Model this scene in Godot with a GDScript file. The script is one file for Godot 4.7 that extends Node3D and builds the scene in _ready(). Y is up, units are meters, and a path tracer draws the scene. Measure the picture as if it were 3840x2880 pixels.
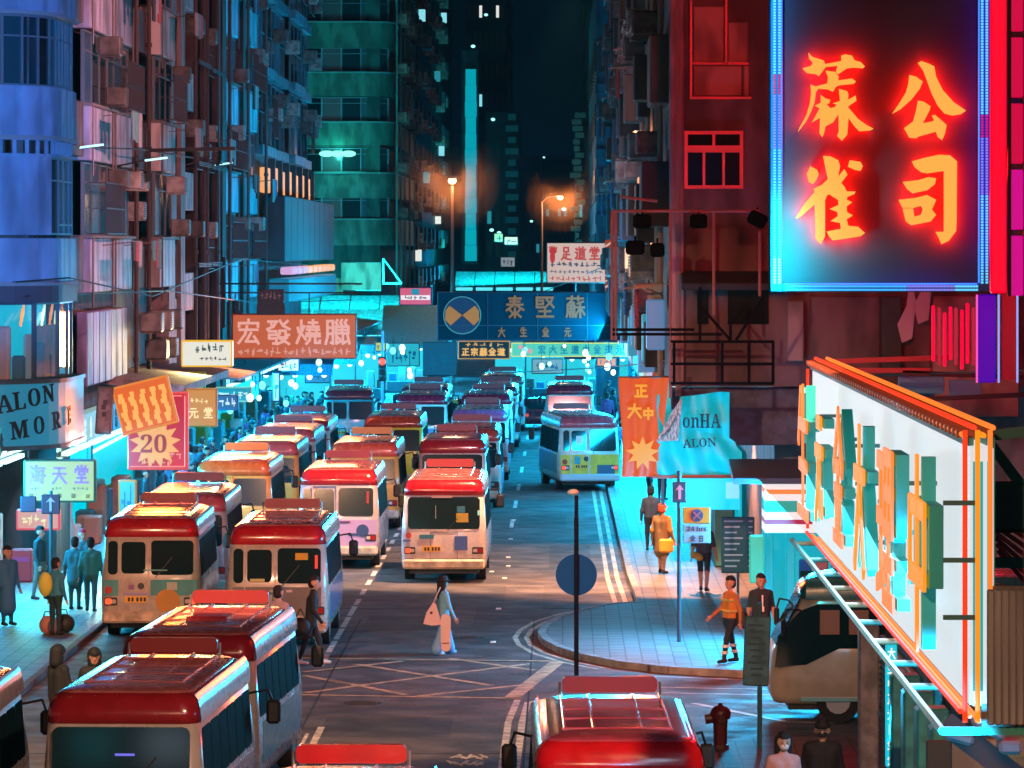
extends Node3D
# A street seen with a long lens from a footbridge. Metres; the road runs along -Z, the lens is 8.2 m up.
# K, VX, VY: the lens (K = focal length in the units of the survey sheet, VX/VY its vanishing point).
const K := 9600.0
const VX := 1215.0
const VY := 535.0
const EYE := 8.2
var rng := RandomNumberGenerator.new()
var mats := {}
var texs := {}
var names := {}
var meshes := {}

# ---------------------------------------------------------------- survey
func W(px: float, py: float, s: float) -> Vector3:      # a surveyed point at s sheet units per metre
	return Vector3((px - VX) / s, EYE - (py - VY) / s, -K / s)
func G(px: float, py: float) -> Vector3:                # a surveyed point on the road
	var s := (py - VY) / EYE
	return Vector3((px - VX) / s, 0, -K / s)
func ZX(px: float, xf: float) -> float:                 # depth at which a plane x = xf passes a sheet column
	return -K * xf / (px - VX)
func HY(py: float, s: float) -> float:
	return EYE - (py - VY) / s

# ---------------------------------------------------------------- mesh builder
class MB:
	var v := PackedVector3Array()
	var c := PackedColorArray()
	var col := Color.WHITE
	func tri(a: Vector3, b: Vector3, d: Vector3) -> void:   # counter-clockwise seen from outside
		v.append(a); v.append(d); v.append(b)
		c.append(col); c.append(col); c.append(col)
	func quad(a: Vector3, b: Vector3, d: Vector3, e: Vector3) -> void:
		tri(a, b, d); tri(a, d, e)
	func face(p: Array, center: Vector3) -> void:
		var n: Vector3 = (p[1] - p[0]).cross(p[2] - p[0])
		var flip: bool = n.dot(p[0] - center) < 0.0
		for i in range(1, p.size() - 1):
			if flip: tri(p[0], p[i + 1], p[i])
			else: tri(p[0], p[i], p[i + 1])
	func box(ce: Vector3, size: Vector3, b := Basis()) -> void:
		var h := size * 0.5
		var p := []
		for i in 8:
			p.append(ce + b * Vector3(h.x if i & 1 else -h.x, h.y if i & 2 else -h.y, h.z if i & 4 else -h.z))
		for f in [[0, 1, 3, 2], [4, 5, 7, 6], [0, 1, 5, 4], [2, 3, 7, 6], [0, 2, 6, 4], [1, 3, 7, 5]]:
			face([p[f[0]], p[f[1]], p[f[2]], p[f[3]]], ce)
	func cbox(ce: Vector3, size: Vector3, bv: float, b := Basis()) -> void:   # box with chamfered edges
		var h := size * 0.5
		bv = minf(bv, minf(h.x, minf(h.y, h.z)) * 0.9)
		var P := func(sx: int, sy: int, sz: int, k: int) -> Vector3:
			return ce + b * Vector3(sx * (h.x - (0.0 if k == 0 else bv)), sy * (h.y - (0.0 if k == 1 else bv)), sz * (h.z - (0.0 if k == 2 else bv)))
		for s in [-1, 1]:
			face([P.call(s, -1, -1, 0), P.call(s, 1, -1, 0), P.call(s, 1, 1, 0), P.call(s, -1, 1, 0)], ce)
			face([P.call(-1, s, -1, 1), P.call(1, s, -1, 1), P.call(1, s, 1, 1), P.call(-1, s, 1, 1)], ce)
			face([P.call(-1, -1, s, 2), P.call(1, -1, s, 2), P.call(1, 1, s, 2), P.call(-1, 1, s, 2)], ce)
			for t in [-1, 1]:
				face([P.call(s, t, -1, 0), P.call(s, t, 1, 0), P.call(s, t, 1, 1), P.call(s, t, -1, 1)], ce)
				face([P.call(s, -1, t, 0), P.call(s, 1, t, 0), P.call(s, 1, t, 2), P.call(s, -1, t, 2)], ce)
				face([P.call(-1, s, t, 1), P.call(1, s, t, 1), P.call(1, s, t, 2), P.call(-1, s, t, 2)], ce)
				for u in [-1, 1]:
					face([P.call(s, t, u, 0), P.call(s, t, u, 1), P.call(s, t, u, 2)], ce)
	func bar(a: Vector3, d: Vector3, w: float, h: float, up := Vector3.UP) -> void:
		var z := (d - a)
		var l := z.length()
		if l < 1e-5: return
		z /= l
		if absf(z.dot(up)) > 0.98: up = Vector3.RIGHT
		var x := up.cross(z).normalized()
		box((a + d) * 0.5, Vector3(w, h, l), Basis(x, z.cross(x), z))
	func cyl(a: Vector3, d: Vector3, ra: float, rb: float, n := 8, caps := true) -> void:
		var z := (d - a).normalized()
		var x := (Vector3.RIGHT if absf(z.y) > 0.9 else Vector3.UP).cross(z).normalized()
		var y := z.cross(x)
		for i in n:
			var t0 := TAU * i / n
			var t1 := TAU * (i + 1) / n
			var d0 := x * cos(t0) + y * sin(t0)
			var d1 := x * cos(t1) + y * sin(t1)
			quad(a + d0 * ra, a + d1 * ra, d + d1 * rb, d + d0 * rb)
			if caps:
				tri(a, a + d1 * ra, a + d0 * ra)
				tri(d, d + d0 * rb, d + d1 * rb)
	func tube(p: Array, r: float, n := 6) -> void:
		for i in p.size() - 1:
			cyl(p[i], p[i + 1], r, r, n, true)
	func ell(ce: Vector3, r: Vector3, nu := 10, nv := 6, b := Basis()) -> void:
		for j in nv:
			for i in nu:
				var q := []
				for k in [[0, 0], [1, 0], [1, 1], [0, 1]]:
					var t: float = TAU * (i + k[0]) / nu
					var f: float = PI * (j + k[1]) / nv
					q.append(ce + b * Vector3(r.x * sin(f) * cos(t), r.y * cos(f), r.z * sin(f) * sin(t)))
				if j == 0: face([q[0], q[2], q[3]], ce)
				elif j == nv - 1: face([q[0], q[1], q[2]], ce)
				else: face(q, ce)
	func loft(rings: Array, cap0 := true, cap1 := true) -> void:      # rings counter-clockwise seen from above, going up
		for k in rings.size() - 1:
			var a: Array = rings[k]
			var d: Array = rings[k + 1]
			var n := a.size()
			for i in n:
				var j := (i + 1) % n
				quad(a[i], a[j], d[j], d[i])
		for e in 2:
			if (e == 0 and not cap0) or (e == 1 and not cap1): continue
			var r: Array = rings[0] if e == 0 else rings[-1]
			var m := Vector3.ZERO
			for q in r: m += q
			m /= r.size()
			for i in r.size():
				var j := (i + 1) % r.size()
				if e == 0: tri(m, r[j], r[i])
				else: tri(m, r[i], r[j])
	func prism(poly: PackedVector2Array, o: Vector3, x: Vector3, y: Vector3, depth: float) -> void:   # outline in the plane x, y; front towards x cross y
		var n := x.cross(y).normalized()
		var t := Geometry2D.triangulate_polygon(poly)
		var area := 0.0
		for i in poly.size():
			area += poly[i].cross(poly[(i + 1) % poly.size()])
		for k in range(0, t.size(), 3):
			var a: Vector2 = poly[t[k]]
			var b: Vector2 = poly[t[k + 1]]
			var d: Vector2 = poly[t[k + 2]]
			if (b - a).cross(d - a) < 0:
				var sw := b; b = d; d = sw
			var A := o + x * a.x + y * a.y
			var B := o + x * b.x + y * b.y
			var D := o + x * d.x + y * d.y
			tri(A, B, D)
			if depth > 0: tri(A - n * depth, D - n * depth, B - n * depth)
		if depth > 0:
			for i in poly.size():
				var a: Vector2 = poly[i]
				var b: Vector2 = poly[(i + 1) % poly.size()]
				if area < 0:
					var sw := a; a = b; b = sw
				var A := o + x * a.x + y * a.y
				var B := o + x * b.x + y * b.y
				quad(A - n * depth, B - n * depth, B, A)
	func add(m: MB, xf: Transform3D) -> void:
		for i in m.v.size():
			v.append(xf * m.v[i]); c.append(m.c[i])
	func mesh(smooth := false) -> ArrayMesh:
		var st := SurfaceTool.new()
		st.begin(Mesh.PRIMITIVE_TRIANGLES)
		st.set_smooth_group(0 if smooth else -1)
		for i in v.size():
			st.set_color(c[i]); st.add_vertex(v[i])
		st.generate_normals()
		st.index()
		return st.commit()

# ---------------------------------------------------------------- nodes
func numbered(parent: Node, n: String) -> String:
	var key := str(parent.get_instance_id()) + n
	var k: int = names.get(key, 0)
	names[key] = k + 1
	return n if k == 0 else "%s_%03d" % [n, k]
func put(parent: Node, n: String, m, mat: Material, smooth := false, pos := Vector3.ZERO, basis := Basis()) -> MeshInstance3D:
	var o := MeshInstance3D.new()
	o.name = numbered(parent, n)
	if m is MB: o.mesh = m.mesh(smooth)
	else: o.mesh = m
	o.material_override = mat
	o.transform = Transform3D(basis, pos)
	parent.add_child(o, true)
	return o
func thing(n: String, label: String, category: String, pos := Vector3.ZERO, turn := 0.0, group := "") -> Node3D:
	var o := Node3D.new()
	o.name = numbered(self, n)
	add_child(o, true)
	o.position = pos
	o.rotation.y = turn
	tag(o, label, category, group)
	return o
func tag(o: Node, label: String, category: String, group := "") -> Node:
	o.set_meta("label", label); o.set_meta("category", category)
	if group != "": o.set_meta("group", group)
	return o
func struct(n: String, m: MB, mat: Material, smooth := false) -> MeshInstance3D:
	var o := put(self, n, m, mat, smooth)
	o.set_meta("kind", "structure")
	return o
func stuff(parent: Node, n: String, m: MB, mat: Material, smooth := false) -> MeshInstance3D:
	var o := put(parent, n, m, mat, smooth)
	o.set_meta("kind", "stuff")
	return o

# ---------------------------------------------------------------- materials
func noise_tex(key: String, freq: float, lo: float, hi: float, seed_: int, octaves := 4, normal := false, size := 512) -> Texture2D:
	if texs.has(key): return texs[key]
	var n := FastNoiseLite.new()
	n.seed = seed_; n.frequency = freq; n.fractal_octaves = octaves
	n.noise_type = FastNoiseLite.TYPE_SIMPLEX_SMOOTH
	var im := n.get_seamless_image(size, size)
	im.convert(Image.FORMAT_RGBA8)
	if normal:
		im.bump_map_to_normal_map(hi)
	else:
		for y in size:
			for x in size:
				var g := im.get_pixel(x, y).r
				g = lo + (hi - lo) * clampf((g - 0.25) * 2.0, 0, 1)
				im.set_pixel(x, y, Color(g, g, g))
	texs[key] = ImageTexture.create_from_image(im)
	return texs[key]
func paving_tex() -> Texture2D:
	if texs.has("paving"): return texs["paving"]
	var im := Image.create(512, 512, false, Image.FORMAT_RGBA8)
	var r := RandomNumberGenerator.new(); r.seed = 5
	for j in 16:
		for i in 8:
			var g := r.randf_range(0.74, 1.0)
			im.fill_rect(Rect2i(i * 64, j * 32, 64, 32), Color(g * 0.55, g * 0.55, g * 0.55))
			im.fill_rect(Rect2i(i * 64 + 3, j * 32 + 3, 59, 27), Color(g, g, g * 0.98))
	texs["paving"] = ImageTexture.create_from_image(im)
	return texs["paving"]
func lin(r: float, g: float, b: float) -> Color:
	return Color(r, g, b).linear_to_srgb()
func mat(r: float, g: float, b: float, rough := 0.6, tex := "", metal := 0.0) -> StandardMaterial3D:
	var key := "%.3f %.3f %.3f %.2f %s %.2f" % [r, g, b, rough, tex, metal]
	if mats.has(key): return mats[key]
	var m := StandardMaterial3D.new()
	m.albedo_color = lin(r, g, b)
	m.roughness = rough
	m.metallic = metal
	if tex == "paint":
		m.clearcoat_enabled = true; m.clearcoat = 0.6; m.clearcoat_roughness = 0.12
		m.roughness_texture = noise_tex("smear", 0.012, 0.7, 1.0, 21)
		m.albedo_texture = noise_tex("dust", 0.008, 0.92, 1.0, 22)
		m.uv1_triplanar = true; m.uv1_scale = Vector3.ONE * 0.6
	elif tex != "":
		m.uv1_triplanar = true; m.uv1_world_triplanar = true
		match tex:
			"grime":
				m.albedo_texture = noise_tex("grime", 0.012, 0.72, 1.04, 3)
				m.uv1_scale = Vector3.ONE * 0.35
			"streak":
				m.albedo_texture = noise_tex("streak", 0.006, 0.7, 1.05, 7, 3)
				m.uv1_scale = Vector3(0.3, 0.12, 0.3)
			"asphalt":
				m.albedo_texture = noise_tex("asphalt", 0.01, 0.7, 1.0, 11, 5)
				m.uv1_scale = Vector3.ONE * 0.12
				m.roughness_texture = noise_tex("wet", 0.015, 0.72, 1.0, 12)
				m.normal_enabled = true; m.normal_scale = 0.12
				m.normal_texture = noise_tex("asphalt_n", 0.2, 0, 6.0, 13, 2, true)
			"paving":
				m.albedo_texture = paving_tex()
				m.uv1_scale = Vector3.ONE * 0.4
			"cloth":
				m.albedo_texture = noise_tex("cloth", 0.03, 0.6, 1.0, 17)
				m.uv1_scale = Vector3(1.2, 0.5, 1.2)
	mats[key] = m
	return m
func emi(r: float, g: float, b: float, e := 1.0, alb := 0.12) -> StandardMaterial3D:
	var key := "e %.3f %.3f %.3f %.2f %.2f" % [r, g, b, e, alb]
	if mats.has(key): return mats[key]
	var m := StandardMaterial3D.new()
	m.albedo_color = lin(r * alb, g * alb, b * alb)
	m.roughness = 0.5
	m.emission_enabled = true
	m.emission = lin(r, g, b)
	m.emission_energy_multiplier = e
	mats[key] = m
	return m
func vmat(rough := 0.8) -> StandardMaterial3D:       # colour from the vertices (skin, cloth and hair of one figure)
	var key := "vertex %.2f" % rough
	if mats.has(key): return mats[key]
	var m := StandardMaterial3D.new()
	m.vertex_color_use_as_albedo = true
	m.roughness = rough
	mats[key] = m
	return m
func matt(r: float, g: float, b: float, rough := 0.8) -> StandardMaterial3D:     # a surface with hardly any shine
	var key := "matt %.3f %.3f %.3f %.2f" % [r, g, b, rough]
	if mats.has(key): return mats[key]
	var m := StandardMaterial3D.new()
	m.albedo_color = lin(r, g, b); m.roughness = rough; m.metallic_specular = 0.05
	mats[key] = m
	return m
func glass(r: float, g: float, b: float, rough := 0.06) -> StandardMaterial3D:
	var m := mat(r, g, b, rough)
	m.metallic_specular = 0.6
	return m

# ---------------------------------------------------------------- lamps
func omni(parent: Node, pos: Vector3, col: Color, e: float, size := 0.1) -> void:
	var l := OmniLight3D.new()
	l.name = numbered(parent, "bulb_glow")
	l.light_color = col; l.light_energy = e; l.light_size = size; l.omni_range = 120; l.omni_attenuation = 2.0
	l.shadow_enabled = true
	l.position = pos
	parent.add_child(l, true)
func spot(parent: Node, pos: Vector3, to: Vector3, col: Color, e: float, angle: float, size := 0.15, soft := 0.5) -> void:
	var l := SpotLight3D.new()
	l.name = numbered(parent, "spot_glow")
	l.light_color = col; l.light_energy = e; l.light_size = size; l.spot_range = 150; l.spot_attenuation = 2.0
	l.spot_angle = angle; l.spot_angle_attenuation = soft
	l.shadow_enabled = true
	parent.add_child(l, true)
	var d := (to - pos).normalized()
	l.global_transform = Transform3D(Basis.looking_at(d, Vector3.UP if absf(d.y) < 0.95 else Vector3.BACK), pos)
func area(parent: Node, pos: Vector3, to: Vector3, col: Color, e: float, w: float, h: float) -> void:   # pos and to in world space
	var l := AreaLight3D.new()
	l.name = numbered(parent, "panel_glow")
	l.light_color = col; l.light_energy = e; l.area_size = Vector2(w, h); l.area_range = 150; l.area_attenuation = 2.0
	l.area_normalize_energy = true
	l.shadow_enabled = true
	parent.add_child(l, true)
	var d := (to - pos).normalized()
	l.global_transform = Transform3D(Basis.looking_at(d, Vector3.UP if absf(d.y) < 0.95 else Vector3.BACK), pos)
const CYAN := Color(0.05, 0.72, 0.95)
const WARM := Color(1.0, 0.74, 0.56)
const PINK := Color(1.0, 0.66, 0.68)
const REDC := Color(1.0, 0.04, 0.07)

# ---------------------------------------------------------------- lettering
const STROKES := {
"宏": "50,2 50,14|12,30 12,16 88,16 88,30|14,42 86,42|44,28 36,60 10,94|60,54 40,88 86,88|72,68 90,96",
"發": "10,10 44,10 30,30 6,40|22,20 32,30|56,6 70,26 96,40|88,8 72,22|12,48 42,48 42,62 14,62 14,76 44,76 42,96 30,96|56,46 56,58 48,66|56,46 80,46 80,62 94,62|50,72 86,72 70,88 46,98|58,76 94,98",
"燒": "10,34 14,52|36,28 28,46|24,6 24,50 6,94|24,56 42,80|54,14 88,14|71,4 71,30|48,30 94,30|46,42 68,42|57,34 57,57|44,57 70,57|74,42 96,42|85,34 85,57|73,57 98,57|44,67 98,67|60,67 58,82 44,97|80,67 80,93 98,93 98,84",
"臘": "10,8 10,70 3,97|10,8 32,8 32,96 24,93|10,34 32,34|10,58 32,58|50,4 44,14 50,24|68,4 62,14 68,24|86,4 80,14 86,24|44,30 94,30 94,56 44,56 44,30|44,43 94,43|69,30 69,56|46,62 46,96 62,88|52,72 60,80|72,62 72,96 86,88|90,60 98,96",
"海": "8,8 20,20|3,36 16,46|4,94 20,62|44,2 32,24|40,16 96,16|42,30 37,84|42,30 86,30 82,94 72,90|27,56 99,56|37,80 84,80|58,36 62,48|56,62 60,74",
"天": "16,16 84,16|8,46 92,46|50,16 46,52 8,97|50,50 92,97",
"堂": "50,2 50,18|24,6 32,18|76,6 68,18|10,38 12,22 88,22 86,36|32,34 68,34 68,50 32,50 32,34|22,68 78,68|50,54 50,92|8,92 92,92",
"足": "30,6 70,6 70,36 30,36 30,6|50,36 50,86|50,58 80,58|30,54 28,80 8,96|24,76 50,90 96,96",
"全": "50,4 8,42|50,4 92,42|28,44 72,44|26,66 74,66|50,44 50,92|12,92 88,92",
"日": "24,8 76,8 76,94 24,94 24,8|24,50 76,50",
"泰": "20,12 80,12|26,26 74,26|10,40 90,40|50,2 44,42 8,66|56,42 94,64|50,56 50,98|26,66 36,76|74,64 62,76|24,96 44,80|58,80 80,96",
"堅": "8,8 44,8|8,8 8,52 46,52|8,22 40,22 40,38 8,38|52,8 90,8 78,30 52,52|58,16 94,52|22,70 78,70|50,56 50,94|8,94 92,94",
"蘇": "10,12 90,12|34,2 34,22|66,2 66,22|30,24 12,40|22,32 44,32 38,42|12,44 46,44 46,72 12,72 12,44|12,58 46,58|29,44 29,72|12,80 6,96|24,80 26,96|36,80 40,96|48,80 54,96|90,26 62,36|56,52 96,52|76,36 76,98|74,54 56,86|78,54 98,86",
"道": "40,4 46,14|74,2 66,14|30,20 96,20|60,20 54,32|42,34 84,34 84,78 42,78 42,34|42,48 84,48|42,62 84,62|10,12 20,24|6,42 22,42 22,72 6,88|6,86 30,90 98,94",
"中": "14,26 86,26 86,62 14,62 14,26|50,2 50,98",
"正": "12,10 88,10|50,10 50,90|50,48 82,48|24,44 24,90|6,90 94,90",
"宗": "50,2 50,12|12,28 12,14 88,14 88,28|28,34 72,34|12,54 88,54|50,54 50,96 40,92|28,66 12,88|70,66 90,88",
"金": "50,2 8,40|50,2 92,40|30,40 70,40|20,58 80,58|50,40 50,92|28,68 36,84|72,68 64,84|8,92 92,92",
"大": "8,34 92,34|50,4 48,40 8,96|50,38 94,96",
"生": "26,6 8,40|20,28 86,28|50,2 50,92|20,58 82,58|6,92 94,92",
"理": "6,12 38,12|22,12 22,84|6,46 38,46|2,88 42,80|48,8 92,8 92,50 48,50 48,8|48,29 92,29|70,8 70,92|48,70 94,70|42,92 98,92",
"元": "24,12 76,12|6,38 94,38|38,38 34,70 8,96|62,38 62,90 96,90 96,74",
}
func glyph(m: MB, ch: String, o: Vector3, x: Vector3, up: Vector3, w: float, h: float, th: float, depth: float) -> void:
	var n := x.cross(up)
	for line in STROKES[ch].split("|"):
		var pts := []
		for q in line.split(" "):
			var a = q.split(",")
			pts.append(Vector2(float(a[0]) / 100.0 * w, (1.0 - float(a[1]) / 100.0) * h))
		for i in pts.size() - 1:
			var a: Vector2 = pts[i]
			var b: Vector2 = pts[i + 1]
			var d := (b - a).normalized()
			a -= d * th * 0.4; b += d * th * 0.4
			var ce := (a + b) * 0.5
			var X := x * d.x + up * d.y
			var Y := n.cross(X)
			var lift := depth * 0.5 + 0.0007 * i + 0.0004 * (m.v.size() % 7)
			m.box(o + x * ce.x + up * ce.y + n * lift, Vector3(a.distance_to(b), th, depth), Basis(X, Y, n))
func write_row(parent: Node, n: String, s: String, o: Vector3, x: Vector3, up: Vector3, w: float, h: float, pitch: float, th: float, depth: float, m: Material) -> void:
	for i in s.length():
		var mb := MB.new()
		glyph(mb, s[i], o + x * pitch * i, x, up, w, h, th, depth)
		put(parent, n, mb, m)
func latin(parent: Node, n: String, s: String, pos: Vector3, b: Basis, h: float, m: Material, serif := false, depth := 0.02) -> void:
	var f := SystemFont.new()
	f.font_names = PackedStringArray(["Droid Serif" if serif else "Droid Sans"])
	f.font_weight = 700
	var t := TextMesh.new()
	t.text = s; t.font = f; t.font_size = 32; t.pixel_size = h / 32.0; t.depth = depth
	t.curve_step = 2.0
	put(parent, n, t, m, false, pos, b)

# ---------------------------------------------------------------- shared shapes
func rr(w: float, h: float, r: float, n := 3) -> PackedVector2Array:       # rounded rectangle round the origin
	var p := PackedVector2Array()
	for q in 4:
		var cx := (w / 2 - r) * (1 if q == 0 or q == 3 else -1)
		var cy := (h / 2 - r) * (1 if q < 2 else -1)
		for i in n + 1:
			var a := PI / 2 * (q + float(i) / n)
			p.append(Vector2(cx + r * cos(a), cy + r * sin(a)))
	return p
func disc(r: float, n := 24) -> PackedVector2Array:
	var p := PackedVector2Array()
	for i in n: p.append(Vector2(r * cos(TAU * i / n), r * sin(TAU * i / n)))
	return p
func star(r0: float, r1: float, n: int) -> PackedVector2Array:
	var p := PackedVector2Array()
	for i in n * 2:
		var r := r0 if i % 2 == 0 else r1
		p.append(Vector2(r * sin(TAU * i / (n * 2)), r * cos(TAU * i / (n * 2))))
	return p
func nrm_basis(n: Vector3) -> Basis:      # local z turned to n, y up
	var x := Vector3.UP.cross(n).normalized()
	return Basis(x, n.cross(x), n)
func window(parent: Node, o: Vector3, x: Vector3, w: float, h: float, cols: int, transom: float, fm: Material, pm, bar_w := 0.05) -> Node3D:
	# a window with its lower left corner at o; frame, bars and panes; pm is a material or a list of them
	var n := x.cross(Vector3.UP)
	var f := MB.new()
	var B := Basis(x, Vector3.UP, n)
	var q := func(u: float, y: float, du: float, dy: float, d: float) -> void:
		f.box(o + x * u + Vector3.UP * y, Vector3(du, dy, d), B)
	q.call(w / 2, bar_w / 2, w, bar_w, 0.10); q.call(w / 2, h - bar_w / 2, w, bar_w, 0.10)
	q.call(bar_w / 2, h / 2, bar_w, h - 2 * bar_w, 0.096); q.call(w - bar_w / 2, h / 2, bar_w, h - 2 * bar_w, 0.096)
	for i in range(1, cols): q.call(w * i / cols, h / 2, bar_w * 0.8, h - 2 * bar_w, 0.08)
	if transom > 0: q.call(w / 2, h * transom, w - 2 * bar_w, bar_w * 0.8, 0.085)
	var win := put(parent, "window", f, fm)
	for i in cols:
		var p := MB.new()
		var u0 := w * i / cols
		p.box(o + x * (u0 + w / cols / 2) + Vector3.UP * h / 2, Vector3(w / cols - 0.01, h - 0.02, 0.02), B)
		put(win, "pane", p, pm[(i * 7 + int(absf(o.z) * 3.0 + absf(o.y) * 5.0)) % pm.size()] if pm is Array else pm)
	return win
func ac_unit(parent: Node, pos: Vector3, n: Vector3, s := 1.0) -> void:
	if not meshes.has("ac"):
		var m := MB.new()
		m.cbox(Vector3(0, 0, 0.28), Vector3(0.78, 0.5, 0.56), 0.03)
		m.bar(Vector3(-0.3, -0.27, 0), Vector3(-0.3, -0.27, 0.55), 0.04, 0.04)
		m.bar(Vector3(0.3, -0.27, 0), Vector3(0.3, -0.27, 0.55), 0.04, 0.04)
		meshes["ac"] = m.mesh()
		var g := MB.new()
		for i in 7: g.box(Vector3(0, -0.18 + i * 0.06, 0.565), Vector3(0.66, 0.03, 0.02))
		meshes["ac_g"] = g.mesh()
	var k := rng.randf_range(0.25, 0.6)
	k = [0.1, 0.2, 0.36][int(k * 30) % 3]
	var o := put(parent, "air_conditioner", meshes["ac"], mat(k, k * 0.92, k * 0.84, 0.6, "grime"), false, pos, nrm_basis(n).scaled(Vector3.ONE * s))
	put(o, "grille", meshes["ac_g"], mat(0.06, 0.06, 0.06, 0.6))

func cage(parent: Node, pos: Vector3, w: float, h: float) -> void:      # window cage of thin bars on a facade that faces +X; pos is its lower middle
	var m := MB.new()
	var d := 0.5
	var n := int(w / 0.28)
	for i in n + 1: m.box(pos + Vector3(d, h / 2, -w / 2 + w * i / n), Vector3(0.025, h, 0.025))
	for y in [0.0, 0.5, 1.0]:
		m.box(pos + Vector3(d + 0.002, h * y, 0), Vector3(0.03, 0.03, w))
		for s in [-0.5, 0.5]: m.box(pos + Vector3(d / 2, h * y, s * w), Vector3(d, 0.028, 0.028))
	put(parent, "window_cage", m, mat(0.05, 0.05, 0.055, 0.5, "", 0.5))
func laundry(parent: Node, pos: Vector3, w: float, r: RandomNumberGenerator) -> void:
	var m := MB.new(); m.bar(pos + Vector3(0, 0, -w / 2), pos + Vector3(0, 0, w / 2), 0.025, 0.025); m.bar(pos + Vector3(-0.9, -0.1, 0), pos, 0.03, 0.03)
	put(parent, "drying_pole", m, mat(0.12, 0.1, 0.1, 0.5))
	var k := 0
	while k < 3:
		m = MB.new()
		var hh := r.randf_range(0.45, 0.9)
		m.cbox(pos + Vector3(0, -hh / 2, -w / 2 + w * (k + 0.5) / 3), Vector3(0.06, hh, w / 4.2), 0.02)
		m.box(pos + Vector3(0, -0.12, -w / 2 + w * (k + 0.5) / 3), Vector3(0.05, 0.2, w / 3.2))
		put(parent, "hung_garment", m, [mat(0.3, 0.28, 0.3, 0.9), mat(0.06, 0.12, 0.26, 0.9), mat(0.3, 0.07, 0.08, 0.9), mat(0.03, 0.03, 0.035, 0.9), mat(0.1, 0.25, 0.25, 0.9)][r.randi() % 5])
		k += 1

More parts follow.
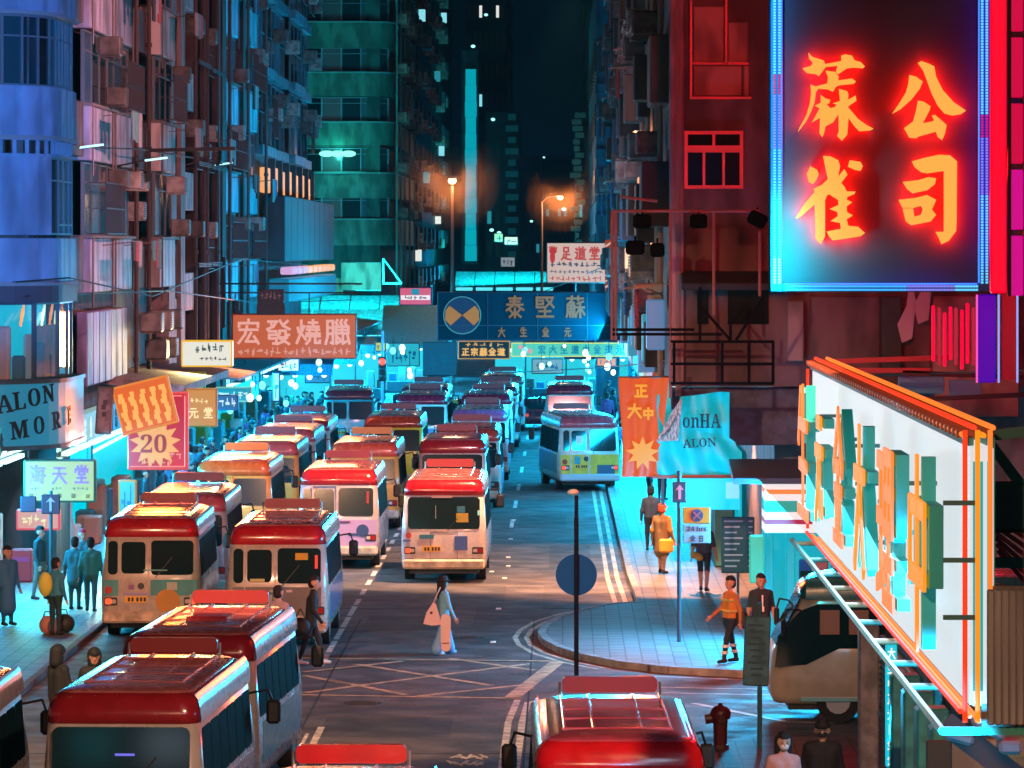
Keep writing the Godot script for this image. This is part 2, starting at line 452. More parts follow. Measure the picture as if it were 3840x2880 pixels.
# ---------------------------------------------------------------- minibus
const BL := 6.4
func ring(w: float, zr: float, zf: float, r: float, y: float) -> Array:
	var a := r
	var bf := minf(minf(r * 1.6, 0.5), w * 0.95)
	var out := []
	for i in 5: out.append(Vector3(-(w - a) - a * cos(PI / 8 * i), y, zr - a + a * sin(PI / 8 * i)))
	for i in 5: out.append(Vector3(w - a + a * sin(PI / 8 * i), y, zr - a + a * cos(PI / 8 * i)))
	for i in 5: out.append(Vector3(w - bf + bf * cos(PI / 8 * i), y, zf + bf - bf * sin(PI / 8 * i)))
	for i in 5: out.append(Vector3(-(w - bf) - bf * sin(PI / 8 * i), y, zf + bf - bf * cos(PI / 8 * i)))
	return out
func bus_meshes() -> void:
	if meshes.has("bus_body"): return
	var m := MB.new()
	m.loft([ring(0.98, -0.05, -BL + 0.06, 0.22, 0.34), ring(1.03, 0, -BL, 0.22, 0.46), ring(1.045, 0, -BL, 0.22, 0.78), ring(1.04, 0, -BL + 0.02, 0.22, 1.22), ring(0.975, -0.10, -BL + 0.5, 0.22, 2.15)])
	meshes["bus_body"] = m.mesh(true)
	m = MB.new()
	m.loft([ring(0.985, -0.085, -BL + 0.46, 0.22, 2.14), ring(0.972, -0.10, -BL + 0.52, 0.24, 2.30), ring(0.94, -0.145, -BL + 0.62, 0.26, 2.42), ring(0.885, -0.23, -BL + 0.8, 0.28, 2.495), ring(0.80, -0.36, -BL + 1.0, 0.28, 2.53)])
	meshes["bus_roof"] = m.mesh(true)
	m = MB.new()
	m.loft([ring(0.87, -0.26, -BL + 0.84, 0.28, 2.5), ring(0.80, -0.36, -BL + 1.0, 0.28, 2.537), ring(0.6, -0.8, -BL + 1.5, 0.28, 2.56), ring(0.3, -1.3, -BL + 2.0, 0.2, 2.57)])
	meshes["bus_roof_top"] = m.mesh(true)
	m = MB.new()                               # sill band where roof and side meet
	for s in [-1, 1]:
		for k in 12:
			var z0 := -0.34 - k * 0.455
			var z1 := z0 - 0.455
			var pr := [Vector2(0.99, 2.13), Vector2(0.99, 2.2), Vector2(0.978, 2.31), Vector2(0.946, 2.428), Vector2(0.9, 2.49)]
			for j in 4:
				var a := Vector3(s * pr[j].x, pr[j].y, z0); var b := Vector3(s * pr[j].x, pr[j].y, z1)
				var d := Vector3(s * pr[j + 1].x, pr[j + 1].y, z1); var e := Vector3(s * pr[j + 1].x, pr[j + 1].y, z0)
				if s > 0: m.quad(a, b, d, e)
				else: m.quad(b, a, e, d)
	meshes["bus_edge"] = m.mesh(true)
	m = MB.new()
	m.cbox(Vector3(0, 2.56, -3.2), Vector3(0.035, 0.04, 4.0), 0.01)
	meshes["bus_rib"] = m.mesh()
	m = MB.new()
	m.cbox(Vector3(0, 2.56, 0), Vector3(1.3, 0.035, 0.035), 0.01)
	meshes["bus_seam"] = m.mesh()
	m = MB.new()
	m.cbox(Vector3(0, 2.585, -2.6), Vector3(0.62, 0.07, 0.7), 0.02)
	meshes["bus_hatch"] = m.mesh()
	m = MB.new()
	m.prism(rr(1.2, 0.2, 0.06), Vector3(0, 2.69, -BL + 1.26), Vector3.RIGHT, Vector3.UP, 0.14)
	meshes["bus_pod"] = m.mesh()
	m = MB.new()
	m.cyl(Vector3(0, 2.45, -BL + 1.25), Vector3(0, 2.72, -BL + 1.2), 0.02, 0.02, 6)
	meshes["bus_bracket"] = m.mesh()
	m = MB.new()
	m.cbox(Vector3(0, 0.47, 0.03), Vector3(2.02, 0.24, 0.16), 0.05)
	meshes["bus_bumper"] = m.mesh()
	m = MB.new()
	m.box(Vector3(0, 0.33, -BL / 2), Vector3(1.7, 0.22, BL - 0.6))
	m.cyl(Vector3(0.55, 0.28, -0.2), Vector3(0.55, 0.26, 0.02), 0.035, 0.035, 8)
	meshes["bus_chassis"] = m.mesh()
	m = MB.new()
	m.cyl(Vector3(-0.12, 0, 0), Vector3(0.12, 0, 0), 0.37, 0.37, 20)
	meshes["bus_tyre"] = m.mesh(false)
	m = MB.new()
	m.cyl(Vector3(-0.125, 0, 0), Vector3(0.125, 0, 0), 0.21, 0.2, 14)
	m.cyl(Vector3(-0.14, 0, 0), Vector3(0.14, 0, 0), 0.07, 0.06, 8)
	meshes["bus_rim"] = m.mesh()
	m = MB.new()
	m.prism(rr(0.27, 0.17, 0.03), Vector3.ZERO, Vector3.RIGHT, Vector3.UP, 0.05)
	meshes["bus_lamp_case"] = m.mesh()
	m = MB.new()
	m.prism(rr(0.13, 0.12, 0.03), Vector3.ZERO, Vector3.RIGHT, Vector3.UP, 0.02)
	meshes["bus_lens"] = m.mesh()
	m = MB.new()
	m.prism(rr(0.46, 0.13, 0.015), Vector3.ZERO, Vector3.RIGHT, Vector3.UP, 0.02)
	meshes["bus_plate"] = m.mesh()
	m = MB.new()
	for i in 5: m.box(Vector3(-0.15 + i * 0.075 + (0.03 if i > 1 else 0.0), 0, 0.003), Vector3(0.05, 0.085, 0.006))
	meshes["bus_plate_marks"] = m.mesh()
	m = MB.new()                                # door mirror on a stalk
	m.tube([Vector3(0.96, 1.95, -BL + 0.5), Vector3(1.2, 1.98, -BL + 0.25), Vector3(1.26, 1.8, -BL + 0.2)], 0.018)
	m.cbox(Vector3(1.27, 1.66, -BL + 0.2), Vector3(0.2, 0.34, 0.09), 0.04)
	meshes["bus_mirror"] = m.mesh()
	# side windows, six a side
	for s in [-1, 1]:
		for i in 6:
			var z := -0.42 - i * 0.87
			var w := 0.8
			m = MB.new()
			var up := Vector3(-s * 0.07, 1, 0).normalized()
			m.prism(rr(w, 0.76, 0.07), Vector3(s * (1.04 - 0.065 * 0.49 + 0.012), 1.67, z - w / 2), Vector3(0, 0, -s), up, 0.02)
			meshes["bus_win%d_%d" % [s, i]] = m.mesh()
	m = MB.new()
	m.prism(rr(1.76, 0.9, 0.1), Vector3(0, 1.74, -BL + 0.28), Vector3.LEFT, Vector3(0, 1, 0.52).normalized(), 0.03)
	meshes["bus_windscreen"] = m.mesh()
	var ru := Vector3(0, 1, -0.109).normalized()
	m = MB.new()
	m.prism(rr(1.76, 0.78, 0.09), Vector3(0, 1.71, -0.036), Vector3.RIGHT, ru, 0.02)
	meshes["bus_rear_wide"] = m.mesh()
	var spec := {"rear_quarter": [-0.79, 0.2, 0.7], "rear_door": [-0.36, 0.5, 0.66], "rear_main": [0.45, 0.88, 0.72]}
	for k in spec:
		m = MB.new()
		m.prism(rr(spec[k][1], spec[k][2], 0.08), Vector3(spec[k][0], 1.71, -0.036), Vector3.RIGHT, ru, 0.02)
		meshes["bus_" + k] = m.mesh()
	m = MB.new()                                # emergency door: raised edge of the leaf, hinges and handle
	for e in [[-0.66, 1.42, 0.02, 1.5], [-0.04, 1.42, 0.02, 1.5]]:
		m.box(Vector3(e[0], 1.37, -0.02), Vector3(0.025, 1.52, 0.06), Basis(Vector3.RIGHT, -0.055))
	m.box(Vector3(-0.35, 2.12, -0.085), Vector3(0.6, 0.025, 0.05))
	m.box(Vector3(-0.1, 1.2, 0.01), Vector3(0.09, 0.05, 0.05))
	meshes["bus_door_edge"] = m.mesh()
	m = MB.new()
	for sy in [[-0.33, 0.02], [0.33, 0.02]]: m.box(Vector3(sy[0], 0.92, 0.004), Vector3(0.012, 0.66, 0.014))
	m.box(Vector3(0, 1.25, 0.0), Vector3(0.66, 0.012, 0.014))
	m.box(Vector3(0, 0.6, 0.0), Vector3(1.9, 0.01, 0.014))
	meshes["bus_tailgate_seam"] = m.mesh()
func minibus(label: String, pos: Vector3, turn: float, o: Dictionary) -> Node3D:
	bus_meshes()
	var t := thing("minibus", label, "minibus", pos, turn, "red-roofed minibuses on the road" if not o.has("group") else o.group)
	var bodym: Material = o.get("body", mat(0.45, 0.38, 0.33, 0.35, "paint"))
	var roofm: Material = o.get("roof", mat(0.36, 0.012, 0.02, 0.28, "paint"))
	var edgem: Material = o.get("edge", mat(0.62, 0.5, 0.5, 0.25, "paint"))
	var black := mat(0.012, 0.012, 0.014, 0.5)
	var gl := glass(0.008, 0.02, 0.024)
	put(t, "body", meshes["bus_body"], bodym)
	var rf := put(t, "roof", meshes["bus_roof"], roofm)
	var topm: Material = o.get("top", mat(0.42, 0.13, 0.13, 0.3, "paint"))  # paler pink: lamp light on the roof tops put into the paint
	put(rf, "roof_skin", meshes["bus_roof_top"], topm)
	if o.get("near", false):
		var wp := MB.new()
		wp.bar(Vector3(0.1, 1.3, 0.0), Vector3(0.45, 1.72, -0.03), 0.02, 0.02)
		put(t, "rear_wiper", wp, black)
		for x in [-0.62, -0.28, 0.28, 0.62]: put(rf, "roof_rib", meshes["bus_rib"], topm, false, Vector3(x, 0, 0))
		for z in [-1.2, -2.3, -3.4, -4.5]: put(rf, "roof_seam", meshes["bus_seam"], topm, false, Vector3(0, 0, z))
	if o.get("hatch", false): put(rf, "roof_hatch", meshes["bus_hatch"], roofm)
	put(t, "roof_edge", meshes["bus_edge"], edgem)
	var pod := put(t, "roof_sign", meshes["bus_pod"], o.get("pod", mat(0.24, 0.02, 0.025, 0.4)))
	for x in [-0.63, 0.63]: put(pod, "bracket", meshes["bus_bracket"], mat(0.5, 0.45, 0.45, 0.3, "", 0.8), false, Vector3(x, 0, 0))
	put(t, "bumper", meshes["bus_bumper"], o.get("bumper", mat(0.6, 0.5, 0.38, 0.5, "grime")))
	put(t, "chassis", meshes["bus_chassis"], black)
	for s in [-1, 1]:
		for z in [-1.45, -BL + 1.15]:
			var ty := put(t, "wheel", meshes["bus_tyre"], mat(0.015, 0.015, 0.016, 0.8), false, Vector3(s * 0.88, 0.37, z))
			put(ty, "rim", meshes["bus_rim"], mat(0.3, 0.3, 0.32, 0.4, "", 0.6))
		for i in 6: put(t, "side_window", meshes["bus_win%d_%d" % [s, i]], o.get("side_glass", matt(0.006, 0.022, 0.028, 0.5)))
	put(t, "windscreen", meshes["bus_windscreen"], gl)
	put(t, "mirror", meshes["bus_mirror"], black)
	put(t, "mirror", meshes["bus_mirror"], black, false, Vector3.ZERO, Basis(Vector3.LEFT, Vector3.UP, Vector3.BACK))
	if o.get("style", "door") == "wide":
		put(t, "rear_window", meshes["bus_rear_wide"], gl)
		put(t, "tailgate_seam", meshes["bus_tailgate_seam"], mat(0.1, 0.09, 0.09, 0.6))
	else:
		for k in ["rear_quarter", "rear_door", "rear_main"]: put(t, "rear_window", meshes["bus_" + k], gl)
		put(t, "emergency_door", meshes["bus_door_edge"], o.get("doorm", bodym))
	if o.has("lower"):                          # painted advertisement over the lower rear
		for r in o.get("lower_rects", [[-0.8, 0.62, 0.8, 1.22]]):
			var m := MB.new()
			var cx: float = (r[0] + r[2]) / 2
			m.cbox(Vector3(cx, (r[1] + r[3]) / 2, 0.0), Vector3(r[2] - r[0], r[3] - r[1], 0.012), 0.003)
			put(t, "rear_panel", m, o.lower)
	for s in [-1, 1]:
		var lc := put(t, "tail_lamp", meshes["bus_lamp_case"], black, false, Vector3(s * 0.83, 0.8, 0.022))
		var lit: bool = o.get("lit", 0) == 2 or (o.get("lit", 0) == 1 and s < 0)
		put(lc, "lamp_lens", meshes["bus_lens"], emi(1.0, 0.08, 0.02, 1.6) if lit else mat(0.3, 0.01, 0.01, 0.2), false, Vector3(s * 0.05, 0, 0.012))
		put(lc, "lamp_lens", meshes["bus_lens"], mat(0.5, 0.42, 0.4, 0.2), false, Vector3(-s * 0.06, 0, 0.008), Basis().scaled(Vector3(0.8, 0.7, 1)))
	var pl := put(t, "number_plate", meshes["bus_plate"], mat(0.75, 0.42, 0.03, 0.5), false, Vector3(o.get("plate_x", -0.3), 0.84, 0.022))
	put(pl, "plate_mark", meshes["bus_plate_marks"], black)
	for k in o.get("stickers", []):             # x, y, w, h, material
		var m := MB.new()
		var z: float = 0.016 if k[1] < 1.25 else 0.158 - 0.109 * k[1]
		m.box(Vector3(k[0], k[1], z), Vector3(k[2], k[3], 0.012))
		put(t, "sticker", m, k[4])
	for k in o.get("discs", []):
		var m := MB.new()
		m.prism(disc(k[2], 18), Vector3(k[0], k[1], 0.02), Vector3.RIGHT, Vector3.UP, 0.014)
		put(t, "round_panel", m, k[3])
	if o.has("side"):
		for s in [-1, 1]:
			var m := MB.new()
			m.cbox(Vector3(s * 1.044, 0.9, -BL / 2), Vector3(0.012, 0.62, BL - 1.4), 0.003)
			put(t, "side_panel", m, o.side)
	return t

# ---------------------------------------------------------------- people
# A figure is a set of tapered capsules joined by a smooth minimum on a grid and meshed as surface nets; each cell takes the colour of the nearest capsule.
func field_mesh(m: MB, bones: Array, cell: float, k: float) -> void:
	var lo := Vector3.ONE * 1e9
	var hi := -lo
	for b in bones:
		for e in [[b[0], b[2]], [b[1], b[3]]]:
			lo = lo.min(e[0] - Vector3.ONE * (e[1] + k + cell * 2)); hi = hi.max(e[0] + Vector3.ONE * (e[1] + k + cell * 2))
	var nx := int((hi.x - lo.x) / cell) + 2
	var ny := int((hi.y - lo.y) / cell) + 2
	var nz := int((hi.z - lo.z) / cell) + 2
	var d := PackedFloat32Array(); d.resize(nx * ny * nz); d.fill(1.0)
	var near := PackedFloat32Array(); near.resize(nx * ny * nz); near.fill(1.0)
	var who := PackedInt32Array(); who.resize(nx * ny * nz)
	for bi in bones.size():
		var b: Array = bones[bi]
		var p: Vector3 = b[0]
		var q: Vector3 = b[1]
		var ra: float = b[2]
		var rb: float = b[3]
		var pad := maxf(ra, rb) + k + cell * 1.5
		var a0 := (p.min(q) - Vector3.ONE * pad - lo) / cell
		var a1 := (p.max(q) + Vector3.ONE * pad - lo) / cell
		var dir := q - p
		var l2 := maxf(dir.length_squared(), 1e-8)
		for z in range(maxi(0, int(a0.z)), mini(nz, int(a1.z) + 2)):
			for y in range(maxi(0, int(a0.y)), mini(ny, int(a1.y) + 2)):
				var row := (z * ny + y) * nx
				for x in range(maxi(0, int(a0.x)), mini(nx, int(a1.x) + 2)):
					var w := lo + Vector3(x, y, z) * cell - p
					var t := clampf(w.dot(dir) / l2, 0.0, 1.0)
					var e := (w - dir * t).length() - (ra + (rb - ra) * t)
					var i := row + x
					if e < near[i]:
						near[i] = e; who[i] = bi
					var o := d[i]
					var h := maxf(k - absf(e - o), 0.0) / k
					d[i] = minf(e, o) - h * h * k * 0.25
	var at := PackedInt32Array(); at.resize(nx * ny * nz); at.fill(-1)
	var vs := PackedVector3Array()
	var cs := PackedColorArray()
	for z in nz - 1:
		for y in ny - 1:
			for x in nx - 1:
				var i := (z * ny + y) * nx + x
				var neg := 0
				var sum := Vector3.ZERO
				var cnt := 0
				var val := [d[i], d[i + 1], d[i + nx], d[i + nx + 1], d[i + nx * ny], d[i + nx * ny + 1], d[i + nx * ny + nx], d[i + nx * ny + nx + 1]]
				for j in 8:
					if val[j] < 0: neg += 1
				if neg == 0 or neg == 8: continue
				for e in EDGES:
					var u: float = val[e[0]]
					var v: float = val[e[1]]
					if (u < 0) != (v < 0):
						var t := u / (u - v)
						var A := Vector3(e[0] & 1, (e[0] >> 1) & 1, e[0] >> 2)
						var B := Vector3(e[1] & 1, (e[1] >> 1) & 1, e[1] >> 2)
						sum += A.lerp(B, t); cnt += 1
				at[i] = vs.size()
				vs.append(lo + (Vector3(x, y, z) + sum / cnt) * cell)
				cs.append(bones[who[i]][4])
	for z in range(1, nz - 1):
		for y in range(1, ny - 1):
			for x in range(1, nx - 1):
				var i := (z * ny + y) * nx + x
				var s0 := d[i] < 0
				for ax in 3:
					var st: int = [1, nx, nx * ny][ax]
					if (d[i + st] < 0) == s0: continue
					var u: int = [nx, nx * ny, 1][ax]
					var v: int = [nx * ny, 1, nx][ax]
					var q := [at[i], at[i - u], at[i - u - v], at[i - v]]
					if q[0] < 0 or q[1] < 0 or q[2] < 0 or q[3] < 0: continue
					if not s0: q.reverse()
					for tr in [[0, 1, 2], [0, 2, 3]]:
						for n in [0, 2, 1]:
							m.v.append(vs[q[tr[n]]]); m.c.append(cs[q[tr[n]]])
const EDGES := [[0, 1], [2, 3], [4, 5], [6, 7], [0, 2], [1, 3], [4, 6], [5, 7], [0, 4], [1, 5], [2, 6], [3, 7]]
func hand(m: MB, wrist: Vector3, dir: Vector3, side: float, col: Color) -> void:   # palm, four fingers of unequal length, thumb
	m.col = col
	dir = dir.normalized()
	var across := dir.cross(Vector3.RIGHT).normalized()
	if across.length() < 0.1: across = Vector3.BACK
	var pn := across.cross(dir)
	m.ell(wrist + dir * 0.045, Vector3(0.042, 0.052, 0.017), 8, 5, Basis(across, dir, across.cross(dir)))
	var ln: Array[float] = [0.062, 0.072, 0.068, 0.052]
	for i in 4:
		var a := wrist + dir * 0.085 + across * (0.03 - i * 0.02)
		var b: Vector3 = a + dir * ln[i] * 0.55 + pn * 0.006 * side
		m.cyl(a, b, 0.0095, 0.009, 5)
		m.cyl(b, b + dir * ln[i] * 0.4 + pn * 0.025 * side, 0.009, 0.007, 5)
	var t := wrist + dir * 0.03 + across * 0.038
	m.cyl(t, t + dir * 0.03 + across * 0.02, 0.011, 0.01, 5)
	m.cyl(t + dir * 0.03 + across * 0.02, t + dir * 0.058 + across * 0.022, 0.01, 0.008, 5)
func person_mesh(o: Dictionary) -> ArrayMesh:
	# faces +Z. colours: skin top sleeve legs shin shoe hair; pose: stride, arms (l/r: elbow offset, wrist offset), lean, wide (flared hems), coat, long (hair), hood
	var skin: Color = o.get("skin", Color(0.42, 0.24, 0.17))
	var top: Color = o.get("top", Color(0.02, 0.02, 0.025))
	var sleeve: Color = o.get("sleeve", top)
	var legs: Color = o.get("legs", Color(0.015, 0.015, 0.02))
	var shin: Color = o.get("shin", legs)
	var shoe: Color = o.get("shoe", Color(0.02, 0.02, 0.02))
	var hair: Color = o.get("hair", Color(0.008, 0.007, 0.007))
	var st: float = o.get("stride", 0.0)
	var lean: float = o.get("lean", 0.0)
	var fl: float = o.get("wide", 0.0)
	var bulk: float = o.get("bulk", 1.0)
	var B := []
	var hip := Vector3(0, 0.93, 0)
	var ch := Vector3(0, 1.3, lean * 0.6)
	var nk := Vector3(0, 1.46, lean)
	for s in [-1, 1]:
		B.append([hip + Vector3(s * 0.07, 0.02, 0), ch + Vector3(s * 0.085, 0, 0), 0.115 * bulk, 0.12 * bulk, top])
		B.append([hip + Vector3(s * 0.075, -0.03, 0), hip + Vector3(s * 0.08, -0.1, 0), 0.115, 0.1, o.get("hips", legs)])
		B.append([nk + Vector3(s * 0.03, -0.03, 0), nk + Vector3(s * 0.16, -0.06, 0), 0.075, 0.068 * bulk, top])
		var z: float = st * s
		var kn := Vector3(s * (0.1 + fl * 0.2), 0.5, z * 0.55 + absf(st) * 0.12)
		var an := Vector3(s * (0.1 + fl * 0.5), 0.09, z)
		B.append([hip + Vector3(s * 0.09, -0.06, 0), kn, 0.09 + fl * 0.1, 0.064 + fl * 0.35, legs])
		B.append([kn, an + Vector3(0, 0.05, 0), 0.062 + fl * 0.35, 0.045 + fl, shin])
		B.append([an + Vector3(0, -0.03, -0.03), an + Vector3(s * 0.02, -0.045, 0.15), 0.045, 0.036, shoe])
		var arm = o.get("arm_l" if s < 0 else "arm_r", [Vector3(0.06, -0.29, -0.03), Vector3(0.03, -0.25, 0.08)])
		var sh := nk + Vector3(s * 0.19, -0.07, 0)
		var el: Vector3 = sh + Vector3(arm[0].x * s, arm[0].y, arm[0].z - z * 0.25)
		var wr: Vector3 = el + Vector3(arm[1].x * s, arm[1].y, arm[1].z - z * 0.3)
		B.append([sh, el, 0.062 * bulk, 0.05 * bulk, sleeve])
		B.append([el, wr, 0.05 * bulk, 0.036, o.get("forearm", sleeve)])
		o["wrist%d" % s] = wr; o["dir%d" % s] = wr - el
	if o.get("coat", 0.0) > 0.0:
		B.append([hip + Vector3(0, 0.1, 0), hip + Vector3(0, -o.coat, 0), 0.15, 0.2, top])
	B.append([nk + Vector3(0, -0.05, 0), nk + Vector3(0, 0.09, 0.01), 0.055, 0.052, skin])
	var m := MB.new()
	field_mesh(m, B, 0.022, 0.04)
	# head: a grid of its own
	var hd := nk + Vector3(0, 0.17, 0.02)
	var H := [[hd + Vector3(0, 0.03, -0.01), hd + Vector3(0, -0.055, 0.025), 0.094, 0.064, skin], [hd + Vector3(0, 0.02, -0.01), hd + Vector3(0, 0.04, -0.02), 0.1, 0.1, skin],
		[hd + Vector3(0, 0.0, 0.09), hd + Vector3(0, -0.022, 0.105), 0.01, 0.017, skin], [hd + Vector3(-0.1, 0, -0.01), hd + Vector3(-0.1, -0.03, -0.01), 0.016, 0.012, skin], [hd + Vector3(0.1, 0, -0.01), hd + Vector3(0.1, -0.03, -0.01), 0.016, 0.012, skin],
		[hd + Vector3(0, 0.075, -0.03), hd + Vector3(0, -0.01, -0.05), 0.1, 0.085, hair], [hd + Vector3(0, 0.1, 0.02), hd + Vector3(0, 0.09, -0.03), 0.075, 0.09, hair]]
	if o.get("long", 0.0) > 0:
		for s in [-1, 1]:
			H.append([hd + Vector3(s * 0.075, 0.06, -0.03), hd + Vector3(s * 0.085, -o.long, -0.05), 0.055, 0.045, hair])
		H.append([hd + Vector3(0, 0.0, -0.08), hd + Vector3(0, -o.long, -0.1), 0.08, 0.07, hair])
	if o.get("hood", false):
		H.append([hd + Vector3(0, 0.06, -0.05), hd + Vector3(0, -0.1, -0.06), 0.125, 0.12, top])
		H.append([hd + Vector3(0, 0.1, -0.01), hd + Vector3(0, 0.08, 0.03), 0.095, 0.085, top])
	field_mesh(m, H, 0.013, 0.018)
	m.col = Color(0.01, 0.01, 0.01)
	for s in [-1, 1]:
		m.ell(hd + Vector3(s * 0.035, 0.008, 0.082), Vector3(0.017, 0.008, 0.008), 6, 4)
		m.box(hd + Vector3(s * 0.036, 0.034, 0.084), Vector3(0.04, 0.008, 0.012))
	m.col = Color(0.3, 0.1, 0.09)
	m.ell(hd + Vector3(0, -0.056, 0.083), Vector3(0.024, 0.008, 0.01), 6, 4)
	for s in [-1, 1]: hand(m, o["wrist%d" % s], o["dir%d" % s], s, skin)
	return m.mesh(true)
func person(label: String, pos: Vector3, turn: float, o: Dictionary, height := 1.7, group := "", called := "") -> Node3D:
	var root := thing("person", label, "person", pos, turn, group)
	var key := "person" + called
	var me: ArrayMesh
	if called != "" and meshes.has(key): me = meshes[key]
	else:
		me = person_mesh(o)
		if called != "": meshes[key] = me
	root.scale = Vector3.ONE * height / 1.76
	put(root, "figure", me, vmat())
	var hd := Vector3(0, 1.63, o.get("lean", 0.0) + 0.02)
	if o.has("mask"):
		var m := MB.new()
		m.ell(hd + Vector3(0, -0.045, 0.06), Vector3(0.07, 0.05, 0.055), 10, 6)
		put(root, "face_mask", m, o.mask, true)
	if o.has("hat"):
		var m := MB.new()
		m.cyl(hd + Vector3(0, 0.06, -0.01), hd + Vector3(0, 0.15, -0.01), 0.112, 0.095, 14)
		m.cyl(hd + Vector3(0, 0.045, 0), hd + Vector3(0, 0.06, 0), 0.17, 0.115, 16)
		put(root, "hat", m, o.hat)
	if o.has("cap"):
		var m := MB.new()
		m.ell(hd + Vector3(0, 0.07, -0.01), Vector3(0.115, 0.075, 0.12), 12, 6)
		m.cbox(hd + Vector3(0, 0.06, 0.13), Vector3(0.15, 0.015, 0.11), 0.005)
		put(root, "cap", m, o.cap, true)
	for st in o.get("stripes", []):              # y0, y1, radius: reflective bands
		for s in [-1, 1]:
			var m := MB.new()
			var z: float = o.get("stride", 0.0) * s
			var f: float = (0.5 - st[0]) / 0.41
			m.cyl(Vector3(s * 0.1, st[0], lerpf(z * 0.55 + absf(o.get("stride", 0.0)) * 0.12, z, f)), Vector3(s * 0.1, st[1], lerpf(z * 0.55 + absf(o.get("stride", 0.0)) * 0.12, z, f)), st[2], st[2], 10)
			put(root, "reflective_band", m, mat(0.75, 0.72, 0.6, 0.4))
	if o.has("vest_stripe"):
		for y in [1.08, 1.3]:
			var m := MB.new()
			m.cbox(Vector3(0, y, o.get("lean", 0.0) * (y - 0.9)), Vector3(0.43 * o.get("bulk", 1.0), 0.05, 0.262), 0.08)
			put(root, "vest_stripe", m, o.vest_stripe)
	return root

# ---------------------------------------------------------------- ground
func ribbon(m: MB, p: Array, w: float, y: float) -> void:
	for i in p.size() - 1:
		var a: Vector3 = p[i]
		var b: Vector3 = p[i + 1]
		var d := (b - a).normalized()
		var n := Vector3(-d.z, 0, d.x) * w * 0.5
		var e := d * w * 0.2
		a -= e; b += e
		a.y = y; b.y = y
		m.quad(a - n, a + n, b + n, b - n)
func offset_line(p: Array, d: float) -> Array:
	var out := []
	for i in p.size():
		var t: Vector3 = (p[mini(i + 1, p.size() - 1)] - p[maxi(i - 1, 0)]).normalized()
		out.append(p[i] + Vector3(t.z, 0, -t.x) * d)
	return out
func slab(n: String, pts: Array, h: float, m: Material) -> void:
	var poly := PackedVector2Array()
	for q in pts: poly.append(Vector2(q.x, -q.z))
	var b := MB.new()
	b.prism(poly, Vector3(0, h, 0), Vector3.RIGHT, Vector3.FORWARD, h + 0.1)
	struct(n, b, m)
var nose := []
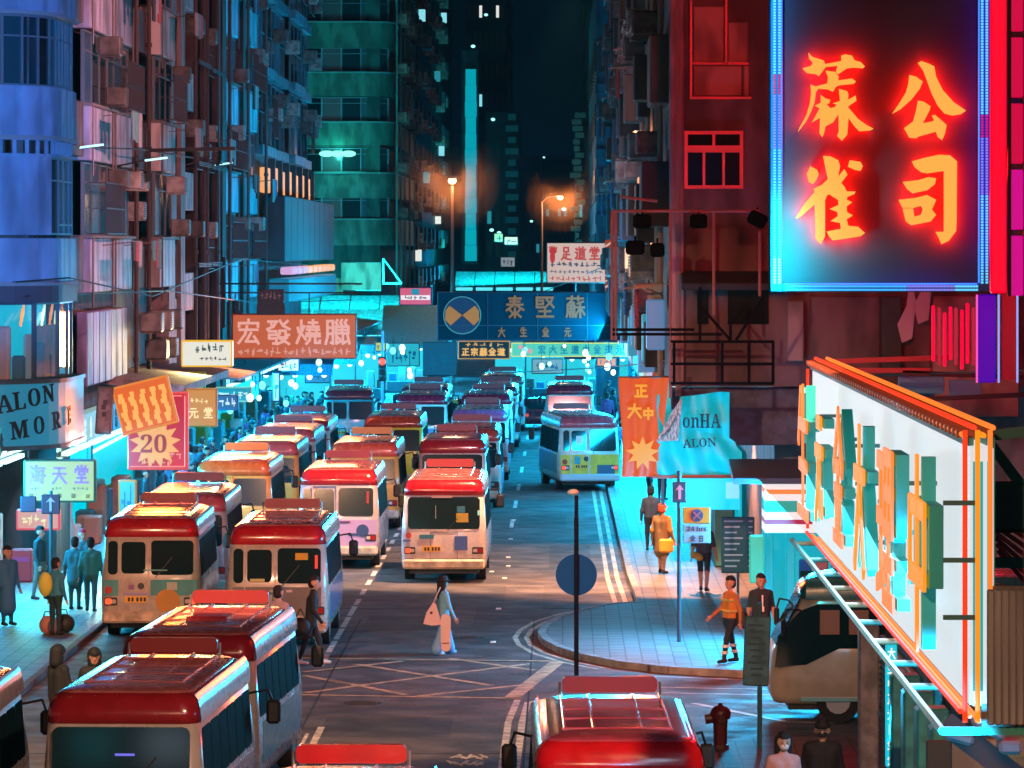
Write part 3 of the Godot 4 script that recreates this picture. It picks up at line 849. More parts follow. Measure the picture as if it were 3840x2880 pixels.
func ground() -> void:
	var m := MB.new()
	m.quad(Vector3(-260, 0, 40), Vector3(260, 0, 40), Vector3(260, 0, -1100), Vector3(-260, 0, -1100))
	struct("road", m, mat(0.11, 0.1, 0.1, 0.8, "asphalt"))
	# concrete slabs of the near carriageway, joints between them left open
	var jm := MB.new()
	for x in [-7.4, -4.45, -0.62]:
		jm.box(Vector3(x, 0.003, -70), Vector3(0.035, 0.006, 56))
	for z in [-58, -72, -88, -101]: jm.box(Vector3(-4.0, 0.0025, z), Vector3(11.0, 0.004, 0.035))
	struct("road_joint", jm, mat(0.012, 0.012, 0.012, 0.9))
	var pm := [MB.new(), MB.new()]
	var pr := RandomNumberGenerator.new(); pr.seed = 41
	for e in [[-0.2, -78, 1.6, 5], [-2.6, -84, 1.2, 7], [-3.4, -97, 1.8, 4], [0.2, -118, 1.1, 9], [-0.6, -133, 1.4, 6], [-3.0, -76, 2.2, 3], [5.5, -79, 3.0, 1.4], [-0.9, -104, 0.9, 8], [-2.2, -99, 0.5, 6]]:
		pm[pr.randi() % 2].box(Vector3(e[0], 0.0015 + 0.0002 * absf(e[0]), e[1]), Vector3(e[2], 0.002, e[3]))
	for k in 2: struct("road_patch", pm[k], [mat(0.07, 0.066, 0.066, 0.85, "asphalt"), mat(0.14, 0.125, 0.12, 0.75, "asphalt")][k])
	for e in [[-2.0, -93.5], [-3.6, -80.0], [0.3, -112.0]]:
		var mh := MB.new()
		mh.cyl(Vector3(e[0], 0.0, e[1]), Vector3(e[0], 0.008, e[1]), 0.34, 0.34, 20)
		for q in 5: mh.box(Vector3(e[0], 0.009, e[1] - 0.22 + q * 0.11), Vector3(0.46 - absf(q - 2.0) * 0.08, 0.006, 0.04))
		struct("road_manhole", mh, mat(0.03, 0.028, 0.028, 0.5))
	# left pavement
	var pv := mat(0.2, 0.2, 0.21, 0.55, "paving")
	slab("pavement", [Vector3(-10, 0, -30), Vector3(-10, 0, -420), Vector3(-14.5, 0, -420), Vector3(-14.5, 0, -112), Vector3(-30, 0, -102), Vector3(-30, 0, -30)], 0.13, pv)
	var kb := MB.new()
	for i in 90: kb.cbox(Vector3(-9.93, 0.07, -60 - i * 2.0), Vector3(0.14, 0.145, 1.97), 0.02)
	struct("kerb", kb, mat(0.12, 0.12, 0.12, 0.7, "grime"))
	# right corner pavement with its rounded nose
	nose = [Vector3(1.6, 0, -420), Vector3(1.6, 0, -150), Vector3(1.68, 0, -110)]
	for q in [[1385, 1312], [1318, 1316], [1256, 1329], [1208, 1345], [1180, 1362], [1170, 1378], [1180, 1394], [1212, 1411], [1268, 1428], [1345, 1443], [1450, 1455], [1640, 1465]]:
		nose.append(G(q[0], q[1]))
	nose.append(Vector3(40, 0, nose[-1].z))
	slab("pavement", nose + [Vector3(40, 0, -420)], 0.13, pv)
	kb = MB.new()
	for i in nose.size() - 1:
		var a: Vector3 = nose[i]
		var b: Vector3 = nose[i + 1]
		var cnt := maxi(1, int(a.distance_to(b) / 3.0))
		for k in cnt:
			kb.bar(a.lerp(b, float(k) / cnt) + Vector3(0, 0.068, 0), a.lerp(b, (k + 0.985) / cnt) + Vector3(0, 0.068, 0), 0.16, 0.142)
	struct("kerb", kb, mat(0.3, 0.29, 0.28, 0.6, "grime"))
	# near right pavement
	slab("pavement", [Vector3(2.2, 0, -20), Vector3(2.2, 0, -70), Vector3(2.5, 0, -72.4), Vector3(3.4, 0, -73.3), Vector3(40, 0, -73.6), Vector3(40, 0, -20)], 0.13, mat(0.14, 0.13, 0.14, 0.6, "paving"))
	# paint
	var ye := mat(0.66, 0.48, 0.28, 0.6, "grime")
	var wh := mat(0.72, 0.68, 0.62, 0.6, "grime")
	m = MB.new()
	var line := nose.slice(1, nose.size() - 3)
	ribbon(m, offset_line(line, -0.32), 0.11, 0.006)
	ribbon(m, offset_line(line, -0.56), 0.11, 0.006)
	struct("road_marking_kerb_lines", m, mat(0.62, 0.5, 0.36, 0.6, "grime"))
	m = MB.new()
	for z in range(-165, -86, 3): ribbon(m, [Vector3(-4.74, 0, z), Vector3(-4.74, 0, z - (2.6 if z > -100 else 1.6))], 0.12, 0.005)
	for z in [-130, -140, -150, -162, -175, -190]: ribbon(m, [Vector3(-1.5, 0, z), Vector3(-1.5, 0, z - 4)], 0.12, 0.005)
	for z in [-76.0, -72.0, -68.0]: ribbon(m, [Vector3(-4.12, 0, z), Vector3(-4.12, 0, z + 2.6)], 0.12, 0.005)
	ribbon(m, [Vector3(-4.3, 0, -75.0), Vector3(-4.3, 0, -68)], 0.06, 0.005)
	struct("road_marking_lane_lines", m, wh)
	for q in [[1065, 1388], [1077, 1316], [1090, 1250], [1098, 1205], [1103, 1165], [1110, 1124], [1062, 1236], [1098, 1224]]:
		var b := MB.new()
		var g := G(q[0], q[1])
		b.cbox(g + Vector3(0, 0.012, 0), Vector3(0.12, 0.03, 0.22), 0.01)
		var o := put(self, "road_stud", b, mat(0.8, 0.78, 0.72, 0.3))
		tag(o, "small white reflective stud on the road along the empty lane", "road stud", "studs along the empty lane")
	# box junction
	m = MB.new()
	for e in [[390, 748, 2530, 775], [350, 1052, 2213, 1082], [640, 932, 1260, 1052], [430, 895, 800, 965], [860, 800, 1968, 975], [430, 862, 1230, 775], [440, 1036, 1540, 890], [1540, 890, 2300, 795], [1380, 1062, 2300, 965], [1640, 752, 2330, 850], [2220, 990, 2300, 1005]]:
		ribbon(m, [G(547 + e[0] * 0.2604, 1227 + e[1] * 0.2604), G(547 + e[2] * 0.2604, 1227 + e[3] * 0.2604)], 0.17, 0.005 + 0.0003 * (int(e[0]) % 7))
	ribbon(m, [G(1203, 1431), G(1108, 1506)], 0.3, 0.0085)
	struct("road_marking_box_junction", m, ye)
	m = MB.new()
	ribbon(m, [G(1118, 1512), G(1098, 1560), G(1084, 1659), G(1065, 1800)], 0.12, 0.005)
	ribbon(m, [G(1200, 1508), G(1140, 1518), G(1128, 1560), G(1115, 1659), G(1100, 1800)], 0.12, 0.0055)
	for e in [[1420, 1485, 2212, 1500], [1420, 1497, 2212, 1512], [1380, 1460, 1640, 1470]]: ribbon(m, [G(e[0], e[1]), G(e[2], e[3])], 0.1, 0.006)
	ribbon(m, [G(1500, 1520), G(1700, 1560), G(1800, 1562)], 0.14, 0.0065)
	struct("road_marking_side_road_lines", m, wh)
	m = MB.new()
	for k in 4:
		var g := G(1650 + k * 16, 1478 + k)
		m.box(g + Vector3(0, 0.006, 0), Vector3(0.22, 0.008, 0.7))
	for e in [[985, 1634], [1000, 1636], [1015, 1634], [1032, 1637], [1044, 1634], [975, 1648], [988, 1650], [1003, 1648], [1022, 1649], [1036, 1650]]:
		var g := G(e[0], e[1])
		m.box(g + Vector3(0, 0.006, 0), Vector3(0.05, 0.008, 0.5), Basis(Vector3.UP, 0.3 * sin(e[0])))
		m.box(g + Vector3(0.02, 0.0065, 0.1), Vector3(0.1, 0.008, 0.1))
	struct("road_marking_worn_letters", m, wh)
	# far end of the street: a low rise that closes the view
	m = MB.new()
	var r := RandomNumberGenerator.new(); r.seed = 3
	for i in 40:
		m.box(Vector3(-260 + i * 13, 8, -1080 - r.randf() * 15), Vector3(15, 16 + r.randf() * 30, 20))
	struct("hills", m, mat(0.01, 0.02, 0.03, 0.9))

# ---------------------------------------------------------------- left side of the street
func path_wall(m: MB, path: Array, y0: float, y1: float, th: float, out := 0.0) -> void:    # upright band along a plan path of Vector2(x, z), street on its right-hand side
	var nn := []
	for i in path.size():
		var t: Vector2 = (path[mini(i + 1, path.size() - 1)] - path[maxi(i - 1, 0)]).normalized()
		nn.append(Vector2(-t.y, t.x))
	for i in path.size() - 1:
		var a: Vector2 = path[i] + nn[i] * out
		var b: Vector2 = path[i + 1] + nn[i + 1] * out
		var ai: Vector2 = a - nn[i] * th
		var bi: Vector2 = b - nn[i + 1] * th
		m.quad(Vector3(a.x, y0, a.y), Vector3(b.x, y0, b.y), Vector3(b.x, y1, b.y), Vector3(a.x, y1, a.y))
		m.quad(Vector3(a.x, y1, a.y), Vector3(b.x, y1, b.y), Vector3(bi.x, y1, bi.y), Vector3(ai.x, y1, ai.y))
		m.quad(Vector3(ai.x, y0, ai.y), Vector3(bi.x, y0, bi.y), Vector3(b.x, y0, b.y), Vector3(a.x, y0, a.y))
	for e in [0, path.size() - 1]:
		var a: Vector2 = path[e] + nn[e] * out
		var ai: Vector2 = a - nn[e] * th
		m.quad(Vector3(a.x, y0, a.y), Vector3(ai.x, y0, ai.y), Vector3(ai.x, y1, ai.y), Vector3(a.x, y1, a.y))
func arc_path(x0: float, xf: float, zf: float, z1: float, r: float, n := 10) -> Array:      # front edge at depth zf, rounded corner, side face on x = xf back to z1
	var p := [Vector2(x0, zf)]
	for i in n + 1:
		var a := PI / 2 * i / n
		p.append(Vector2(xf - r + r * sin(a), zf - r + r * cos(a)))
	p.append(Vector2(xf, z1))
	return p
func path_at(path: Array, d: float) -> Array:      # point and outward normal at distance d along a plan path
	for i in path.size() - 1:
		var l: float = path[i].distance_to(path[i + 1])
		if d <= l or i == path.size() - 2:
			var t: Vector2 = (path[i + 1] - path[i]).normalized()
			return [path[i] + t * d, Vector2(-t.y, t.x)]
		d -= l
	return [path[-1], Vector2(1, 0)]
func path_len(path: Array) -> float:
	var s := 0.0
	for i in path.size() - 1: s += path[i].distance_to(path[i + 1])
	return s
func glass_list() -> Array:
	return [glass(0.01, 0.03, 0.04), glass(0.015, 0.05, 0.06), glass(0.02, 0.09, 0.11, 0.2), glass(0.006, 0.012, 0.016), glass(0.03, 0.08, 0.13, 0.3)]
func glazed_band(t: Node3D, path: Array, y0: float, y1: float, step: float, d0: float, d1: float, fm: Material, glist: Array, transom := 0.3) -> void:
	var d := d0
	var k := 0
	while d < d1 - 0.05:
		var e := minf(d + step, d1)
		var a: Array = path_at(path, d)
		var b: Array = path_at(path, e)
		var A := Vector3(a[0].x, y0, a[0].y)
		var Bp := Vector3(b[0].x, y0, b[0].y)
		var x := (Bp - A).normalized()
		var n := x.cross(Vector3.UP)
		window(t, A - n * 0.14, x, A.distance_to(Bp), y1 - y0, 1, 1.0 - transom, fm, glist[(k * 3 + k / 2) % glist.size()], 0.05)
		d = e
		k += 1
func corner_building() -> void:
	var t := thing("apartment_building", "blue-lit corner building with rounded balconies above the hair salon sign", "building", Vector3(-14, 0, -104))
	var o := t.position
	var path := arc_path(-34, -12, -103.5, -109.7, 3.0)
	for i in path.size(): path[i] -= Vector2(o.x, o.z)
	var L := path_len(path)
	var wall := mat(0.2, 0.3, 0.46, 0.55, "streak")  # white wall tinted bluish, part of the blue light put into its colour
	var core := MB.new()
	core.box(Vector3(-10.5, 15.5, -6.0), Vector3(23.8, 17.0, 10.2))
	put(t, "wall", core, mat(0.12, 0.1, 0.1, 0.8, "streak"))
	for b in [[7.39, 8.42], [10.85, 12.02], [13.79, 15.3], [17.0, 18.4], [20.1, 21.6]]:
		var m := MB.new()
		path_wall(m, path, b[0], b[1], 0.5)
		put(t, "balcony_wall", m, wall, false)
		m = MB.new()
		path_wall(m, path, b[0] - 0.09, b[0], 0.6, 0.06)
		put(t, "ledge", m, mat(0.2, 0.2, 0.22, 0.7))
	var gl := glass_list()
	for b in [[12.02, 13.7], [15.3, 16.9], [18.4, 20.0]]:
		glazed_band(t, path, b[0], b[1], 0.62, 15.5, L, mat(0.1, 0.12, 0.14, 0.5), gl)
	# middle storey: rendered panel, then a window towards the side
	var m := MB.new()
	path_wall(m, [path_at(path, 10)[0], path_at(path, 18.5)[0], path_at(path, 19.5)[0], path_at(path, 20.3)[0], path_at(path, 21.0)[0], path_at(path, 21.6)[0], path_at(path, 22.2)[0], path_at(path, 22.8)[0]], 8.5, 10.36, 0.4)
	put(t, "rendered_wall", m, wall)
	glazed_band(t, path, 8.5, 10.36, 1.1, 22.85, L, mat(0.1, 0.12, 0.14, 0.5), [glass(0.01, 0.03, 0.035), glass(0.012, 0.05, 0.06)])
	m = MB.new()
	path_wall(m, path, 10.36, 10.42, 0.5, 0.05); path_wall(m, path, 10.74, 10.8, 0.5, 0.05)
	put(t, "ledge", m, wall)
	var d := 16.0
	while d < L:
		var q: Array = path_at(path, d)
		m = MB.new()
		m.box(Vector3(q[0].x - q[1].x * 0.1, 10.58, q[0].y - q[1].y * 0.1), Vector3(0.09, 0.32, 0.09))
		put(t, "baluster", m, wall)
		d += 0.42
	# first floor shop: lit showroom behind glass
	m = MB.new()
	path_wall(m, path, 6.9, 7.3, 0.6, 0.02)
	put(t, "ledge", m, mat(0.05, 0.05, 0.07, 0.6))
	m = MB.new()
	path_wall(m, path, 5.05, 6.9, 0.05, -0.75)
	put(t, "showroom_light_wall", m, emi(0.0, 0.34, 0.44, 1.3))
	var dd := 16.5
	var k := 0
	while dd < L - 0.4:
		var q: Array = path_at(path, dd)
		m = MB.new()
		var hh: float = [0.9, 1.3, 0.6, 1.1][k % 4]
		m.cbox(Vector3(q[0].x - q[1].x * 0.45, 5.05 + hh / 2, q[0].y - q[1].y * 0.45), Vector3(0.3, hh, 0.3), 0.05)
		put(t, "display_stand", m, [mat(0.1, 0.3, 0.35), mat(0.5, 0.3, 0.25), mat(0.03, 0.1, 0.14), mat(0.5, 0.5, 0.5)][k % 4])
		if k % 2 == 0:
			m = MB.new()
			for j in 3: m.bar(Vector3(q[0].x - q[1].x * 0.3, 6.85 - j * 0.1, q[0].y - 0.2 + j * 0.2), Vector3(q[0].x - q[1].x * 0.3, 6.6 - j * 0.12, q[0].y + j * 0.2), 0.05, 0.05)
			put(t, "ceiling_light_tube", m, emi(0.7, 0.9, 0.6, 1.5) if k % 4 == 0 else emi(1.0, 0.35, 0.1, 1.2))
		dd += 0.55
		k += 1
	var cg := StandardMaterial3D.new()
	cg.albedo_color = Color(0.5, 0.9, 1.0, 0.06); cg.transparency = BaseMaterial3D.TRANSPARENCY_ALPHA; cg.roughness = 0.05
	glazed_band(t, path, 5.05, 6.9, 1.9, 16.5, L, mat(0.04, 0.08, 0.12, 0.4), [cg], -1.0)
	# dark party wall beside it
	var pw := thing("party_wall", "dark narrow wall between the blue corner building and the pink panel flats", "wall", Vector3(-12.6, 0, -111.3))
	m = MB.new()
	m.box(Vector3(-1, 12, 0), Vector3(2.2, 24, 3.0))
	put(pw, "wall", m, mat(0.06, 0.045, 0.045, 0.8, "streak"))
	for y in [7.1, 10.5, 13.9]:
		m = MB.new(); m.cbox(Vector3(0.2, y + 0.7, 0), Vector3(0.5, 1.4, 2.9), 0.03)
		put(pw, "panel", m, mat(0.16, 0.11, 0.1, 0.7, "streak"))
	# salon sign wrapped round the corner
	var sg := thing("shop_sign", "pale blue hair salon sign with slanted dark serif letters", "sign", Vector3(-13, 3.5, -104))
	path = arc_path(-34, -11.8, -103.3, -109.5, 3.0)
	for i in path.size(): path[i] -= Vector2(-13, -104)
	m = MB.new()
	path_wall(m, path, 0.05, 1.5, 0.3)
	put(sg, "sign_panel", m, emi(0.02, 0.2, 0.33, 0.9))
	m = MB.new()
	path_wall(m, path, -0.05, 0.05, 0.4, 0.05); path_wall(m, path, 1.5, 1.6, 0.4, 0.05)
	put(sg, "sign_edge", m, mat(0.05, 0.08, 0.1, 0.5))
	var ink := mat(0.01, 0.02, 0.025, 0.6)
	for row in [["SALON", [20.45, 21.05, 21.45, 21.9, 22.4], 0.84, 0.07], ["MORE", [21.45, 22.05, 22.75, 23.6], 0.3, 0.09]]:
		for i in row[0].length():
			var q: Array = path_at(path, row[1][i])
			var nn := Vector3(q[1].x, 0, q[1].y)
			latin(sg, "lettering", row[0][i], Vector3(q[0].x, row[2] + row[3] * i + 0.12, q[0].y) + nn * 0.06, nrm_basis(nn) * Basis(Vector3.BACK, 0.12), 0.56, ink, true, 0.03)
	var cl := Color(0.1, 0.6, 1.0)
	area(sg, Vector3(-11.4, 4.2, -104.5), Vector3(-6, 2, -100), cl, 10, 2, 1.0)

func flats(label: String, px0: float, px1: float, wallm: Material, bays: Array, y_base: float, floors: int, pitch: float, top: float) -> Node3D:
	# street-front block on x = -12: bays of [px0, px1, kind, panel material, proud]
	var z0 := ZX(px0, -12.0)
	var z1 := ZX(px1, -12.0)
	var t := thing("apartment_building", label, "building", Vector3(-12.0, 0, z0))
	var m := MB.new()
	m.box(Vector3(-7.5, top / 2 + 1.95, (z1 - z0) / 2), Vector3(14.0, top - 3.9, absf(z1 - z0) - 0.02))
	put(t, "wall", m, wallm)
	var gl := glass_list()
	for b in bays:
		var a: float = ZX(b[0], -12.0) - z0
		var e: float = ZX(b[1], -12.0) - z0
		var w := absf(e - a)
		var mid := (a + e) / 2
		var pr: float = b[4]
		if b[2] == "pillar":
			m = MB.new(); m.box(Vector3(pr - 0.3, top / 2 + 1.6, mid), Vector3(0.6, top - 3.2, w))
			put(t, "pillar", m, b[3])
			continue
		for f in floors:
			var y := y_base + f * pitch
			if b[2] == "panel":
				m = MB.new(); m.cbox(Vector3(pr - 0.3, y + 0.69, mid), Vector3(0.6, 1.4, w - 0.05), 0.02)
				put(t, "panel", m, b[3])
				m = MB.new(); m.box(Vector3(pr - 0.24, y + 1.42, mid), Vector3(0.62, 0.07, w))
				put(t, "sill", m, mat(0.15, 0.13, 0.12, 0.7))
				window(t, Vector3(pr - 0.2, y + 1.46, a - 0.02), Vector3.FORWARD, w - 0.05, pitch - 1.5, maxi(2, int(w / 1.6)), 0.72, mat(0.09, 0.11, 0.12, 0.5), gl)
				if (f + int(b[0])) % 2 == 0: ac_unit(t, Vector3(pr, y + pitch - 0.38, mid + 0.6), Vector3.RIGHT)
				if rng.randf() < 0.45: cage(t, Vector3(pr - 0.15, y + 1.5, mid), w * 0.8, 1.3)
				elif rng.randf() < 0.7: ac_unit(t, Vector3(pr, y + 1.75, mid - w * 0.2), Vector3.RIGHT, 0.95)
				if rng.randf() < 0.35: laundry(t, Vector3(pr + 0.9, y + 1.3, mid), minf(w * 0.7, 2.6), rng)
				for q in 2:
					m = MB.new(); m.cyl(Vector3(pr + 0.02, y - 0.4, mid + w * (0.42 - q * 0.84)), Vector3(pr + 0.02, y + 1.45, mid + w * (0.42 - q * 0.84)), 0.03, 0.03, 5)
					put(t, "water_pipe", m, mat(0.12, 0.1, 0.1, 0.6))
				if (f + int(b[0])) % 3 == 0: ac_unit(t, Vector3(pr, y + pitch - 0.4, mid - w * 0.3), Vector3.RIGHT, 0.9)
			elif b[2] == "recess":
				if f % 2 == 0: ac_unit(t, Vector3(-0.45, y + 2.2, mid), Vector3.RIGHT)
				m = MB.new(); m.box(Vector3(-0.3, y + 0.6, mid), Vector3(0.5, 1.2, w))
				put(t, "panel", m, b[3])
			elif b[2] == "well":
				m = MB.new(); m.cbox(Vector3(pr - 0.2, y + 0.6, mid), Vector3(0.4, 1.2, w * 0.94), 0.02)
				put(t, "panel", m, b[3])
				window(t, Vector3(-0.42, y + 1.35, a - 0.1), Vector3.FORWARD, w - 0.2, 1.5, 2, 0.6, mat(0.2, 0.14, 0.12, 0.6), gl)
				m = MB.new()
				for k in 3: m.bar(Vector3(pr + 0.5, y + 1.5 - k * 0.05, a - 0.1 - k * 0.1), Vector3(pr + 0.5, y + 1.5 - k * 0.05, e + 0.1), 0.025, 0.025)
				m.bar(Vector3(pr - 0.2, y + 1.3, a - 0.2), Vector3(pr + 0.6, y + 1.55, a - 0.2), 0.03, 0.03)
				m.bar(Vector3(pr - 0.2, y + 1.3, e + 0.2), Vector3(pr + 0.6, y + 1.55, e + 0.2), 0.03, 0.03)
				put(t, "drying_rack", m, mat(0.05, 0.05, 0.05, 0.6))
				ac_unit(t, Vector3(pr, y + 2.6, mid + w * 0.22), Vector3.RIGHT)
				if f % 2 == 1: ac_unit(t, Vector3(pr, y + 1.9, mid - w * 0.25), Vector3.RIGHT)
				if rng.randf() < 0.6: cage(t, Vector3(pr - 0.2, y + 1.3, mid), w * 0.5, 1.4)
				if rng.randf() < 0.5: laundry(t, Vector3(pr + 1.0, y + 2.4, mid), minf(w * 0.6, 2.4), rng)
			elif b[2] == "fins":
				window(t, Vector3(pr - 0.2, y + 0.3, a), Vector3.FORWARD, w, pitch - 0.5, 3, 0.5, mat(0.06, 0.12, 0.14, 0.5), gl)
				m = MB.new(); m.box(Vector3(pr - 0.1, y + 0.1, mid), Vector3(0.3, 0.4, w))
				put(t, "panel", m, b[3])
				if (f + int(b[0])) % 2 == 0: ac_unit(t, Vector3(pr, y + 1.6, mid), Vector3.RIGHT)
				ac_unit(t, Vector3(pr, y + 2.2 - (f % 3) * 0.5, mid - w * 0.3), Vector3.RIGHT, 1.1)
				if rng.randf() < 0.4: cage(t, Vector3(pr - 0.1, y + 0.6, mid + w * 0.2), w * 0.35, 1.6)
	return t
func pipes(t: Node3D, x: float, zs: Array, y0: float, y1: float, m: Material) -> void:
	for z in zs:
		var b := MB.new()
		b.cyl(Vector3(x, y0, z), Vector3(x, y1, z), 0.07, 0.07, 6)
		for y in range(int(y0) + 1, int(y1), 3): b.cyl(Vector3(x, y, z), Vector3(x, y + 0.12, z), 0.1, 0.1, 6)
		put(t, "drain_pipe", b, m)
func left_side() -> void:
	corner_building()
	var lil := mat(0.36, 0.34, 0.42, 0.6, "streak")
	var pale := mat(0.5, 0.43, 0.4, 0.6, "streak")
	var pink := mat(0.27, 0.18, 0.16, 0.7, "streak")
	var brown := mat(0.09, 0.055, 0.05, 0.8, "streak")
	var t := flats("pink-lit flats with pale balcony panels beside the blue corner building", 195, 376, brown,
		[[195, 246, "panel", lil, 0.0], [246, 291, "panel", lil, -0.02], [291, 320, "recess", brown, 0.0], [320, 357, "panel", pale, 0.35], [358, 375, "pillar", pink, 0.1]], 7.06, 5, 3.37, 26)
	pipes(t, 0.05, [ZX(291, -12) - t.position.z, ZX(318, -12) - t.position.z], 4, 25, mat(0.06, 0.04, 0.038, 0.7))
	# lower storey: striped shutters, canopy
	for k in 7:
		var m := MB.new()
		var z: float = -1.0 - k * 1.5
		m.cbox(Vector3(-0.25, 5.6, z), Vector3(0.3, 1.9, 1.3), 0.03)
		put(t, "shutter", m, mat(0.25, 0.2, 0.42, 0.6, "streak") if k < 4 else mat(0.45, 0.35, 0.32, 0.6, "streak"))
	for k in 5:
		ac_unit(t, Vector3(0.1, 6.1 - (k % 2) * 0.8, -12.5 - k * 1.6), Vector3.RIGHT, 1.1)
	var cp := MB.new()
	cp.box(Vector3(0.7, 4.5, -15), Vector3(2.2, 0.22, 16), Basis(Vector3.BACK, -0.12))
	put(t, "canopy", cp, mat(0.22, 0.15, 0.16, 0.7, "grime"))
	t = flats("brown flats with crowded pipes, drying racks and air conditioners", 377, 461, pink,
		[[377, 386, "pillar", pink, 0.2], [387, 418, "well", mat(0.42, 0.3, 0.3, 0.7, "streak"), 0.1], [419, 424, "pillar", brown, 0.3], [425, 450, "well", mat(0.45, 0.3, 0.36, 0.7, "streak"), 0.0], [451, 460, "pillar", brown, 0.25]], 6.2, 5, 3.2, 27)
	pipes(t, 0.4, [-3.0, -6.4, -7.6, -12.0], 4, 26, mat(0.09, 0.06, 0.055, 0.7))
	t = flats("flats with paired pale blue balcony panels over the roast meat sign", 462, 557, mat(0.1, 0.1, 0.11, 0.8, "streak"),
		[[462, 470, "pillar", brown, 0.3], [471, 512, "panel", mat(0.36, 0.46, 0.62, 0.6, "streak"), 0.1], [514, 519, "pillar", brown, 0.2], [520, 553, "panel", mat(0.14, 0.44, 0.55, 0.6, "streak"), 0.1]], 6.3, 6, 3.2, 28)
	pipes(t, 0.4, [-2.0, -11.0, -21.0], 4, 26, mat(0.09, 0.06, 0.055, 0.7))
	t = flats("dark teal flats with tall glazed strips and a row of warm lit windows", 558, 673, mat(0.03, 0.09, 0.11, 0.8, "streak"),
		[[560, 590, "fins", mat(0.05, 0.2, 0.26, 0.6, "streak"), 0.1], [594, 622, "fins", mat(0.04, 0.16, 0.2, 0.6, "streak"), 0.0], [626, 650, "fins", mat(0.05, 0.22, 0.28, 0.6, "streak"), 0.2], [652, 671, "fins", mat(0.04, 0.18, 0.24, 0.6, "streak"), 0.0]], 12.0, 6, 3.2, 31)
	for k in 7:      # lit windows
		var m := MB.new()
		m.cbox(Vector3(0.1, 10.9 + 0.08 * (k % 2), -2.5 - k * 4.7), Vector3(0.25, 1.0, 2.7), 0.03)
		put(t, "lit_window", m, emi(1.0, 0.42, 0.16, 0.95))
		m = MB.new()
		m.box(Vector3(0.15, 10.95, -4.9 - k * 4.7), Vector3(0.4, 1.7, 0.5))
		put(t, "mullion", m, mat(0.02, 0.04, 0.05, 0.6))
	# dark hoarding and the lit fascia under it
	var h := thing("hoarding", "large dark blank hoarding on the teal flats above the lit fascia", "hoarding", Vector3(-11.6, 7.7, -190))
	var m := MB.new()
	for k in 9: m.cbox(Vector3(0.3, 1.25, 14 - k * 4.1), Vector3(0.9, 2.6, 4.0), 0.04)
	stuff(h, "hoarding_boards", m, mat(0.02, 0.06, 0.075, 0.6, "streak"))
	h = thing("shop_fascia", "long blue shop fascia with an orange light strip under the dark hoarding", "shop fascia", Vector3(-11.4, 6.0, -190))
	m = MB.new(); m.cbox(Vector3(0.3, 0.5, -2), Vector3(0.8, 0.95, 36), 0.05)
	put(h, "fascia_panel", m, emi(0.0, 0.2, 0.36, 0.7))
	for k in 9:
		m = MB.new(); m.cbox(Vector3(0.5, 1.28, 13 - k * 3.7), Vector3(0.5, 0.3, 2.9), 0.05)
		put(h, "light_strip", m, emi(1.0, 0.42, 0.16, 1.0) if k > 2 else emi(0.7, 0.4, 0.7, 0.9))
	green_block()
	far_left()
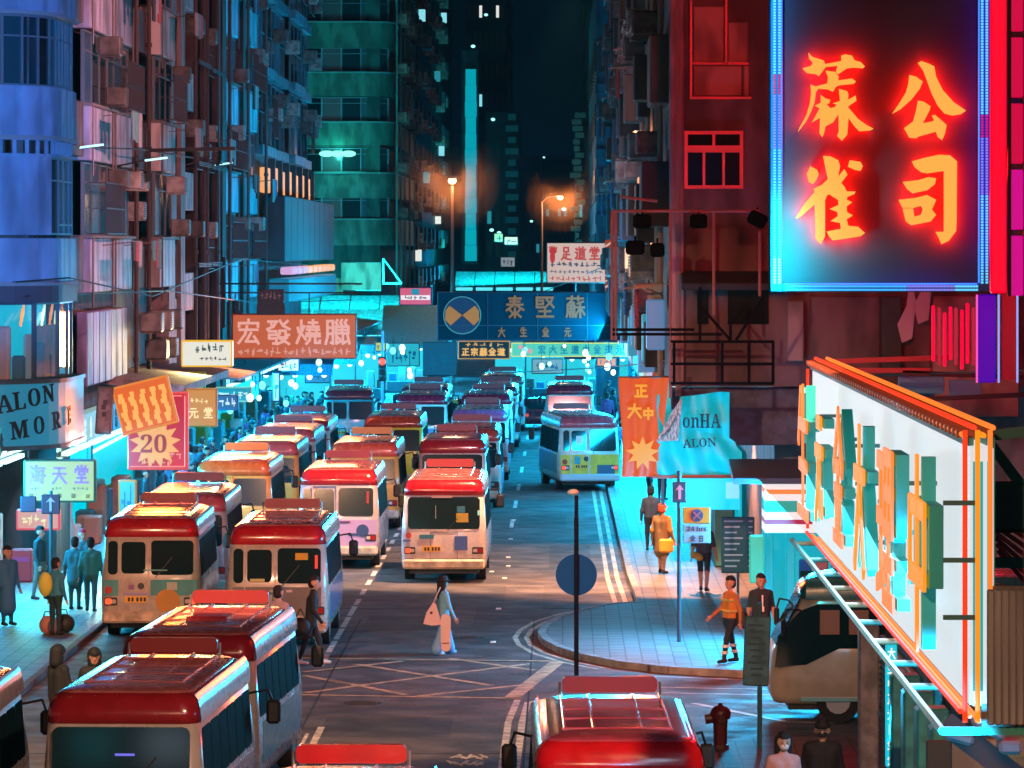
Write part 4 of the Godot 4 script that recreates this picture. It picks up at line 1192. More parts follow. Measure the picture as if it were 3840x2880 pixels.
func green_block() -> void:
	var s := 34.0
	var z := -K / s
	var t := thing("apartment_building", "green-lit rounded block with curved balcony bands at the far street corner", "building", Vector3(-13, 0, z))
	var path := arc_path(-5.0, 2.0, 0.0, -40.0, 1.6, 8)
	var core := MB.new()
	core.box(Vector3(-2.6, 16, -21), Vector3(8.0, 32, 41.6))
	put(t, "wall", core, mat(0.03, 0.1, 0.1, 0.8, "streak"))
	var gm := mat(0.04, 0.19, 0.165, 0.6, "streak")
	var gl := glass_list()
	for b in [[475, 530], [375, 428], [265, 313], [158, 208], [49, 104], [-60, -5], [-170, -115]]:
		var y1 := HY(b[0], s)
		var y0 := HY(b[1], s)
		var m := MB.new()
		path_wall(m, path, y0, y1, 0.5, 0.3)
		put(t, "balcony_wall", m, gm if b[0] < 370 else mat(0.09, 0.22, 0.2, 0.6, "streak"))
		m = MB.new(); path_wall(m, path, y1, y1 + 0.08, 0.6, 0.36)
		put(t, "ledge", m, mat(0.1, 0.35, 0.36, 0.6))
		glazed_band(t, path, y1 + 0.1, y1 + 1.62, 1.25, 0.2, 9.0, mat(0.1, 0.24, 0.32, 0.5), gl, 0.25)
		var d := 11.0
		var k := 0
		while d < 44:
			var q: Array = path_at(path, d)
			if k % 3 != 1: ac_unit(t, Vector3(q[0].x + 0.3, y1 + 0.5 + (k % 2) * 0.6, q[0].y), Vector3.RIGHT, 1.2)
			d += 2.6; k += 1
	var lampm := MB.new()
	for k in 3: lampm.ell(Vector3(-2.0 + k * 0.7, HY(332, s), -0.2), Vector3(0.55, 0.22, 0.2), 10, 6)
	put(t, "ceiling_lamp", lampm, emi(0.25, 0.85, 0.65, 1.5), true)
	omni(t, Vector3(-1.2, HY(336, s), 0.9), Color(0.3, 0.95, 0.8), 4, 0.2)
	pipes(t, 2.4, [-2.0, -9, -17, -26, -36], 3, 30, mat(0.08, 0.3, 0.3, 0.7))
	# the sheets and frames hung out lower down
	var f := thing("lean_to_frame", "lit triangular roof frame on the ledge below the green block", "frame", W(828, 612, 36))
	var m := MB.new()
	m.tube([Vector3(0, 0, 0), Vector3(0, 1.5, 0), Vector3(1.1, 0, 0), Vector3(0, 0, 0)], 0.06)
	put(f, "steel_frame", m, mat(0.3, 0.7, 0.7, 0.5))
	m = MB.new(); m.box(Vector3(-0.9, 0.4, -0.3), Vector3(1.5, 1.7, 0.3))
	put(f, "lit_panel_light", m, emi(0.0, 0.4, 0.42, 0.9))
	var b := thing("billboard", "pale peeling billboard with faded lettering below the green block", "billboard", W(780, 625, 37))
	m = MB.new(); m.box(Vector3(0, 0.75, 0), Vector3(2.3, 1.6, 0.2))
	put(b, "board", m, mat(0.4, 0.32, 0.25, 0.7, "streak"))
	m = MB.new(); m.box(Vector3(-4.5, 0.2, -0.5), Vector3(6.8, 0.9, 0.3))
	put(b, "fascia_panel", m, mat(0.5, 0.3, 0.2, 0.7, "streak"))
	for k in 8:
		m = MB.new(); m.box(Vector3(-7 + k * 0.7, 0.2, -0.32), Vector3(0.4, 0.45, 0.05))
		put(b, "letter_mark", m, mat(0.08, 0.2, 0.26, 0.6))

func tower(label: String, x0: float, x1: float, ytop: float, s: float, depth: float, wallm: Material, winm: Material, litm: Array, cols: int, lit_share: float, seed_: int) -> Node3D:
	var r := RandomNumberGenerator.new(); r.seed = seed_
	var w := (x1 - x0) / s
	var top := HY(ytop, s)
	var t := thing("tower_block", label, "tower block", Vector3((x0 + x1) / 2 / s - VX / s, 0, -K / s))
	var m := MB.new(); m.box(Vector3(0, top / 2, -depth / 2), Vector3(w, top, depth))
	put(t, "wall", m, wallm)
	var rows := int(top / 3.2)
	var dark := MB.new()
	var fl := MB.new()
	for j in range(2, rows):
		fl.box(Vector3(0, j * 3.2, 0.06), Vector3(w + 0.1, 0.5, 0.22))
		for i in cols:
			var cx := -w / 2 + w * (i + 0.5) / cols
			var ww := w / cols * 0.55
			if r.randf() < lit_share:
				m = MB.new(); m.box(Vector3(cx, j * 3.2 + 1.7, 0.03), Vector3(ww * 0.9, 1.3, 0.1))
				put(t, "lit_window", m, litm[r.randi() % litm.size()])
			else: dark.box(Vector3(cx, j * 3.2 + 1.7, 0.0), Vector3(ww, 1.7, 0.08))
		for k in int(depth / 5.0):
			for sd in [-1, 1]: dark.box(Vector3(sd * w / 2, j * 3.2 + 1.7, -2.5 - k * 5.0), Vector3(0.12, 1.6, 2.4))
	stuff(t, "dark_windows", dark, winm)
	stuff(t, "floor_edges", fl, wallm)
	return t
func far_left() -> void:
	var dk := mat(0.012, 0.045, 0.06, 0.8, "streak")
	var wn := glass(0.004, 0.012, 0.018, 0.5)
	var li := [emi(0.25, 0.75, 0.85, 1.0), emi(0.02, 0.25, 0.32, 0.9), emi(0.8, 0.8, 0.75, 1.0)]
	# dark row behind the green block, still on the street line
	var t := thing("apartment_building", "dark row of flats bristling with air conditioners beyond the green block", "building", Vector3(-11.6, 0, -326))
	var m := MB.new(); m.box(Vector3(-5, 20, -70), Vector3(10, 40, 140))
	put(t, "wall", m, dk)
	var r := RandomNumberGenerator.new(); r.seed = 9
	for f in 9:
		for k in 9:
			var z := -3.0 - k * 11.0 - r.randf() * 4
			ac_unit(t, Vector3(0, 5 + f * 3.2 + r.randf(), z), Vector3.RIGHT, 1.5)
			m = MB.new(); m.cbox(Vector3(0.3, 6 + f * 3.2, z - 4), Vector3(0.9, 1.2, 3.5), 0.05)
			put(t, "balcony", m, mat(0.02, 0.09, 0.12, 0.7, "streak"))
			if r.randf() < 0.1:
				m = MB.new(); m.box(Vector3(0.35, 7.6 + f * 3.2, z - 4), Vector3(0.5, 0.9, 1.4))
				put(t, "lit_window", m, li[r.randi() % 3])
	# bright cyan end wall lit like a strip
	t = thing("lit_facade_strip", "tall narrow cyan light strip running up the far tower's edge", "light strip", W(1017, 565, 22.6))
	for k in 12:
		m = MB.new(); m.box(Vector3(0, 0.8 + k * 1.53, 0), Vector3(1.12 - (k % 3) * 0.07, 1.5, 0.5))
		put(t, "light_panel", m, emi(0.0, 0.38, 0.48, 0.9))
	m = MB.new(); m.box(Vector3(-0.1, 10, -2), Vector3(1.6, 20.5, 3.0))
	put(t, "wall", m, dk)
	tower("tall dark tower with a few lit windows left of the open sky", 1008, 1093, -80, 20, 60, mat(0.012, 0.03, 0.045, 0.8), wn, li, 7, 0.06, 31)
	tower("mid-height far tower with pale teal balcony ends beside the dark tower", 1048, 1120, 243, 21, 30, mat(0.02, 0.07, 0.09, 0.8), wn, li, 4, 0.08, 32)
	tower("low distant block at the end of the street under the street lamps", 1118, 1168, 338, 14, 40, mat(0.015, 0.08, 0.1, 0.8), wn, li, 4, 0.1, 33)
	tower("far dark blue block in the gap at the end of the street", 1164, 1240, 430, 12, 40, mat(0.01, 0.03, 0.05, 0.8), wn, li, 6, 0.12, 34)
	t = thing("tower_balconies", "stack of pale teal balcony boxes on the mid-height far tower", "balcony stack", W(1106, 560, 21.3))
	for k in 13:
		m = MB.new(); m.cbox(Vector3(0, 0.5 + k * 1.16, 0), Vector3(1.3 if k % 2 else 0.8, 0.62, 0.8), 0.03)
		put(t, "balcony", m, mat(0.08, 0.4, 0.45, 0.7))

# ---------------------------------------------------------------- right side of the street
func right_building() -> void:
	var s := 100.0
	var z := -K / s
	var x0 := 2.35
	var red := mat(0.1, 0.07, 0.08, 0.75, "streak")
	var t := thing("apartment_building", "red-lit old corner block behind the big neon sign, overhanging the pavement", "building", Vector3(x0, 0, z))
	var m := MB.new(); m.box(Vector3(9.0, 15.3, -46), Vector3(18.0, 20.2, 92))
	put(t, "wall", m, red)
	m = MB.new(); m.box(Vector3(10.1, 2.6, -46.5), Vector3(15.6, 5.2, 90))
	put(t, "ground_storey_wall", m, mat(0.16, 0.15, 0.19, 0.7, "streak"))
	m = MB.new(); m.cbox(Vector3(1.5, 4.55, -0.3), Vector3(3.0, 1.25, 0.4), 0.03)
	put(t, "fascia", m, mat(0.05, 0.08, 0.14, 0.7, "grime"))
	m = MB.new(); m.cbox(Vector3(0.12, 15, 0.05), Vector3(0.3, 19.4, 0.25), 0.03)
	put(t, "corner_pier", m, mat(0.3, 0.2, 0.24, 0.7, "streak"))
	var L := func(px: float) -> float: return (px - VX) / s - x0
	var H := func(py: float) -> float: return HY(py, s)
	var fr := mat(0.75, 0.12, 0.12, 0.6)
	var dk := [matt(0.008, 0.008, 0.01), matt(0.012, 0.01, 0.012), matt(0.006, 0.01, 0.014)]
	# five-pane window
	var w0: float = L.call(1478)
	var wd := 1.27
	window(t, Vector3(w0, H.call(408), 0.08), Vector3.RIGHT, wd, 0.86, 3, 0, fr, dk, 0.075)
	window(t, Vector3(w0, H.call(408) + 0.86, 0.08), Vector3.RIGHT, wd, 0.39, 2, 0, fr, dk, 0.075)
	# upper window with boarded panes
	m = MB.new()
	m.box(Vector3(L.call(1492), H.call(95), 0.12), Vector3(0.05, 2.35, 0.22)); m.box(Vector3(L.call(1556), H.call(212), 0.12), Vector3(1.32, 0.05, 0.26)); m.box(Vector3(L.call(1556), H.call(138), 0.12), Vector3(1.2, 0.05, 0.2)); m.box(Vector3(L.call(1568), H.call(70), 0.12), Vector3(0.05, 1.4, 0.2))
	put(t, "window_frame", m, fr)
	for e in [[1497, 14, 1564, 136], [1572, 48, 1616, 136], [1497, 142, 1602, 208], [1605, 142, 1618, 208]]:
		m = MB.new(); m.cbox(Vector3((L.call(e[0]) + L.call(e[2])) / 2, (H.call(e[1]) + H.call(e[3])) / 2, 0.06), Vector3((e[2] - e[0]) / s, (e[3] - e[1]) / s, 0.12), 0.02)
		put(t, "boarded_pane", m, mat(0.3, 0.18, 0.16, 0.6, "streak"))
	for yy in [-260, -130]:
		window(t, Vector3(w0, H.call(yy), 0.08), Vector3.RIGHT, 1.3, 1.2, 3, 0.7, fr, dk, 0.07)
	# dark openings and awning lower down
	m = MB.new(); m.cbox(Vector3(L.call(1585), H.call(606), 0.5), Vector3(2.3, 0.18, 1.0), 0.03, Basis(Vector3.RIGHT, 0.25))
	put(t, "awning", m, mat(0.015, 0.012, 0.012, 0.8))
	for e in [[1506, 622, 1530, 700], [1572, 622, 1660, 700]]:
		m = MB.new(); m.box(Vector3((L.call(e[0]) + L.call(e[2])) / 2, (H.call(e[1]) + H.call(e[3])) / 2, 0.0), Vector3((e[2] - e[0]) / s, (e[3] - e[1]) / s, 0.1))
		put(t, "window", m, glass(0.006, 0.01, 0.01))
	for e in [[1700, 650, 1735, 780, 0.25], [1750, 640, 1900, 800, 0.1], [1905, 640, 1945, 800, 0.3], [1950, 640, 2010, 800, 0.05], [2015, 640, 2200, 900, 0.1]]:
		m = MB.new(); m.cbox(Vector3((L.call(e[0]) + L.call(e[2])) / 2, (H.call(e[1]) + H.call(e[3])) / 2, e[4] / 2), Vector3((e[2] - e[0]) / s, (e[3] - e[1]) / s, e[4]), 0.02)
		put(t, "wall_panel", m, [mat(0.2, 0.15, 0.15, 0.7, "streak"), mat(0.05, 0.07, 0.06, 0.8, "streak"), mat(0.12, 0.07, 0.07, 0.8, "streak"), mat(0.28, 0.2, 0.18, 0.7, "streak")][int(e[0]) % 4])
	for k in 2:      # torn pale sheet
		m = MB.new()
		m.prism(PackedVector2Array([Vector2(0, 0), Vector2(0.22, 0.1), Vector2(0.3, 0.9), Vector2(0.18, 1.5), Vector2(0.1, 0.8), Vector2(-0.1, 0.4)]), Vector3(L.call(1945 + k * 35), H.call(740 - k * 40), 0.45), Vector3.RIGHT, Vector3.UP, 0.02)
		put(t, "torn_sheet", m, mat(0.4, 0.32, 0.34, 0.8))
	pipes(t, L.call(1465), [0.16], 5, 22, mat(0.2, 0.13, 0.13, 0.7))
	# long side face towards the street: balconies, air conditioners, racks and pipes
	var r := RandomNumberGenerator.new(); r.seed = 77
	var tones := [mat(0.16, 0.11, 0.085, 0.7, "streak"), mat(0.2, 0.18, 0.24, 0.7, "streak"), mat(0.05, 0.04, 0.036, 0.8, "streak"), mat(0.1, 0.075, 0.06, 0.7, "streak")]
	for f in 6:
		var y := 5.4 + f * 3.1
		var zz := -2.0
		while zz > -88:
			var w := r.randf_range(2.2, 4.5)
			var k := r.randi() % 5
			if k < 3:
				m = MB.new(); m.cbox(Vector3(-0.15, y + r.randf_range(0.5, 0.9), zz - w / 2), Vector3(r.randf_range(0.5, 1.0), r.randf_range(0.9, 1.6), w * 0.8), 0.03)
				put(t, "balcony", m, tones[r.randi() % 4])
			window(t, Vector3(0.05, y + 1.5, zz - w * 0.9), Vector3.BACK, w * 0.7, 1.2, 2, 0.6, mat(0.16, 0.11, 0.1, 0.6), dk)
			if k != 1: ac_unit(t, Vector3(-0.1, y + r.randf_range(1.7, 2.6), zz - r.randf() * w), Vector3.LEFT, r.randf_range(0.9, 1.3))
			if k == 3:
				m = MB.new()
				for q in 3: m.bar(Vector3(-0.9 + q * 0.2, y + 1.9, zz), Vector3(-0.9 + q * 0.2, y + 1.9, zz - w * 0.8), 0.03, 0.03)
				m.bar(Vector3(0, y + 2.0, zz), Vector3(-1.0, y + 1.9, zz), 0.035, 0.035)
				put(t, "drying_rack", m, mat(0.3, 0.22, 0.18, 0.6))
				if r.randf() < 0.6:
					m = MB.new(); m.cbox(Vector3(-0.7, y + 1.45, zz - w * 0.3), Vector3(0.1, 0.85, 0.6), 0.03)
					put(t, "laundry", m, [mat(0.35, 0.3, 0.42, 0.9, "cloth"), mat(0.4, 0.08, 0.1, 0.9, "cloth"), mat(0.1, 0.2, 0.4, 0.9, "cloth")][r.randi() % 3])
			zz -= w + r.randf_range(0.3, 1.6)
	pipes(t, -0.15, [-4.0, -7.5, -12.0, -19, -27, -40], 5.3, 24, mat(0.34, 0.2, 0.14, 0.6))
	for k in 9:
		m = MB.new(); m.cbox(Vector3(-0.3, 6.5 - (k % 3) * 0.4, -2.0 - k * 5.5), Vector3(0.4, 1.1, 0.9), 0.03)
		put(t, "window_light_box", m, emi(0.03, 0.3, 0.45, 0.8) if k % 2 else emi(0.1, 0.25, 0.5, 0.7))
	# scaffold of old sign frames with floodlights
	var g := thing("sign_scaffold", "rusty pipe scaffold with black floodlights on the red-lit block", "scaffold", Vector3(1.2, 5.0, -93))
	var sc := 103.2
	var P := func(px: float, py: float) -> Vector3: return W(px, py, sc) - Vector3(1.2, 5.0, -93.02)
	var pk := mat(0.2, 0.11, 0.11, 0.6)
	for e in [[1322, 456, 1640, 456], [1542, 458, 1542, 680], [1641, 500, 1641, 640], [1322, 456, 1322, 735], [1330, 456, 1330, 735], [1448, 456, 1448, 860], [1340, 425, 1420, 435]]:
		m = MB.new(); m.tube([P.call(e[0], e[1]), P.call(e[2], e[3])], 0.035)
		put(g, "scaffold_pipe", m, pk)
	for e in [[1387, 478, 0.38], [1509, 478, 0.36], [1636, 474, 0.4], [1372, 535, 0.4], [1420, 540, 0.3]]:
		m = MB.new()
		var c: Vector3 = P.call(e[0], e[1])
		m.cbox(c, Vector3(e[2], 0.3, 0.25), 0.05, Basis(Vector3.BACK, -0.5 if e[0] > 1600 else 0.0)); m.bar(c, c + Vector3(0, 0.25, 0), 0.04, 0.04)
		put(g, "floodlight", m, matt(0.004, 0.004, 0.004))
	g = thing("steel_cage", "black steel cage of grid bars under the pipe scaffold", "steel cage", Vector3(2.4, 5.3, -93))
	P = func(px: float, py: float) -> Vector3: return W(px, py, sc) - Vector3(2.4, 5.3, -93.02)
	for e in [[1448, 738, 1672, 738], [1448, 828, 1672, 828], [1456, 738, 1456, 828], [1560, 738, 1560, 828], [1618, 738, 1618, 828], [1670, 738, 1670, 828], [1448, 786, 1672, 786], [1512, 620, 1512, 735], [1512, 660, 1578, 735], [1578, 690, 1578, 735], [1650, 640, 1590, 735], [1322, 712, 1500, 712], [1322, 722, 1560, 722]]:
		m = MB.new(); m.bar(P.call(e[0], e[1]), P.call(e[2], e[3]) + Vector3(0, 0, 0.003), 0.06, 0.06)
		put(g, "cage_bar", m, matt(0.006, 0.006, 0.008))
	# blue bands and dark slivers further down the right side
	tower("right-hand far block with stacked blue curved bands", 1288, 1338, -60, 44, 60, mat(0.02, 0.12, 0.17, 0.7, "streak"), glass(0.004, 0.012, 0.02, 0.5), [emi(0.1, 0.6, 0.8, 0.9)], 2, 0.05, 41)
	tower("slim dark right-hand tower edged with bright cyan ledges", 1246, 1292, 238, 27, 60, mat(0.015, 0.12, 0.16, 0.7, "streak"), glass(0.004, 0.012, 0.02, 0.5), [emi(0.05, 0.5, 0.6, 0.9)], 3, 0.08, 42)
	tower("dark high tower behind the cyan-edged tower on the right", 1268, 1310, -60, 22, 50, mat(0.006, 0.03, 0.05, 0.8), glass(0.003, 0.008, 0.014, 0.5), [emi(0.05, 0.4, 0.5, 0.9)], 3, 0.03, 43)
	g = thing("lit_ledges", "ragged cyan-lit ledges and plants on the edge of the slim right tower", "ledges", W(1242, 560, 27.2))
	for k in 22:
		m = MB.new(); m.cbox(Vector3(r.randf() * 0.5, 0.3 + k * 0.53, 0.3), Vector3(0.3 + r.randf() * 0.6, 0.42, 0.4), 0.05)
		put(g, "ledge", m, mat(0.05, 0.5, 0.55, 0.7))
func corner_store() -> void:
	var s := 103.0
	var z := -K / s
	var t := thing("corner_store", "bright cyan corner store with striped fascia beneath the red-lit block", "shop", Vector3(4.2, 0, z))
	var L := func(px: float, py: float) -> Vector3: return W(px, py, s) - Vector3(4.2, 0, z)
	var m := MB.new()
	for e in [[1027, 1048, 0], [1048, 1058, 1], [1058, 1072, 0], [1072, 1096, 2], [1096, 1112, 0], [1112, 1122, 3], [1122, 1140, 0]]:
		m = MB.new()
		var a: Vector3 = L.call(1645, e[0])
		var b: Vector3 = L.call(1800, e[1])
		m.box(Vector3((a.x + b.x) / 2, (a.y + b.y) / 2, 0.9), Vector3(b.x - a.x, a.y - b.y - 0.004, 1.6 - 0.012 * e[2]))
		put(t, "sign_stripe", m, [emi(0.85, 0.8, 0.8, 0.95), emi(0.9, 0.25, 0.05, 0.9), emi(0.0, 0.35, 0.3, 0.9), emi(0.4, 0.01, 0.06, 0.9)][e[2]])
	m = MB.new(); m.box(L.call(1690, 1020) + Vector3(0.1, 0.05, 0.6), Vector3(2.4, 0.12, 2.4), Basis(Vector3.RIGHT, 0.12))
	put(t, "canopy", m, mat(0.04, 0.09, 0.16, 0.5))
	for x in [0.1, 0.55]:
		m = MB.new(); m.cbox(Vector3(x, 1.2, 0.6), Vector3(0.2, 2.3, 0.25), 0.03)
		put(t, "lit_pillar_light", m, emi(0.0, 0.4, 0.5, 0.9))
	m = MB.new(); m.box(Vector3(1.2, 1.25, -0.4), Vector3(2.4, 2.3, 0.1))
	put(t, "shop_window_light", m, emi(0.0, 0.42, 0.52, 0.9))
	for k in 8:
		m = MB.new(); m.cbox(Vector3(0.9 + (k % 4) * 0.35, 0.5 + (k / 4) * 0.9, -0.2), Vector3(0.26, 0.5, 0.2), 0.03)
		put(t, "shelf_goods", m, [mat(0.02, 0.1, 0.3), mat(0.4, 0.1, 0.1), mat(0.5, 0.5, 0.5), mat(0.1, 0.3, 0.1)][k % 4])
	m = MB.new(); m.cbox(L.call(1640, 1200) + Vector3(-0.1, 0, 1.0), Vector3(0.3, 1.0, 0.2), 0.03)
	put(t, "poster_light", m, emi(0.05, 0.5, 0.3, 0.8))
	area(t, Vector3(4.7, 3.1, z + 2.3), Vector3(1.5, 0, z + 4.5), CYAN, 260, 2.4, 0.8)
	# menu board by the shop
	var b := thing("menu_board", "tall dark green menu board with rows of pale print beside the store", "menu board", W(1594, 1362, 97) * Vector3(1, 0, 1) + Vector3(0, 0.13, 0))
	m = MB.new(); m.cbox(Vector3(0, 1.45, 0), Vector3(0.74, 1.25, 0.08), 0.02)
	put(b, "board", m, mat(0.015, 0.09, 0.1, 0.4))
	for k in 9:
		m = MB.new(); m.box(Vector3(-0.1 - (k % 3) * 0.03, 1.98 - k * 0.125, 0.045), Vector3(0.42 - (k % 3) * 0.08, 0.035, 0.01)); m.box(Vector3(0.28, 1.98 - k * 0.125, 0.045), Vector3(0.09, 0.03, 0.01))
		put(b, "print_line", m, mat(0.6, 0.7, 0.7, 0.6))
	m = MB.new(); m.bar(Vector3(0, 0, 0), Vector3(0, 0.9, 0), 0.06, 0.06); m.box(Vector3(0, 0.03, 0), Vector3(0.5, 0.06, 0.4))
	put(b, "stand", m, mat(0.03, 0.05, 0.06, 0.5))
func hanging_cloths() -> void:
	# big teal salon banner and the orange vertical banner
	var s := 102.0
	var t := thing("banner", "crumpled teal hair salon banner hung under the overhang", "banner", W(1500, 1030, s))
	var m := MB.new()
	var nx := 16
	var ny := 18
	var Q := func(i: int, j: int) -> Vector3:
		var u := float(i) / nx
		var v := float(j) / ny
		var x := lerpf(-0.78 - 0.02 * sin(v * 9), 0.74, u) + (0.35 * (1.0 - v) * (1.0 - v) * (u if v < 0.4 else 0.0))
		return Vector3(x, 1.75 * v - 0.05 * sin(u * 5), 0.08 * sin(u * 17 + v * 3) + 0.05 * sin(v * 14 + u * 6))
	for i in nx:
		for j in ny:
			if v_cut(i, j, nx, ny): continue
			m.quad(Q.call(i, j), Q.call(i + 1, j), Q.call(i + 1, j + 1), Q.call(i, j + 1))
	var tm := emi(0.0, 0.36, 0.4, 0.62, 0.8)  # cloth given its own glow for the light falling on it
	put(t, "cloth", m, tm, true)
	var ink := mat(0.01, 0.03, 0.04, 0.8)
	latin(t, "lettering", "onHA", Vector3(0.14, 1.18, 0.16), Basis().scaled(Vector3(0.8, 1.1, 1)), 0.36, ink, true, 0.015)
	latin(t, "lettering", "ALON", Vector3(0.1, 0.72, 0.17), Basis(Vector3.BACK, 0.06), 0.24, ink, true, 0.015)
	m = MB.new()
	m.prism(PackedVector2Array([Vector2(-0.82, 0.75), Vector2(-0.35, 0.78), Vector2(-0.25, 1.72), Vector2(-0.5, 1.35)]), Vector3(0, 0, 0.2), Vector3.RIGHT, Vector3.UP, 0.02)
	put(t, "folded_corner", m, mat(0.5, 0.42, 0.36, 0.8, "cloth"))
	m = MB.new()
	for k in 4: m.bar(Vector3(-0.7 + k * 0.09, 0.85 + k * 0.1, 0.225), Vector3(-0.5 + k * 0.05, 1.0 + k * 0.12, 0.225), 0.05, 0.01)
	put(t, "printed_leaf", m, mat(0.03, 0.2, 0.24, 0.7))
	m = MB.new()
	m.tube([Vector3(-0.9, 0, 0.1), Vector3(1.15, 0.02, 0.1)], 0.04)
	put(t, "rail", m, mat(0.4, 0.1, 0.08, 0.5))
	var a := thing("shop_awning", "flat teal awning panel over the pavement below the salon banner", "awning", W(1525, 1098, s))
	m = MB.new(); m.box(Vector3(0, 0.32, 0.25), Vector3(1.42, 0.66, 0.2))
	put(a, "awning_added_glow", m, emi(0.0, 0.42, 0.47, 0.8, 0.6))  # brightness put in as emission, the awning holds no lamp
	m = MB.new(); m.box(Vector3(0.55, 0.4, 0.36), Vector3(0.28, 0.34, 0.02))
	put(a, "pale_patch", m, mat(0.45, 0.52, 0.52, 0.6))
	area(a, W(1480, 1080, s) + Vector3(-0.3, 0, 2.2), W(1500, 950, s), CYAN, 16, 1.2, 0.3)  # added cyan light washing the banner from the front
	t = thing("banner", "long orange banner with yellow star print hanging beside the teal banner", "banner", W(1386, 1030, s))
	m = MB.new()
	for j in 14:
		for i in 8:
			var q := []
			for e in [[0, 0], [1, 0], [1, 1], [0, 1]]:
				var u: float = (i + e[0]) / 8.0
				var v: float = (j + e[1]) / 14.0
				q.append(Vector3(lerpf(-0.42 + 0.03 * sin(v * 5) - 0.04 * v, 0.36 + (0.22 * v if v > 0.3 else 0.0), u), 2.1 * v, 0.06 * sin(u * 15) + 0.03 * sin(v * 8)))
			m.quad(q[0], q[1], q[2], q[3])
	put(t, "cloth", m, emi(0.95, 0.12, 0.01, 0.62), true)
	m = MB.new()
	m.prism(star(0.36, 0.2, 9), Vector3(0.02, 0.5, 0.1), Vector3.RIGHT, Vector3.UP, 0.01)
	put(t, "star_print", m, emi(1.0, 0.4, 0.02, 0.75))
	for e in [["正", 1.68, 0.28], ["大", 1.25, 0.3], ["中", 1.22, 0.24]]:
		m = MB.new(); glyph(m, e[0], Vector3(-0.3 + (0.32 if e[0] == "中" else 0.0) + (0.15 if e[0] == "正" else 0.0), e[1], 0.11), Vector3.RIGHT, Vector3.UP, e[2], e[2], 0.05, 0.01)
		put(t, "lettering", m, emi(1.0, 0.42, 0.02, 0.75))
	m = MB.new(); m.tube([Vector3(-0.5, 2.1, 0), Vector3(0.7, 2.12, 0)], 0.03); m.tube([Vector3(0.45, -0.6, -0.1), Vector3(0.45, 2.4, -0.1)], 0.04)
	put(t, "rail", m, mat(0.1, 0.08, 0.08, 0.5))
	area(t, W(1386, 930, s) + Vector3(0, 0, 0.5), W(1386, 940, s) + Vector3(0, -0.3, 5), Color(1, 0.4, 0.12), 18, 0.7, 1.8)
func v_cut(i: int, j: int, nx: int, ny: int) -> bool:
	return i < nx * 0.3 and j > ny * 0.72 and (nx * 0.3 - i) < (j - ny * 0.72)

const CHARS := {
	"ma": [[[418,440,450,475,545,505,556,535,690,510,690,465,720,455,778,465,800,505,850,518,886,555,870,570,790,565,735,572,665,620,645,600,660,550,560,560,540,590,505,635,480,620,405,610,370,570,440,550,455,525,425,490],
		[560,590,640,600,670,640,665,670,780,655,812,680,790,700,680,710,650,720,620,765,580,745,500,740,480,770,470,850,440,930,400,1010,330,1100,345,1060,400,960,430,860,440,770,435,705,480,720,575,695,580,640],
		[520,790,560,820,600,830,590,860,570,870,600,900,640,890,650,870,620,860,680,840,670,740,740,760,750,790,745,830,810,795,815,840,770,870,745,890,830,990,900,1040,958,1070,930,1085,840,1092,800,1050,750,980,740,1120,695,1170,655,1130,670,1090,668,950,620,1020,560,1050,550,1100,535,1140,510,1110,515,980,445,1020,480,960,510,900,470,880,520,855]]],
	"jeuk": [[[435,1380,490,1410,505,1450,480,1500,455,1530,420,1510,405,1440], [760,1330,850,1345,868,1380,850,1420,800,1410,745,1385],
		[540,1295,600,1298,665,1330,680,1378,665,1468,715,1403,742,1450,690,1518,715,1548,735,1588,808,1590,800,1610,738,1636,738,1660,782,1678,735,1713,738,1760,786,1788,735,1820,748,1873,830,1881,886,1933,850,1960,700,1984,620,1995,590,1963,570,1920,688,1898,680,1850,600,1835,662,1793,658,1760,594,1734,668,1700,664,1660,592,1614,575,1618,556,1658,556,1963,520,2026,478,1978,470,1698,350,1803,310,1816,380,1698,470,1593,460,1568,530,1533,580,1488,560,1398]]],
	"gung": [[[1255,625,1310,640,1365,680,1340,740,1270,830,1180,910,1110,948,1170,860,1225,770,1245,700], [1325,525,1350,510,1410,530,1460,555,1475,640,1530,750,1620,850,1722,920,1680,950,1610,962,1545,945,1490,880,1440,780,1400,670,1370,590],
		[1325,838,1370,845,1430,885,1420,920,1365,1025,1440,1010,1460,1000,1440,960,1465,955,1530,1010,1562,1040,1548,1110,1525,1165,1490,1140,1475,1095,1330,1135,1310,1150,1255,1145,1210,1065,1285,1010,1310,920]]],
	"si": [[[1275,1340,1380,1310,1500,1285,1590,1290,1648,1340,1645,1828,1640,1918,1580,1998,1520,2026,1500,1978,1470,1923,1540,1923,1540,1420,1400,1440,1350,1430,1300,1390], [1200,1510,1330,1495,1410,1470,1475,1480,1465,1530,1400,1580,1280,1605,1235,1570],
		[1165,1658,1300,1643,1400,1618,1475,1658,1460,1698,1440,1738,1475,1783,1430,1838,1270,1870,1225,1838,1198,1730,1284,1730,1295,1798,1350,1783,1365,1738,1350,1708,1285,1727,1196,1724]]],
}
